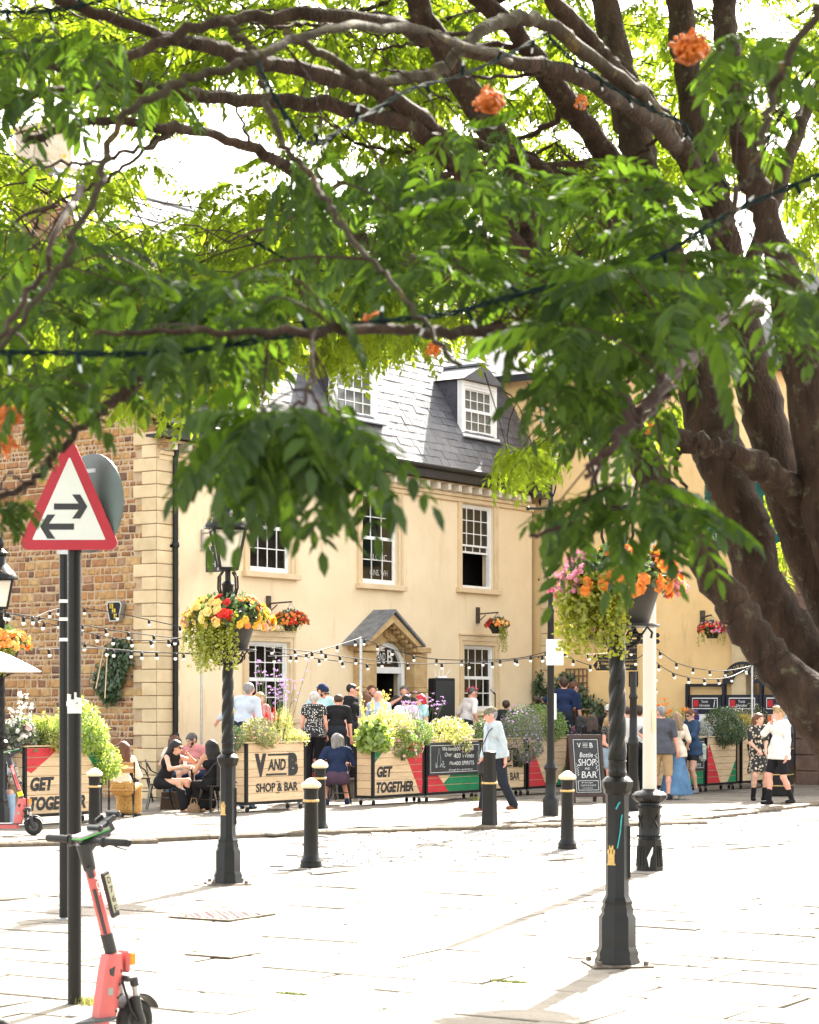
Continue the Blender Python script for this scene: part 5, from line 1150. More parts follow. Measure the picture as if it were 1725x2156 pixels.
spikes('penstemon', 'two dark red flower spikes left of the verbena', 'flower', on(PLV, .55, .22, 1.3), 2, .5, .12, M_stem, F_red, 'spire', .026, None, heads=50)
# middle planters
spikes('mullein', 'pale yellow mullein with broad bright leaves leaning out of the middle GET TOGETHER planter', 'plant', on(PLG, .02, .1), 8, 1.1, .3, M_stem, F_yel, 'spire', .035, L_brt, .5, heads=40)
bush('planter_shrub', 'broad bright leaves at the left corner of the middle GET TOGETHER planter', 'shrub', on(PLG, .06, .05, .98), .34, .3, .3, L_brt, 800, .14, (), .75, .1)
bush('planter_shrub', 'sunlit yellow green shrub in the middle of the GET TOGETHER planter', 'shrub', on(PLG, .5, .25), .52, .34, .34, L_ylw, 3000, .05, [(F_yel, 80, .035), (F_wht, 60, .03)], .5, .0, lump=9)
bush('rose_bush', 'pink rose bush hanging over the front of the GET TOGETHER planter', 'shrub', on(PLG, .56, -.02, .84), .36, .22, .28, L_mid, 1300, .06, [(F_pal, 26, .08), (F_pnk, 16, .05)], .55, .15)
bush('planter_shrub', 'green shrub with white flowers at the right end of the GET TOGETHER planter', 'shrub', on(PLG, .92, .12), .36, .3, .28, L_mid, 1800, .05, [(F_wht, 90, .03)], .5, .05)
spikes('verbena', 'purple verbena stems above the chalkboard planter', 'flower', on(PLC, .12, .25), 18, 1.05, .5, M_stem, F_lil, 'cluster', .021, None, .6)
bush('planter_shrub', 'pale flowering bush along the chalkboard planter', 'shrub', on(PLC, .5, .2), .62, .34, .27, L_ylw, 2800, .05, [(F_wht, 160, .03), (F_lil, 50, .035)], .5, .03, lump=8)
bush('planter_shrub', 'lilac dotted sprays hanging over the top of the chalkboard', 'shrub', on(PLC, .66, -.02, .88), .2, .14, .2, L_olive, 500, .05, [(F_lil, 26, .045)], .5, .1)
bush('planter_shrub', 'dark burgundy tinged shrub behind the walking man', 'shrub', on(PLB, .12, .15), .3, .28, .25, L_dark, 1000, .06, [(F_pnk, 14, .04)], .5)
bush('hebe_shrub', 'big dark grey green hebe bush with lilac flowers spilling over its planter', 'shrub', on(PLB, .86, -.02, .62), .56, .46, .60, L_grey, 5200, .05, [(F_lil, 160, .04)], .45, .1, lump=10, lamp_=.2)
bush('planter_shrub', 'round green shrub behind the slim street column', 'shrub', on(PLR, .52, .25, .96), .62, .42, .42, L_mid, 4200, .055, (), .45, .05, lump=10, lamp_=.2)
# right group
grass('day lily leaves behind the blonde woman in the jean skirt', on(PL1, .45, .3), 160, .8, .4, L_brt)
spikes('day_lily', 'orange day lily flowers behind the navy shirted woman', 'flower', on(PL1, .4, .3), 6, .95, .3, M_stem, F_org, 'cluster', .04, None)
bush('silver_plant', 'silver leaved plant between the navy shirt and the dark shrub', 'plant', on(PL2, .02, .12), .22, .22, .22, L_silver, 900, .06, (), .3)
spikes('delphinium', 'dark blue flower spike left of the glossy dark shrub', 'flower', on(PL2, .05, .25), 4, .65, .1, M_stem, fl('blue_petal', (.05, .05, .25), (.1, .09, .35)), 'spire', .045, None, heads=50)
bush('planter_shrub', 'glossy dark green shrub hanging over the planter with red and green corners', 'shrub', on(PL2, .55, .02, .92), .56, .42, .42, L_dark, 3800, .065, (), .5, .12, lump=10, lamp_=.25)
bush('planter_shrub', 'airy olive bush with white flowers beside the floral dress', 'shrub', on(PL3, .02, .25), .48, .34, .42, L_olive, 1700, .05, [(F_wht, 110, .03)], .4, shell=.2)
bush('planter_shrub', 'pale shrub behind the couple at the right', 'shrub', on(PL3, .6, .25), .42, .3, .4, L_olive, 1300, .05, [(F_wht, 60, .03)], .4, shell=.2)
# creepers on the walls: leaves over a flat patch of stems
def creeper(label, path, w_, mt, n, sz, M_):
    t = thing('wall_creeper', label, 'climbing plant', C0, RU); m = MB(); m.tube([M_(p[0], p[1], .03) for p in path], [.016, .006], 5); part('stems', m, M_wood, t)
    C = []; N = []
    for i in range(n):
        k = random.random() * (len(path) - 1); a = path[int(k)]; b = path[min(int(k) + 1, len(path) - 1)]; f = k - int(k); wv = w_[int(k)] + (w_[min(int(k) + 1, len(w_) - 1)] - w_[int(k)]) * f
        q = random.gauss(0, .5); C.append(tuple(M_(a[0] + (b[0] - a[0]) * f + max(-1, min(1, q)) * wv, a[1] + (b[1] - a[1]) * f + random.gauss(0, .06), .05 + random.random() * .16))); N.append(tuple(M_(0, 0, 1, True) + Vector((random.gauss(0, .9), random.gauss(0, .9), random.gauss(.4, .8)))))
    N = np.array(N); N /= np.linalg.norm(N, axis=1)[:, None]; V, F = leaves(np.array(C), N, sz, .75, .05, np.tile([0, 0, -1.], (n, 1)) + unit(n) * .6); part('foliage', npmesh('foliage', V, F, mt), None, t, kind='stuff')
def sidep(x, z, o, nrm=False): return Vector((-1, 0, 0)) if nrm else Vector((-o, x, z))
def ochp(x, z, o, nrm=False): return Vector((-1, 0, 0)) if nrm else Vector((LW - o, x, z))
def S2(x, y): q = LP(x, y, 0, 0); return (q.y, q.z)
def O2(x, y): q = LP(x, y, 0, LW); return (q.y, q.z)
creeper('dark green creeper patch on the ironstone wall left of the quoins', [S2(262, 1350), S2(255, 1395), S2(235, 1425), S2(240, 1470)], [.28, .35, .4, .2], L_dark, 1500, .11, sidep)
creeper('climbing vine on the ochre wall by the downpipe', [O2(1186, 1520), O2(1170, 1470), O2(1172, 1440)], [.4, .35, .2], L_dark, 260, .13, ochp)
creeper('vine sprawling across the trellis and ochre wall', [O2(1195, 1420), O2(1210, 1465), O2(1240, 1480), O2(1280, 1500)], [.3, .5, .5, .4], L_dark, 620, .13, ochp)
creeper('small vine climbing the pub wall beside the right downpipe', [(lambda q: (q.x, q.z))(LP(1126, 1490, 1, 0)), (lambda q: (q.x, q.z))(LP(1128, 1450, 1, 0)), (lambda q: (q.x, q.z))(LP(1130, 1415, 1, 0))], [.35, .3, .2], L_dark, 200, .13, lambda x, z, o, nrm=False: Vector((0, -1, 0)) if nrm else Vector((x, -o, z)))
rp = thing('rope', 'pair of pale ropes hanging down the ironstone wall to the left planter', 'rope', C0, RU); m = MB()
for a, b in (((218, 1368), (202, 1450)), ((226, 1375), (221, 1470))): p, q = LP(*a, 0, -.3), LP(*b, 0, -1.2); m.tube([p, q], .012, 5)
part('rope_strand', m, mat('hemp', (.55, .42, .24), .9), rp)
# ================================================================ chairs and tables
def metal_chair():
    t = thing('metal_chair', 'black metal cafe chair', 'chair', (0, 0, 0), 0, 'black metal cafe chairs')
    m = MB(); m.slabp([(-.19, -.18), (-.15, -.21), (.15, -.21), (.19, -.18), (.17, .17), (.13, .2), (-.13, .2), (-.17, .17)], .435, .455); part('seat', m, M_blackp, t)
    for x, y in ((-1, -1), (1, -1), (-1, 1), (1, 1)):
        m = MB(); a = Vector((x * .15, y * .16, .44)); b = Vector((x * .21, y * .24, 0)); d = .035
        m.add([(a.x - d, a.y, a.z), (a.x + d * .6, a.y - d * y, a.z), (a.x + d, a.y + d * .4, a.z), (b.x - .012, b.y, 0), (b.x + .012, b.y - .012 * y, 0), (b.x + .012, b.y + .012, 0)], [(0, 1, 2), (5, 4, 3), (0, 3, 4, 1), (1, 4, 5, 2), (2, 5, 3, 0)]); part('leg', m, M_blackp, t)
    m = MB(); pts = [(-.19, -.12, .46), (-.205, .0, .60), (-.2, .16, .68), (-.17, .22, .78), (-.1, .25, .85), (0, .255, .865), (.1, .25, .85), (.17, .22, .78), (.2, .16, .68), (.205, .0, .60), (.19, -.12, .46)]; m.tube(pts, .012, 8); part('back_frame', m, M_blackp, t)
    m = MB(); m.add([(-.075, .19, .45), (.075, .19, .45), (.1, .245, .85), (-.1, .245, .85), (-.075, .2, .45), (.075, .2, .45), (.1, .255, .85), (-.1, .255, .85)], [(0, 1, 2, 3), (7, 6, 5, 4), (0, 4, 5, 1), (1, 5, 6, 2), (2, 6, 7, 3), (3, 7, 4, 0)]); part('back_splat', m, M_blackp, t, smooth=False)
    m = MB(); m.tube([(-.17, -.19, .2), (.17, .19, .22)], .008, 5); m.tube([(.17, -.19, .2), (-.17, .19, .22)], .008, 5); part('cross_brace', m, M_blackp, t)
    return t
M_blackp = mat('black_gloss_metal', (.018, .018, .02), .25, .2, .2, 8, spec=.5)
ch0 = metal_chair(); CHAIRS = [(287, 1690, 150, 'empty black metal chair left of the seated group, turned away'), (338, 1706, 100, 'black metal chair under the woman in the black jumpsuit'), (452, 1710, 215, 'black metal chair under the woman in the black camisole'), (711, 1694, 12 + 180, 'black metal chair under the grey haired person in navy'), (372, 1684, 20, 'black metal chair at the far side of the group table'), (425, 1686, -25, 'black metal chair under the man in the pink shirt'), (684, 1684, 180, 'black metal chair under the young man in the dark T shirt')]
for i, (x, y, a, ld) in enumerate(CHAIRS):
    if i == 0: ch0.location = G(x, y, PZ); ch0.rotation_euler = (0, 0, R(a)); ch0['label'] = ld
    else: dup(ch0, G(x, y, PZ), R(a), ld)
p = G(255, 1722, PZ); fc = thing('folding_chair', 'slatted wooden folding chair under the auburn haired woman', 'chair', p, R(190)); M_slat = mat('honey_wood', (.42, .22, .08), .6, 0, .15, 5, stretch=(1, 12, 12))
for z, y in ((.86, .26), (.76, .24)): m = MB(); m.bb((-.21, y - .01, z - .035), (.21, y + .01, z + .035), .005); part('back_slat', m, M_slat, fc, smooth=False)
for i in range(5): m = MB(); y = -.18 + i * .085; m.bb((-.2, y, .44), (.2, y + .07, .46), .004); part('seat_slat', m, M_slat, fc, smooth=False)
m = MB()
for x in (-.2, .2): m.tube([(x, .28, .9), (x, .18, .45), (x, -.22, .01)], .011, 6); m.tube([(x * .93, -.18, .44), (x * .93, .25, .01)], .011, 6)
m.tube([(-.2, -.2, .03), (.2, -.2, .03)], .008, 5); part('folding_frame', m, M_black, fc)
def table(label, x, y, w_, d, h=.74):
    t = thing('cafe_table', label, 'table', G(x, y, PZ), R(20)); m = MB(); m.bb((-w_ / 2, -d / 2, h - .03), (w_ / 2, d / 2, h), .006); part('tabletop', m, M_slat2, t, smooth=False)
    m = MB(); m.tube([(0, 0, .03), (0, 0, h - .03)], .03, 8); part('column', m, M_black, t)
    m = MB(); m.box((0, 0, .02), (.5, .06, .03)); m.box((0, 0, .021), (.06, .5, .029)); part('foot', m, M_black, t, smooth=False); return t
M_slat2 = mat('pale_table_wood', (.5, .36, .2), .5, 0, .1, 4, stretch=(1, 10, 10))
tb1 = table('square pale wooden table with glasses amid the group at the left', 405, 1699, .95, .75); tb2 = table('small wooden table with a beer between the planters', 664, 1690, .6, .6)
M_drink = glass_mat('drinking_glass', (.9, .92, .92), .05, .45); M_beer = mat('beer', (.6, .35, .04), .2); M_foam = mat('foam', (.8, .76, .65), .8)
def pint(label, loc, beer):
    t = thing('pint_glass', label, 'glass', loc); m = MB(); m.lathe([(.03, 0), (.036, .08), (.042, .15), (.040, .15), (.034, .08), (.028, .01)], 12); part('glass', m, M_drink, t)
    if beer: m = MB(); m.lathe([(.027, .012), (.034, .09), (.037, .115)], 12); part('beer', m, M_beer, t); m = MB(); m.lathe([(.037, .1155), (.038, .13)], 12); part('foam', m, M_foam, t)
tz = lambda tb, x, y: tb.location + Vector((x, y, .741))
pint('clear tall glass at the near side of the group table', tz(tb1, -.1, -.25), False); pint('clear tall glass in front of the man in pink', tz(tb1, .2, -.2), False); pint('pale drink beside the auburn haired woman at the group table', tz(tb1, -.38, .1), True); pint('full beer glass on the small table beside the bollards', tz(tb2, .1, -.1), True)
p = G(361, 1704, PZ); bg_ = thing('handbag', 'large brown leather bag on the ground under the table', 'bag', p, R(10)); m = MB(); m.prism([(-.2, 0), (.2, 0), (.17, .3), (-.17, .3)], -.09, .09); part('bag_body', m, mat('brown_leather', (.07, .04, .025), .5), bg_); m = MB(); m.tube([(-.1, 0, .29), (-.08, 0, .42), (.08, 0, .42), (.1, 0, .29)], .01, 6); part('strap', m, mat('bag_strap', (.05, .03, .02), .5), bg_)
p = G(408, 1711, PZ); bg_ = thing('handbag', 'small patterned handbag on the ground beside the sandals', 'bag', p, R(-10)); m = MB(); m.lathe([(.11, 0), (.115, .05), (.1, .1), (.06, .15), (.02, .16)], 14, (0, 0, 0), 0, 1, .6); part('bag_body', m, mat('monogram_canvas', (.10, .055, .03), .5, 0, .4, 60, c2=(.25, .15, .06)), bg_); m = MB(); m.tube([(-.07, 0, .1), (-.04, 0, .24), (.04, 0, .24), (.07, 0, .1)], .006, 6); part('strap', m, M_slat, bg_)
# A board
p = G(1231, 1690, PZ); ab = thing('a_board', 'dark wood framed A board chalked V AND B bottle shop and bar', 'sign board', p, R(16)); M_dw = mat('dark_brown_wood', (.05, .025, .018), .6, 0, .2, 5)
BW, BH = .66, 1.28; lean = R(12)
def tilt(sgn): return Matrix.Translation((0, -.0, BH * math.cos(lean))) @ Matrix.Rotation(-lean * sgn, 4, 'X') @ Matrix.Translation((0, 0, -BH))
for sgn, nm in ((1, 'front'), (-1, 'back')):
    Mt = Matrix.Translation((0, -sgn * math.sin(lean) * BH, 0)) @ Matrix.Rotation(-lean * sgn, 4, 'X'); fm = MB(); fm.M = Mt; t_ = .06
    fm.bb((-BW / 2, -.02, 0), (-BW / 2 + t_, .02, BH)); fm.bb((BW / 2 - t_, -.02, 0), (BW / 2, .02, BH)); fm.bb((-BW / 2 + t_, -.019, BH - t_), (BW / 2 - t_, .019, BH)); fm.bb((-BW / 2 + t_, -.019, .12), (BW / 2 - t_, .019, .12 + t_)); part('board_frame', fm, M_dw, ab, smooth=False)
    m = MB(); m.M = Mt; m.bb((-BW / 2 + t_, -.01, .12 + t_), (BW / 2 - t_, .012, BH - t_)); bd = part('chalk_panel', m, M_chalkb, ab, smooth=False)
    if sgn == 1:
        for s, cx, cz, w_, h_, sh in (('V', -.13, 1.08, .07, .09, 0), ('AND', -.01, 1.085, .1, .045, .1), ('B', .11, 1.08, .06, .09, 0), ('Bottle', .0, .9, .26, .09, .2), ('SHOP', .0, .76, .34, .13, .15), ('AND', 0, .645, .1, .04, .15), ('BAR', .03, .53, .3, .12, .1), ('& lounge', -.02, .38, .22, .03, .2), ('GIANTS & GIANTS', 0, .33, .3, .028, .1), ('northampton', -.02, .28, .2, .026, .2)): text(s, bd, M_chalk, cx, cz, w_, h_, -.013, shear=sh, M=Mt)
        m = MB(); m.M = Mt
        for (a0, a1, c0, c1) in ((-.24, .24, .2, 1.19), (-.2, .2, .24, .42)):
            for s in ((a0, c0, a1, c0 + .007), (a0, c1 - .007, a1, c1), (a0, c0 + .007, a0 + .007, c1 - .007), (a1 - .007, c0 + .007, a1, c1 - .007)): m.bb((s[0], -.0145, s[1]), (s[2], -.011, s[3]))
        m.bb((-.06, -.0145, 1.12), (.05, -.011, 1.125)); m.bb((-.06, -.0145, 1.04), (.05, -.011, 1.045))
        for k in range(14): m.ball((.19 + .02 * math.sin(k * 2), -.013, .6 + k * .024), (.012, .002, .01), 5, 3); m.ball((-.19 + .02 * math.sin(k * 2.3), -.013, .52 + k * .016), (.01, .002, .008), 5, 3)
        part('chalk_border', m, M_chalk, bd, smooth=False)
m = MB(); m.tube([(BW / 2 - .02, -.16, .66), (BW / 2 - .02, .16, .66)], .01, 5); part('spreader', m, M_slat, ab)
# ================================================================ parasol at the left, music gear
q = P(0, 1414, 30.5); pr_ = thing('parasol', 'white parasol at the left edge behind the flower bowl', 'parasol', (q.x - .15, q.y, PZ)); m = MB(); zz = q.z - PZ
m.lathe([(.004, zz + .34), (.3, zz + .23), (.62, zz + .07), (.74, zz), (.72, zz - .01), (.6, zz + .05), (.05, zz + .3)], 8); part('canopy', m, M_white, pr_, smooth=False); m = MB(); m.tube([(0, 0, 0), (0, 0, zz + .45)], .025, 8); part('pole', m, M_black, pr_)
q = LP(930, 1460, 1, -1.6); sp = thing('loudspeaker', 'tall black loudspeaker on the terrace with a white router on top', 'loudspeaker', L2W(q.x, -1.6, TZ), RU - R(35)); zt_s = LP(930, 1428, 1, -1.6).z - TZ
m = MB(); m.bb((-.24, -.2, .75), (.24, .2, zt_s), .02); part('cabinet', m, M_blackm, sp, smooth=False)
m = MB(); m.bb((-.21, -.215, .8), (.21, -.201, zt_s - .06)); part('grille', m, mat('speaker_grille', (.015, .015, .015), .5), sp, smooth=False)
m = MB(); m.tube([(0, 0, 0), (0, 0, .75)], .02, 8)
for a in (0, 2.1, 4.2): m.tube([(0, 0, .4), (.35 * math.cos(a), .35 * math.sin(a), .01)], .014, 6)
part('tripod', m, M_black, sp)
ro = thing('wifi_router', 'white router with four aerials on top of the loudspeaker', 'router', L2W(q.x, -1.6, TZ + zt_s), RU - R(35)); m = MB(); m.bb((-.12, -.08, 0), (.12, .08, .035), .006); part('case', m, M_white, ro, smooth=False); m = MB()
for x, e in ((-.1, -.05), (-.03, 0), (.05, .02), (.1, .14)): m.tube([(x, .06, .03), (x + e, .06, .2)], .006, 5)
part('aerial', m, M_white, ro)
q = P(1040 / 1.0, 1465, 45.5)
def micstand(label, x, y, d, zt):
    b = P(x, y, d); t = thing('microphone_stand', label, 'microphone stand', (b.x, b.y, TZ)); h = b.z - TZ; m = MB(); m.tube([(0, 0, .02), (0, 0, h)], .012, 6); m.tube([(0, 0, h), (-.05, -.02, h + .05)], .02, 6)
    for a in (0, 2.1, 4.2): m.tube([(0, 0, .12), (.28 * math.cos(a), .28 * math.sin(a), .01)], .01, 5)
    part('stand', m, M_blackm, t); m = MB(); m.tube([(-.05, -.02, h + .05), (-.1, -.05, h + .1)], [.018, .026], 8); part('microphone', m, M_steel, t)
micstand('microphone stand standing right of the man with the red mohawk', 1043, 1462, 46, 0); micstand('microphone stand beside the right downpipe', 1150, 1478, 46.5, 0)
b = P(1228, 1495, 47.5); cy = thing('cymbal_stand', 'brass cymbal on a black stand beside the guitarist', 'cymbal', (b.x, b.y, PZ)); h = b.z - PZ; m = MB(); m.tube([(0, 0, .02), (0, 0, h + .02)], .012, 6)
for a in (0, 2.1, 4.2): m.tube([(0, 0, .3), (.3 * math.cos(a), .3 * math.sin(a), .01)], .01, 5)
part('stand', m, M_blackm, cy); m = MB(); m.lathe([(.02, .03), (.06, .02), (.26, 0), (.26, .004), (.05, .028), (.02, .036)], 24, (0, 0, h)); part('cymbal', m, mat('old_brass', (.12, .09, .05), .35, .8), cy)
# ================================================================ festoon lights
M_cable = mat('black_cable', (.02, .02, .022), .6); M_bulb = mat('opal_bulb', (.85, .83, .76), .3, 0, .03, 5, spec=.5)
M_bulb.node_tree.nodes['Principled BSDF'].inputs['Subsurface Weight'].default_value = .0
_h = MB(); _h.lathe([(.012, .0), (.022, -.01), (.024, -.065), (.02, -.07)], 8); H_me = _h.mesh('bulb_holder', M_blackm); _b = MB(); _b.ball((0, 0, -.09), .027, 10, 8); B_me = _b.mesh('bulb', M_bulb)
FG = 'festoon light strings over the yard'
def festoon(label, pts, n, sag=.0, skip=0):
    t = thing('festoon_lights', label, 'string lights', (0, 0, 0), 0, FG); P3 = [P(*q) for q in pts]; cum = [0.]
    for a, b in zip(P3, P3[1:]): cum.append(cum[-1] + (b - a).length)
    N_ = 40; out = []
    for i in range(N_ + 1):
        s = cum[-1] * i / N_; k = max(j for j in range(len(cum)) if cum[j] <= s + 1e-6); k = min(k, len(P3) - 2); f = (s - cum[k]) / (cum[k + 1] - cum[k]); p0 = P3[max(k - 1, 0)]; p1 = P3[k]; p2 = P3[k + 1]; p3 = P3[min(k + 2, len(P3) - 1)]
        out.append(.5 * ((2 * p1) + (p2 - p0) * f + (2 * p0 - 5 * p1 + 4 * p2 - p3) * f * f + (3 * p1 - p0 - 3 * p2 + p3) * f ** 3))
    m = MB(); m.tube(out, .008, 5); part('cable', m, M_cable, t)
    for i in range(n):
        f = (i + .5) / n * N_; k = int(f); c = out[k].lerp(out[min(k + 1, N_)], f - k); h = part('bulb_holder', H_me, None, t); h.location = c; h.rotation_euler = (random.gauss(0, .12), random.gauss(0, .12), 0); part('bulb', B_me, None, h)
    return t
festoon('string from the left edge across the ironstone wall to the left flower bowl, upper line', [(0, 1288, 30), (130, 1308, 31), (260, 1330, 32), (385, 1345, 33)], 8)
festoon('string from the left edge rising behind the sign poles to the alarm box', [(75, 1300, 33), (110, 1285, 34), (160, 1279, 35.5), (255, 1293, 36), (400, 1324, 37)], 8)
festoon('string passing under the alarm box towards the left lamp post with the densest bulbs', [(0, 1286, 30), (140, 1322, 31), (255, 1345, 32), (340, 1348, 32.5), (405, 1338, 33)], 11)
festoon('nearly level low string from the sign poles to the left lamp post', [(80, 1368, 30), (200, 1365, 31), (300, 1372, 32), (405, 1377, 33)], 6)
festoon('string from the sign poles sagging past the creeper', [(130, 1333, 30), (185, 1357, 31), (250, 1370, 31.5), (320, 1374, 32), (470, 1376, 33)], 6)
festoon('string from the left flower bowl up to the silver post by the pub door', [(565, 1382, 34), (630, 1379, 35), (690, 1365, 36), (760, 1343, 37)], 6)
festoon('string from the silver post by the door sagging to the street column', [(760, 1343, 37), (820, 1365, 38), (900, 1386, 38.5), (1010, 1390, 38), (1090, 1386, 37), (1160, 1370, 36)], 11)
festoon('lower string across the pub door to the street column', [(555, 1362, 34), (640, 1371, 35), (740, 1385, 37), (860, 1397, 38), (960, 1396, 38), (1060, 1392, 37), (1160, 1378, 36)], 13)
festoon('string hung below the left flower bowl towards the door', [(560, 1370, 34), (640, 1383, 35.5), (730, 1394, 37), (790, 1400, 38)], 5)
festoon('upper string from the street column along the ochre wall to the finger post', [(1172, 1370, 36), (1230, 1378, 37), (1290, 1374, 38), (1335, 1366, 36)], 5)
festoon('lower string from the street column sagging to the white pole', [(1172, 1370, 36), (1200, 1385, 36.5), (1250, 1402, 37), (1300, 1404, 37), (1345, 1385, 36), (1375, 1360, 35)], 8)
festoon('upper right string from the dark post to the silver post', [(1378, 1362, 35), (1420, 1393, 36.5), (1470, 1408, 38), (1530, 1412, 40), (1583, 1402, 41.5)], 6)
festoon('lower right string from the dark post to the silver post', [(1378, 1392, 35), (1420, 1418, 36.5), (1475, 1429, 38), (1535, 1426, 40), (1583, 1403, 41.5)], 7)
festoon('string wound down the dark post beside the white pole', [(1379, 1365, 35), (1375, 1400, 35), (1380, 1440, 35), (1375, 1480, 35)], 5)
def post(label, x, yt, d, r=.022, mt=None):
    q = P(x, yt, d); t = tag(part('festoon_post', MB().tube([(0, 0, 0), (0, 0, q.z - PZ)], r, 10), mt or M_steel), label, 'post'); t.location = (q.x, q.y, PZ); return t
post('slim silver post left of the ground floor window', 424, 1334, 41.2); post('slim silver post in front of the pub door hood', 760, 1340, 39.6, .03); post('leaning silver post in front of the information board', 1584, 1400, 41.5); post('dark post wound with lights beside the white pole', 1377, 1355, 35.2, .02, M_black)
# lamp head on the pub wall left edge: dark bowl lantern
# ================================================================ electric scooters
M_coral = mat('coral_paint', (.60, .125, .12), .38, 0, .08, 3, spec=.5, dirt=((.42, .13, .11), 7, .62)); M_rub = mat('black_rubber', (.02, .02, .02), .7, 0, .2, 20, .2, 120); M_dg = mat('dark_grey_plastic', (.035, .035, .038), .5); M_deck = mat('deck_grip', (.10, .105, .115), .7, 0, .2, 60, .5, 200)
M_ledge = mat('lime_edge', (.05, .5, .05), .5); M_disp = mat('grey_display', (.35, .36, .33), .3); M_orr = mat('orange_reflector', (.8, .3, .02), .3); M_plate = mat('pale_plate', (.55, .52, .38), .5)
def scooter(label, loc, rz, plate, turn=0., band=False):
    t = thing('electric_scooter', label, 'electric scooter', loc, rz, 'coral hire scooters'); wr = .125; wb = .95
    def wheel(x):
        m = MB(); m.M = Matrix.Translation((x, 0, wr)) @ Matrix.Rotation(R(90), 4, 'X'); pr = [(wr - .035 + .035 * math.cos(a) * 1.0, .03 * math.sin(a)) for a in [R(-150 + 30 * i) for i in range(11)]]; m.lathe(pr, 28); ty_ = part('wheel', m, M_rub, t)
        m = MB(); m.M = Matrix.Translation((x, 0, wr)) @ Matrix.Rotation(R(90), 4, 'X'); m.lathe([(wr - .045, -.02), (wr - .03, -.018), (wr - .03, .018), (wr - .045, .02)], 28); m.lathe([(.035, -.028), (.035, .028)], 14)
        for k in range(6): a = 6.2832 * k / 6; m.bar((.03 * math.cos(a), .03 * math.sin(a), 0), ((wr - .035) * math.cos(a), (wr - .035) * math.sin(a), 0), .018, .02)
        part('rim', m, mat('grey_rim', (.09, .09, .085), .4, .3), ty_)
    wheel(0); wheel(-wb)
    top = Vector((-.36, 0, 1.12)); ne = Vector((-.135, 0, .42)); ax = (top - ne).normalized()
    m = MB(); m.tube([ne + ax * .07, ne + ax * .12], .034, 16); m.tube([ne + ax * .2, top - ax * .14], [.031, .029], 18); part('stem', m, M_coral, t)
    m = MB(); m.tube([ne + ax * .10, ne + ax * .215], .0345, 18); part('stem_sleeve', m, M_dg, t)
    if band: m = MB(); m.tube([ne + ax * .13, ne + ax * .2], .036, 18); part('yellow_band', m, mat('yellow_tape', (.85, .75, .02), .5), t)
    m = MB(); m.tube([top - ax * .15, top - ax * .0], [.034, .042], 18); m.tube([top - ax * .03, top + Vector((.08, 0, .03)), top + Vector((.17, 0, .05))], [.043, .038, .026], 14); part('head_collar', m, M_dg, t)
    # neck housing rising from the deck to the stem foot
    m = MB(); sec = [((-.28, .16), (-.155, .16)), ((-.26, .28), (-.135, .28)), ((-.235, .42), (-.105, .42)), ((-.21, .51), (-.112, .51))]; vs = []
    for (a, b) in sec:
        for (x, y) in ((a[0], -.03), (a[0] + .02, -.044), (b[0] - .03, -.044), (b[0], -.03), (b[0], .03), (b[0] - .03, .044), (a[0] + .02, .044), (a[0], .03)): vs.append((x, y, a[1]))
    m.add(vs, [(i * 8 + j, i * 8 + (j + 1) % 8, i * 8 + 8 + (j + 1) % 8, i * 8 + 8 + j) for i in range(3) for j in range(8)] + [tuple(range(8))[::-1], tuple(range(24, 32))]); part('neck_housing', m, M_coral, t)
    m = MB()
    for k in range(4): z = .21 + k * .07; x = -.142 + k * .012; 
    for k in range(4): m.ball((-.163 + k * .011, -.0415, .2 + k * .072), (.009, .004, .009), 8, 5)
    m.prism([(-.245, .40), (-.2, .42), (-.215, .36), (-.24, .37)], -.047, -.04) if 0 else m.prism([(-.215, .43), (-.175, .445), (-.185, .39), (-.21, .40)], -.0465, -.043); part('housing_ports', m, M_dg, t)
    m = MB(); m.bb((-.225, -.0465, .29), (-.19, -.0445, .33)); part('sticker', m, M_disp, t, smooth=False)
    m = MB(); m.bb((-.09, -.045, .40), (-.06, .045, .52), .01); part('bracket', m, M_coral, t, smooth=False); m = MB(); m.bb((-.07, -.052, .44), (-.03, -.036, .51), .008); part('reflector', m, M_orr, t, smooth=False)
    # forks, mudguard, cable
    for y in (-.062, .062):
        m = MB(); m.tube([(-.055, y, .34), (-.04, y, .26)], .016, 10); f_ = part('fork', m, M_steel, t); m = MB(); m.tube([(-.043, y, .275), (-.03, y, .2), (0, y, wr)], [.024, .026, .022], 10); m.tube([(-.06, y, .37), (-.05, y, .33)], .024, 10); m.ball((0, y, wr), (.03, .018, .03), 10, 6); part('fork_leg', m, M_dg, f_)
    m = MB(); m.bb((-.12, -.08, .355), (-.04, .08, .385), .008); part('fork_crown', m, M_dg, t, smooth=False)
    m = MB(); n_ = 12; r_ = wr + .018; vs = []
    for i in range(n_ + 1):
        a = R(25 + 120 * i / n_)
        for y in (-.045, .045): vs += [(r_ * math.cos(a), y, wr + r_ * math.sin(a)), ((r_ + .012) * math.cos(a), y, wr + (r_ + .012) * math.sin(a))]
    m.add(vs, [q for i in range(n_) for q in ((4 * i + 1, 4 * i + 3, 4 * i + 7, 4 * i + 5), (4 * i, 4 * i + 4, 4 * i + 6, 4 * i + 2), (4 * i, 4 * i + 1, 4 * i + 5, 4 * i + 4), (4 * i + 2, 4 * i + 6, 4 * i + 7, 4 * i + 3))]); part('mudguard', m, M_dg, t)
    m = MB(); m.tube([(-.13, -.05, .36), (-.12, -.075, .28), (-.09, -.075, .2), (-.04, -.07, .14)], .008, 6); part('cable', m, M_rub, t)
    # deck
    m = MB(); m.slabp([(-.24, -.07), (-.2, -.03), (-.2, .03), (-.24, .07), (-.84, .085), (-.93, .05), (-.93, -.05), (-.84, -.085)], .10, .155); part('deck', m, M_coral, t)
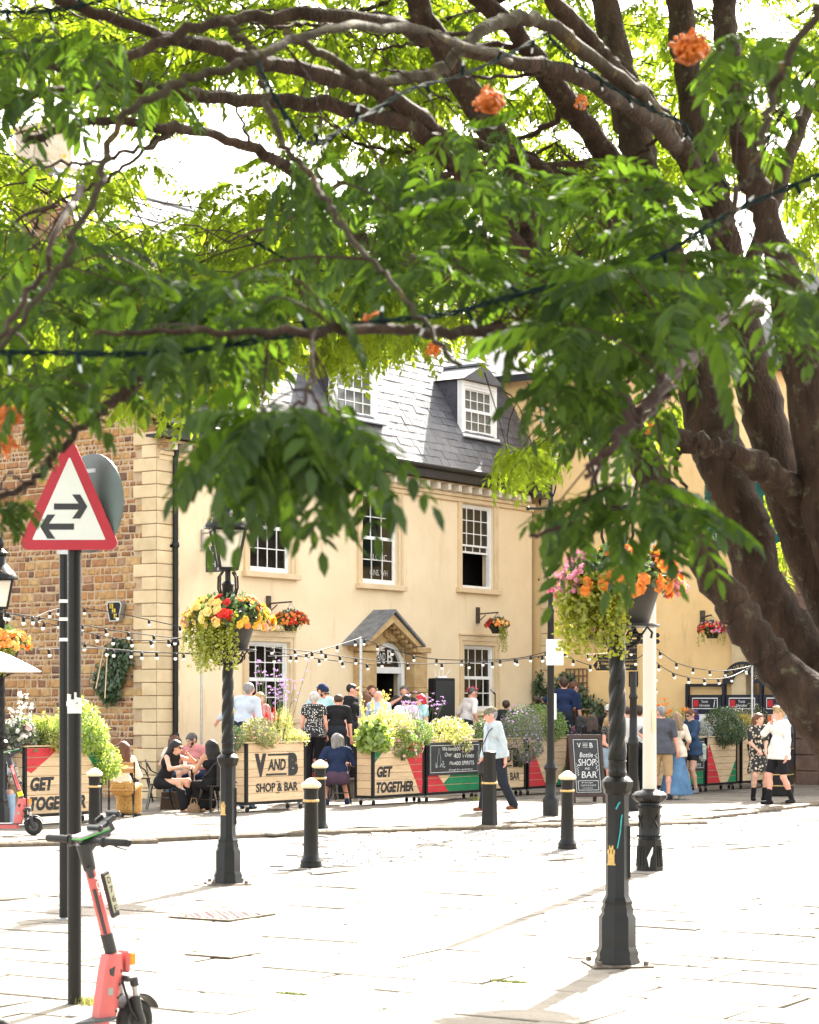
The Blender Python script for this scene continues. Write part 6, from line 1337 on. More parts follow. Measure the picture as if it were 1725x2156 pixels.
    m = MB(); m.slabp([(-.17, -.05), (-.15, 0), (-.17, .05), (-.25, .08), (-.86, .09), (-.94, .05), (-.94, -.05), (-.86, -.09), (-.25, -.08)], .1555, .172); part('footboard', m, M_deck, t)
    m = MB(); m.tube([(-.55, .06, .1), (-.6, .14, .005)], .008, 6); part('kickstand', m, M_steel, t)
    # handlebar
    hb = top + Vector((.03, 0, .015))
    m = MB(); m.tube([hb + Vector((0, -.34, 0)), hb + Vector((0, .34, 0))], .014, 10); m.ball(tuple(hb + Vector((0, -.13, -.005))), (.025, .02, .03), 10, 6); m.ball(tuple(hb + Vector((0, .13, -.005))), (.025, .02, .03), 10, 6); part('handlebar', m, M_dg, t)
    for s in (-1, 1): m = MB(); m.tube([hb + Vector((0, s * .14, 0)), hb + Vector((0, s * .15, 0)), hb + Vector((0, s * .155, 0)), hb + Vector((0, s * .335, 0)), hb + Vector((0, s * .345, 0))], [.028, .028, .021, .022, .016], 14); part('grip', m, M_rub, t); m = MB(); m.tube([hb + Vector((.01, s * .12, .005)), hb + Vector((.06, s * .17, -.03)), hb + Vector((.07, s * .24, -.045))], [.007, .006, .004], 6); part('brake_lever', m, M_dg, t)
    m = MB(); m.M = Matrix.Translation(top + Vector((.05, 0, .05))) @ Matrix.Rotation(R(-14), 4, 'Y'); m.slabp([(-.1, -.035), (-.08, -.045), (.1, -.04), (.12, -.02), (.12, .02), (.1, .04), (-.08, .045), (-.1, .035)], 0, .014); part('display', m, M_disp, t, smooth=False)
    m = MB(); m.M = Matrix.Translation(top + Vector((.05, 0, .05))) @ Matrix.Rotation(R(-14), 4, 'Y'); m.slabp([(-.102, -.037), (-.081, -.047), (.102, -.042), (.122, -.02), (.122, .02), (.102, .042), (-.081, .047), (-.102, .037)], -.006, -.0005); part('lime_edge', m, M_ledge, t, smooth=False)
    m = MB(); m.M = Matrix.Translation(top + Vector((.16, 0, .11))) @ Matrix.Rotation(R(-30), 4, 'Y'); m.bb((-.09, -.04, 0), (.07, .04, .012), .004); m.bb((-.1, -.055, -.004), (-.07, .055, .03), .006); m.bb((.05, -.055, -.004), (.075, .055, .03), .006); m.bb((-.03, -.06, .0), (.03, -.04, .03), .005); m.bb((-.03, .04, .0), (.03, .06, .03), .005); m.bb((-.02, -.02, -.06), (.02, .02, 0)); part('phone_holder', m, M_dg, t, smooth=False)
    # side plate with number, maker's lettering, notice strip; all along the stem
    for sd in (-1,):
        Q = Matrix.Translation(ne + ax * .42) @ Matrix(((ax.x, 0, ax.z * -1 if 0 else -ax.z, 0), (0, 1, 0, 0), (ax.z, 0, ax.x, 0), (0, 0, 0, 1)))
        # local frame: x along the stem, y sideways, z forward normal
        m = MB(); m.M = Q; m.bb((-.1, -.03, .0), (.1, .03, .0)) if 0 else None
        pb = MB(); pb.M = Q; pb.slabp([(-.13, -.085), (.1, -.085), (.13, -.06), (.13, -.02), (-.13, -.02)], -.075, -.035) if 0 else pb.bb((-.13, -.055, -.085), (.13, -.03, -.03), .006)
        bx_ = part('plate_holder', pb, M_dg, t, smooth=False)
        pb = MB(); pb.M = Q; pb.bb((-.1, -.0595, -.08), (.115, -.0555, -.042)); part('number_plate', pb, M_plate, bx_, smooth=False)
        Tm = Q @ Matrix(((0, 0, 1, 0), (0, 1, 0, 0), (-1, 0, 0, -.061), (0, 0, 0, 1)))
        for k, c in enumerate(plate): text(c, bx_, M_letter, 0, .085 - k * .055, .024, .036, -.0605, M=Tm, bold=.01)
    Tv = Matrix.Translation(ne + ax * .50) @ Q.to_3x3().to_4x4() @ Matrix(((-1, 0, 0, 0), (0, 1, 0, 0), (0, 0, -1, -.006), (0, 0, 0, 1)))
    text('VOI.', t, M_white, 0, 0, .12, .03, -.032, M=Tv, bold=.03)
    m = MB(); m.M = Q; m.bb((-.2, -.029, .016), (.06, -.016, .03)); m.bb((.13, -.04, .012), (.19, -.02, .04)); part('notice_strip', m, M_dg, t, smooth=False)
    return t
sc1 = scooter('near coral electric scooter with plate D76E beside the sign poles', G(283, 2197), R(48), 'D76E')
sc2 = scooter('farther coral electric scooter with plate DUML and a yellow band, at the left planter', G(71, 1759, PZ), R(8), 'DUML', band=True)
# ================================================================ people: one continuous surface grown round a posed skeleton
def sdf_mesh(prims, vox, k=.03, cuts=(), name='body', mt=None, extra=None):
    A = np.array([[*p[0], *p[1]] for p in prims]); rr = np.array([[p[2], p[3]] for p in prims]); mr = rr.max(1)[:, None]
    lo = np.minimum(A[:, :3], A[:, 3:]) - mr; hi = np.maximum(A[:, :3], A[:, 3:]) + mr; L0 = lo.min(0) - 2.5 * vox; n = np.ceil((hi.max(0) + 2.5 * vox - L0) / vox).astype(int) + 1
    g = np.full(n, .12, np.float32); ax = [L0[i] + vox * np.arange(n[i]) for i in range(3)]
    for p, a, b in zip(prims, lo, hi):
        i0 = np.maximum(((a - .1 - L0) / vox).astype(int), 0); i1 = np.minimum(((b + .1 - L0) / vox).astype(int) + 2, n)
        X, Y, Z = np.meshgrid(*[ax[i][i0[i]:i1[i]] for i in range(3)], indexing='ij'); pa = np.array(p[0]); d = np.array(p[1]) - pa; l2 = d @ d + 1e-12
        X = X - pa[0]; Y = Y - pa[1]; Z = Z - pa[2]; t = np.clip((X * d[0] + Y * d[1] + Z * d[2]) / l2, 0, 1)
        ds = np.sqrt((X - t * d[0]) ** 2 + (Y - t * d[1]) ** 2 + (Z - t * d[2]) ** 2) - (p[2] + (p[3] - p[2]) * t)
        sl = tuple(slice(i0[i], i1[i]) for i in range(3)); q = g[sl]; h = np.maximum(k - np.abs(q - ds), 0) / k; g[sl] = np.minimum(q, ds) - h * h * k * .25
    if cuts:
        X, Y, Z = np.meshgrid(*ax, indexing='ij')
        for c, nn in cuts: g = np.maximum(g, (X - c[0]) * nn[0] + (Y - c[1]) * nn[1] + (Z - c[2]) * nn[2])
    s = g < 0; Pn = np.zeros((*(np.array(n) - 1), 3), np.float32); Cn = np.zeros(np.array(n) - 1, np.float32)
    def cor(o): return tuple(slice(o[i], n[i] - 1 + o[i]) for i in range(3))
    for a in range(3):
        for u in (0, 1):
            for v in (0, 1):
                o = [0, 0, 0]; e = [i for i in range(3) if i != a]; o[e[0]] = u; o[e[1]] = v; o2 = list(o); o2[a] = 1
                ga, gb = g[cor(o)], g[cor(o2)]; m = (ga < 0) != (gb < 0); t = np.where(m, ga / (ga - gb + 1e-12), 0)
                for i in range(3): Pn[..., i] += m * ((o[i]) if i != a else t)
                Cn += m
    act = Cn > 0; idx = np.full(Cn.shape, -1, np.int64); idx[act] = np.arange(act.sum())
    V = (Pn[act] / Cn[act][:, None] + np.argwhere(act)) * vox + L0; F = []
    for a in range(3):
        e1, e2 = (a + 1) % 3, (a + 2) % 3
        sa = [slice(1, -1)] * 3; sb = [slice(1, -1)] * 3; sa[a] = slice(0, -1); sb[a] = slice(1, None)
        m = s[tuple(sa)] != s[tuple(sb)]; I = np.argwhere(m)
        if not len(I): continue
        off = np.ones(3, int); off[a] = 0; I = I + off; ins = s[tuple(I.T)]
        def cc(d1, d2): J = I.copy(); J[:, e1] += d1; J[:, e2] += d2; return idx[tuple(J.T)]
        q = np.stack([cc(-1, -1), cc(0, -1), cc(0, 0), cc(-1, 0)], 1); q[~ins] = q[~ins][:, ::-1]; F.append(q)
    F = np.concatenate(F); F = F[(F >= 0).all(1)]
    if extra: V, F = cat_([(V, F)] + extra)
    return npmesh(name, V, F, mt, True)
def ik(a, b, l1, l2, pole):
    a, b, pole = Vector(a), Vector(b), Vector(pole); d = b - a; L = min(d.length, (l1 + l2) * .998); b = a + d.normalized() * L; d = b - a
    x = (l1 * l1 - l2 * l2 + L * L) / (2 * L); h = math.sqrt(max(0, l1 * l1 - x * x)); u = d.normalized(); pv = pole - u * pole.dot(u); pv = pv.normalized() if pv.length > 1e-5 else Vector((0, -1, 0))
    return a + u * x + pv * h, b
def capq(a, b, ra, rb, n=6):
    m = MB(); m.tube([Vector(a) - (Vector(b) - Vector(a)).normalized() * ra * .6, a, b, Vector(b) + (Vector(b) - Vector(a)).normalized() * rb * .7], [ra * .5, ra, rb, rb * .45], n)
    q = [f for f in m.f if len(f) == 4]; return np.array(m.v), np.array(q)
SK = {k: mat('skin_' + k, c, .5, 0, .04, 9, spec=.35) for k, c in dict(fair=(.62, .36, .25), pink=(.66, .33, .24), tan=(.48, .25, .15), dark=(.2, .1, .06)).items()}
HR = {k: mat('hair_' + k, c, .55, 0, .25, 25, .3, 60, stretch=(1, 1, .2)) for k, c in dict(black=(.012, .010, .010), brown=(.05, .025, .014), auburn=(.14, .05, .022), grey=(.26, .25, .24), white=(.6, .57, .53), blonde=(.42, .28, .12), red=(.55, .02, .05), ash=(.30, .2, .11), darkgrey=(.1, .095, .09)).items()}
_cm = {}
def CL(name, c, **k):
    if name not in _cm: _cm[name] = mat('cloth_' + name, c, .85, 0, k.pop('var', .08), k.pop('scale', 8), .3, 25, .15, **k)
    return _cm[name]
def spot_mat(name, base, spot, scale, size, c3=None):
    m, t, b, N, L = nodes(name); b.inputs['Roughness'].default_value = .85; tc = N('ShaderNodeTexCoord'); vo = N('ShaderNodeTexVoronoi'); vo.inputs['Scale'].default_value = scale; vo.inputs['Randomness'].default_value = .6 if not c3 else .9; L(tc.outputs['Object'], vo.inputs['Vector'])
    lt = N('ShaderNodeMath'); lt.operation = 'LESS_THAN'; lt.inputs[1].default_value = size; L(vo.outputs['Distance'], lt.inputs[0]); mx = N('ShaderNodeMix'); mx.data_type = 'RGBA'; L(lt.outputs[0], mx.inputs['Factor']); mx.inputs['A'].default_value = (*base, 1); mx.inputs['B'].default_value = (*spot, 1)
    if c3:
        hs = N('ShaderNodeMix'); hs.data_type = 'RGBA'; sp_ = N('ShaderNodeSeparateColor'); L(vo.outputs['Color'], sp_.inputs[0]); L(sp_.outputs[0], hs.inputs['Factor']); hs.inputs['A'].default_value = (*spot, 1); hs.inputs['B'].default_value = (*c3, 1); L(hs.outputs['Result'], mx.inputs['B'])
    L(mx.outputs['Result'], b.inputs['Base Color']); return m
M_eye = mat('eye_dark', (.02, .015, .012), .3); M_lip = mat('lip', (.4, .13, .11), .5); M_shade = mat('sunglass_lens', (.012, .01, .009), .15); M_sole = mat('pale_sole', (.6, .58, .52), .7)
VOX = .0165
def person(label, loc, rz, h=1.72, skin='fair', fem=False, hair=('brown', 'short'), top=None, bot=None, shoes=None, lean=0., side=0., head=(0, 0), arms=((None, None), (None, None)), feet=None, sit=False, cap=None, glasses=None, bulk=1., beard=None, held=None, tops=2., legs=2., hem=.93, skirt=None, socks=None, straps=False):
    """label, place, heading (0 = towards the camera). arms = (right, left): (hand target, elbow pole); lengths for a 1.75 m body"""
    t = thing('person', label, 'person', loc, R(rz)); t.scale = (h / 1.75,) * 3; b = bulk; pz = .5 if sit else .96
    pel = Vector((0, .0, pz)); up = Vector((math.sin(R(side)), -math.sin(R(lean)), math.cos(R(lean)) * math.cos(R(side)))).normalized(); fw = Vector((0, -math.cos(R(lean)), -math.sin(R(lean)))); rt = Vector((1, 0, 0))
    sw = (.165 if fem else .19) * (.6 + .4 * b); che = pel + up * .36; shc = pel + up * .475; nk = pel + up * .53 + fw * .0; hy, hp = R(head[0]), R(head[1])
    hf = Vector((math.sin(hy) * math.cos(hp), -math.cos(hy) * math.cos(hp), -math.sin(hp))); hu = (Vector((0, 0, 1)) * 1.0 - hf * Vector((0, 0, 1)).dot(hf)).normalized(); hr = hf.cross(hu)
    hc = nk + (up * .6 + Vector((0, 0, .4))) * .115 + hf * .028
    sk = []; C = lambda a, q, r, s=None: (tuple(a), tuple(q), r, s if s is not None else r)
    # torso
    tor = [(pel - rt * .075 * b + up * .0, pel + rt * .075 * b, .105 * b), (pel + up * .13 - rt * .055 * b, pel + up * .13 + rt * .055 * b, (.088 if fem else .1) * b), (che - rt * .075, che + rt * .075, .1 * (.5 + .5 * b)), (shc - rt * (sw - .06), shc + rt * (sw - .06), .072)]
    if fem: tor.append((che - rt * .07 + fw * .065 - up * .02, che + rt * .07 + fw * .065 - up * .02, .062))
    if b > 1.05 and not fem: tor.append((pel + up * .1 + fw * .05, pel + up * .16 + fw * .05, .09 * b))
    sk += [C(a, q, r) for a, q, r in tor]; sk.append(C(pel + up * .0, che, .1 * b, .1)); sk.append(C(shc + up * .0, nk + up * .05 + fw * .01, .062, .052))
    # head: skull, jaw, nose, ears
    hd = [C(hc + hu * .035 - hf * .022, hc + hu * .03 + hf * .012, .087, .082), C(hc + hu * .0 + hf * .02, hc - hu * .075 + hf * .045, .066, .036), C(hc + hu * .01 + hf * .085, hc - hu * .022 + hf * .104, .011, .016), C(hc - hu * .05 + hf * .06, hc - hu * .055 + hf * .065, .03)]
    for s in (-1, 1): hd.append(C(hc + hr * s * .082 + hu * .015 - hf * .012, hc + hr * s * .078 - hu * .02 - hf * .008, .02, .015))
    sk += hd
    # legs
    L = []; feet = feet or ((-.1, .0, 0), (.1, .0, 0)); fdir = []
    for i, s in enumerate((-1, 1)):
        hip = pel + rt * s * .085 * b - up * .03; f = Vector(feet[i]); ank = Vector((f.x, f.y, f.z + .085)); kn, ank = ik(hip, ank, .44, .43, (s * .12, -1, .15 if sit else 0)); ang = R(14 * s); fd = Vector((math.sin(ang), -math.cos(ang), 0)); L.append((hip, kn, ank, fd))
        sk += [C(hip, kn, (.086 if fem else .082) * b, .054), C(kn, kn.lerp(ank, .35) + Vector((0, .012, 0)), .052, .052), C(kn.lerp(ank, .35) + Vector((0, .012, 0)), ank, .05, .036), C(ank + Vector((0, 0, -.045)) - fd * .03, ank + Vector((0, 0, -.06)) + fd * .13, .036, .027)]
    # arms and hands
    Ar = []; ex = []
    for i, s in enumerate((-1, 1)):
        sh = shc + rt * s * sw + up * -.005; tg, pole = arms[i]; tg = Vector(tg) if tg else Vector((s * (sw + .09), -.06, pz - .10)); pole = Vector(pole) if pole else Vector((s * .5, 1, -.2))
        el, wr = ik(sh, tg, .29, .255, pole); Ar.append((sh, el, wr)); rr = .75 + .25 * b; sk += [C(sh, el, (.044 if fem else .05) * rr, .037), C(el, wr, .038, .025)]
        hd_ = (wr - el).normalized(); hd_ = (hd_ + Vector((0, -.25, -.25))).normalized(); pal = wr + hd_ * .075; sk.append(C(wr + hd_ * .02, pal, .028, .03)); sdv = hd_.cross(Vector((0, 1, 0.3))).normalized(); dn = hd_.cross(sdv)
        for k, (o, ln) in enumerate(((-.027, .062), (-.009, .074), (.009, .068), (.027, .052))):
            a = pal + sdv * o + hd_ * .012; q = a + hd_ * ln * .55; r_ = q + (hd_ * .7 - dn * .5 * (1 if dn.y > 0 else -1)).normalized() * ln * .5; ex += [capq(a, q, .0095, .0085), capq(q, r_, .0085, .007)]
        a = wr + hd_ * .03 + sdv * -.028; ex.append(capq(a, a + (hd_ * .8 - sdv * .7).normalized() * .055, .011, .009))
    body = part('body', sdf_mesh(sk, VOX, .03, name='body', mt=SK[skin], extra=ex), None, t)
    # face
    m = MB()
    for s in (-1, 1): m.ball(tuple(hc + hu * .018 + hf * .082 + hr * s * .032), (.012, .012, .008), 8, 5); m.tube([hc + hu * .04 + hf * .086 + hr * s * .018, hc + hu * .044 + hf * .083 + hr * s * .035, hc + hu * .036 + hf * .072 + hr * s * .052], .005, 5)
    part('eyes', m, M_eye, t); m = MB(); m.tube([hc - hu * .048 + hf * .087 - hr * .022, hc - hu * .05 + hf * .094, hc - hu * .048 + hf * .087 + hr * .022], [.004, .008, .004], 6); part('mouth', m, M_lip, t)
    # hair
    hk, hs_ = hair; hp_ = [C(hc + hu * .042 - hf * .028, hc + hu * .036 + hf * .008, .097, .09)]
    cutp = (hc + hf * .045 - hu * .0, (hf * .86 - hu * .55).normalized())
    if hs_ == 'bald': hp_ = None
    elif hs_ == 'crop': hp_ = [C(hc + hu * .042 - hf * .028, hc + hu * .036 + hf * .004, .092, .086)]
    elif hs_ in ('short', 'quiff'):
        hp_.append(C(hc + hu * .0 - hf * .055, hc - hu * .04 - hf * .05, .062, .045)); 
        if hs_ == 'quiff': hp_ += [C(hc + hu * (.1 + .02 * random.random()) + hf * (-.06 + .03 * i) + hr * (.03 * ((i * 7) % 3 - 1)), hc + hu * .115 + hf * (-.05 + .03 * i) + hr * (.03 * ((i * 5) % 3 - 1)), .035) for i in range(5)]
    elif hs_ == 'bob':
        for s in (-1, 0, 1): hp_.append(C(hc + hr * s * .06 - hf * .045 + hu * .03, hc + hr * s * .075 - hf * .055 - hu * .11, .065, .05))
    elif hs_ == 'bun': hp_ += [C(hc + hu * .0 - hf * .055, hc - hu * .03 - hf * .05, .062, .045), C(hc - hf * .12 + hu * .01, hc - hf * .15 - hu * .05, .035, .03)]
    elif hs_ in ('long', 'curly'):
        ln = .36 if hs_ == 'long' else .24
        for s in (-1, -.45, .1, .55, 1):
            j = random.uniform(-.02, .02); a = hc + hr * s * .068 - hf * .05 + hu * .02; q = hc + hr * s * .09 - hf * (.075 + j) - hu * .12; r_ = hc + hr * s * (.1 + j) - hf * (.10 + j) - hu * ln * (1 + j * 4); hp_ += [C(a, q, .062, .05), C(q, r_, .05, .028)]
        if hs_ == 'curly':
            for k in range(16): a = 6.28 * k / 16; hp_.append(C(hc + hr * .09 * math.cos(a) - hf * .06 - hu * (.1 + .1 * math.sin(a)), hc + hr * .1 * math.cos(a) - hf * .08 - hu * (.1 + .12 * math.sin(a)), .036))
    elif hs_ == 'mohawk': hp_ = [C(hc + hu * (.12 - .0 * i) * math.cos(.4 * i - .6) - hf * .13 * math.sin(.4 * i - .6), hc + hu * .165 * math.cos(.4 * i - .6) - hf * .17 * math.sin(.4 * i - .6), .022, .012) for i in range(6)]
    if hp_: part('hair', sdf_mesh(hp_, .014, .02, [cutp] if hs_ != 'mohawk' else (), 'hair', HR[hk]), None, t)
    if hs_ == 'mohawk' : part('shaved_hair', sdf_mesh([C(hc + hu * .042 - hf * .028, hc + hu * .036 + hf * .004, .0895, .084)], .014, .02, [cutp], 'hair', HR['darkgrey']), None, t)
    if beard: part('beard', sdf_mesh([C(hc - hu * .03 + hf * .035 + hr * .05, hc - hu * .085 + hf * .055, .028, .03), C(hc - hu * .03 + hf * .035 - hr * .05, hc - hu * .085 + hf * .055, .028, .03), C(hc - hu * .03 + hf * .085 - hr * .02, hc - hu * .03 + hf * .085 + hr * .02, .012)], .012, .015, name='beard', mt=HR[beard]), None, t)
    if glasses:
        m = MB()
        for s in (-1, 1): m.ball(tuple(hc + hu * .016 + hf * .098 + hr * s * .034), (.028, .012, .02) if abs(hf.y) > .6 else (.012, .028, .02), 10, 6); m.tube([hc + hu * .022 + hf * .09 + hr * s * .06, hc + hu * .022 - hf * .01 + hr * s * .088], .005, 5)
        m.tube([hc + hu * .022 + hf * .1 - hr * .03, hc + hu * .022 + hf * .1 + hr * .03], .005, 5); part('sunglasses' if glasses == 'sun' else 'glasses', m, M_shade, t)
    if cap:
        cp = [C(hc + hu * .055 - hf * .025, hc + hu * .05 + hf * .012, .1, .094)]; m_ = sdf_mesh(cp, .014, .02, [(hc + hu * .045, (-hu * 1 + hf * -.05).normalized())], 'cap', cap[0]); c_ = part('cap', m_, None, t)
        pk = hf if cap[1] >= 0 else -hf; m = MB(); a = [hc + hu * .045 + pk * .08 + hr * x * .075 * math.cos(.0) for x in (-1, 0, 1)]; e = [hc + hu * .03 + pk * (.165 - .03 * abs(x)) + hr * x * .06 for x in (-1, 0, 1)]
        u_ = hu * .012; m.add([*a, *e, *[q + u_ for q in a], *[q + u_ for q in e]], [(0, 3, 4, 1), (1, 4, 5, 2), (7, 10, 9, 6), (8, 11, 10, 7), (3, 9, 10, 4), (4, 10, 11, 5), (0, 6, 9, 3), (2, 5, 11, 8)]); part('peak', m, cap[0], c_)
    # clothes
    def limb(a, m_, e, f, r0, r1, r2, inf):
        o = []
        if f > 0: q = a.lerp(m_, min(1, f)); o.append(C(a, q, r0 + inf, r0 + (r1 - r0) * min(1, f) + inf))
        if f > 1: q = m_.lerp(e, min(1, f - 1)); o.append(C(m_, q, r1 + inf, r1 + (r2 - r1) * min(1, f - 1) + inf * 1.15))
        return o
    if top is not None:
        inf = .014; pr = [C(a, q, r + inf) for a, q, r in tor] + [C(pel + up * .02, che, .105 * b + inf * .6)]
        if hem < .93 and not sit: pr.append(C(pel - rt * .085 * b - up * (.93 - hem), pel + rt * .085 * b - up * (.93 - hem), .112 * b + inf * 2)); pr.append(C(pel - rt * .075 * b, pel + rt * .075 * b, .112 * b + inf * 2))
        for (sh, el, wr) in Ar: pr += limb(sh, el, wr, tops, .05 * (.75 + .25 * b), .044, .034, inf)
        cuts = [(pel - up * (.96 - hem if not sit else .02), -up), (nk + up * .02, up)]
        if straps: cuts = [(pel - up * .02, -up), (shc - up * .06, up)]
        part('top', sdf_mesh(pr, VOX, .025, cuts, 'top', top), None, t)
        if straps:
            m = MB()
            for s in (-1, 1): m.tube([shc - up * .07 + rt * s * .09 + fw * .115, shc + up * .075 + rt * s * .085, shc - up * .08 + rt * s * .07 - fw * .11], .009, 5)
            part('straps', m, top, t)
    if bot is not None:
        inf = .014; pr = [C(pel - rt * .075 * b, pel + rt * .075 * b, .108 * b + inf), C(pel + up * .06 - rt * .05 * b, pel + up * .06 + rt * .05 * b, .098 * b + inf)]; cuts = [(pel + up * .1, up)]
        if skirt:
            if sit:
                for (hip, kn, ank, fd) in L: pr += [C(hip, kn, .1, .085), C(kn, kn.lerp(ank, .9), .085, .1)]
                mk = L[0][1].lerp(L[1][1], .5); ma = L[0][2].lerp(L[1][2], .5); pr += [C(pel, mk, .1, .09), C(mk, mk.lerp(ma, .9), .09, .11)]
            else:
                for k in range(10): a = 6.2832 * k / 10; e = Vector((math.cos(a) * skirt[1], math.sin(a) * skirt[1] * .8, skirt[0] - .03 + .02 * math.sin(k * 2.4))); pr.append(C(pel + Vector((math.cos(a) * .06, math.sin(a) * .05, 0)), e, .075, .05))
                pr.append(C(pel, (0, 0, skirt[0] + .05), .13, skirt[1])); cuts.append(((0, 0, skirt[0]), (0, 0, -1)))
        else:
            for (hip, kn, ank, fd) in L: pr += limb(hip, kn, ank, legs, .088 * b, .066, .058, inf)
        part('trousers' if not skirt and legs > 1.2 else 'shorts' if not skirt else 'skirt', sdf_mesh(pr, VOX, .03, cuts, 'bottom', bot), None, t)
    sh_, kind = shoes if shoes else (CL('dark_shoe', (.03, .03, .032)), 'shoe')
    for (hip, kn, ank, fd) in L:
        z0 = ank + Vector((0, 0, -.045)); pr = [C(z0 - fd * .035 - Vector((0, 0, .005)), z0 + fd * .13 - Vector((0, 0, .01)), .046, .037)]
        if kind == 'boot': pr.append(C(ank, ank + (kn - ank).normalized() * .16, .047, .052))
        if kind == 'shoe': pr.append(C(ank + Vector((0, 0, -.03)), ank + Vector((0, 0, .0)), .045, .044))
        s_ = part('shoe', sdf_mesh(pr, .014, .02, [(ank + Vector((0, 0, -.082)), (0, 0, -1))] + ([(ank + Vector((0, 0, -.045)), (0, 0, 1))] if kind == 'sandal' else []), 'shoe', sh_), None, t)
    return t, dict(hc=hc, hf=hf, hu=hu, hr=hr, arms=Ar, pel=pel, up=up, shc=shc)
def item(name, label, cat, tp, m, mt, grp=None):       # a held thing placed in the person's own frame but standing free
    t = tp[0]; Mw = Matrix.Translation(t.location) @ Matrix.Rotation(t.rotation_euler.z, 4, 'Z') @ Matrix.Scale(t.scale.x, 4)
    o = part(name, m, mt); o.matrix_world = Mw; o.location = t.location; o.rotation_euler = t.rotation_euler; o.scale = t.scale; return tag(o, label, cat, grp)
def stand(x, yf, z=PZ): return G(x, yf, z)
def at(x, d, z): p = P(x, 1483, d); return Vector((p.x, p.y, z))
c_white = CL('white', (.74, .73, .7)); c_black = CL('black', (.014, .014, .016)); c_navy = CL('navy', (.018, .03, .075)); c_lblue = CL('pale_blue', (.5, .58, .68)); c_denim = CL('denim', (.09, .17, .3), var=.2, scale=5); c_pink = CL('pink', (.62, .25, .25)); c_cream = CL('cream', (.72, .64, .52)); c_grey = CL('slate_grey', (.085, .09, .11)); c_khaki = CL('khaki', (.5, .34, .18)); c_dj = CL('pale_denim', (.46, .53, .57)); c_dkj = CL('dark_jeans', (.02, .024, .034)); c_brown = CL('brown_leather', (.2, .07, .035)); c_red = CL('red', (.5, .03, .03)); c_navys = CL('navy_shirt', (.035, .065, .12)); c_char = CL('charcoal', (.03, .033, .036))
c_aqua = mat('cloth_tie_dye', (.1, .45, .52), .85, 0, .1, 6, c2=(.5, .65, .66)); c_polka = spot_mat('cloth_polka', (.015, .015, .018), (.75, .73, .7), 30, .3); c_flor = spot_mat('cloth_dark_floral', (.02, .02, .02), (.62, .55, .42), 17, .36, (.3, .25, .18)); c_mult = spot_mat('cloth_bright_floral', (.02, .02, .03), (.5, .1, .12), 26, .4, (.15, .3, .5)); c_leop = spot_mat('cloth_leopard', (.4, .22, .06), (.05, .03, .015), 30, .25)
# --- left: table group and the woman on the folding chair
PE = person; S_ = 'short'; D_ = (None, None)
PE('auburn haired woman in a cream top seated on the folding chair, back to us', stand(257, 1722), 172, 1.68, 'fair', True, ('auburn', 'long'), c_cream, c_leop, None, 6, 0, (10, 8), (((-.16, -.3, .72), None), ((.16, -.3, .72), None)), ((-.12, -.42, 0), (.1, -.36, 0)), True, tops=1.9, skirt=(0, .3))
PE('woman in a black strapless jumpsuit and sunglasses leaning on the group table', stand(343, 1708), 62, 1.74, 'fair', True, ('black', 'long'), c_black, c_black, (CL('tan_sandal', (.4, .22, .13)), 'sandal'), 24, 0, (8, 12), (((-.12, -.52, .77), (-1, .2, -.6)), ((.06, -.46, .98), (1, 0, -.6))), ((-.1, -.50, 0), (.1, -.42, 0)), True, glasses='sun', tops=0., legs=2., straps=False, hem=.9, skirt=None, bulk=.98)
PE('brown haired woman half hidden behind the woman in the jumpsuit', stand(368, 1685), 8, 1.7, 'fair', True, ('auburn', 'long'), c_cream, c_denim, None, 10, 0, (0, 10), (((-.16, -.32, .76), None), ((.1, -.3, .9), None)), ((-.12, -.4, 0), (.12, -.4, 0)), True, tops=.4)
PE('man with dark stubble in a pink polo shirt seated at the group table', stand(418, 1686), -28, 1.8, 'fair', False, ('darkgrey', 'short'), c_pink, c_navy, None, 18, 0, (-20, 24), (((-.2, -.34, .75), None), ((.2, -.34, .75), None)), ((-.14, -.42, 0), (.14, -.42, 0)), True, tops=.9, legs=1., beard='black')
PE('dark curly haired man seated behind the man in pink', stand(428, 1674), -10, 1.86, 'tan', False, ('black', 'quiff'), c_char, c_dkj, None, 4, 0, (-20, 10), (((-.2, -.34, .75), None), ((.2, -.34, .75), None)), ((-.14, -.42, 0), (.14, -.42, 0)), True, tops=.9)
PE('long black haired woman in a black camisole seated with her back to us', stand(450, 1710), 214, 1.68, 'tan', True, ('black', 'long'), c_black, c_black, (CL('tan_sandal', (.4, .22, .13)), 'sandal'), 8, 0, (0, 6), (((-.2, -.34, .76), None), ((.2, -.34, .76), None)), ((-.12, -.3, 0), (.1, -.24, 0)), True, tops=0., straps=True, skirt=(0, .3))
PE('seated person in pale jeans cut off by the left edge', stand(-8, 1740), 20, 1.72, 'fair', False, ('white', 'short'), c_lblue, CL('pale_jeans', (.3, .42, .55)), None, 12, 0, (0, 10), (((-.2, -.34, .7), None), ((.2, -.34, .7), None)), ((-.14, -.42, 0), (.14, -.42, 0)), True)
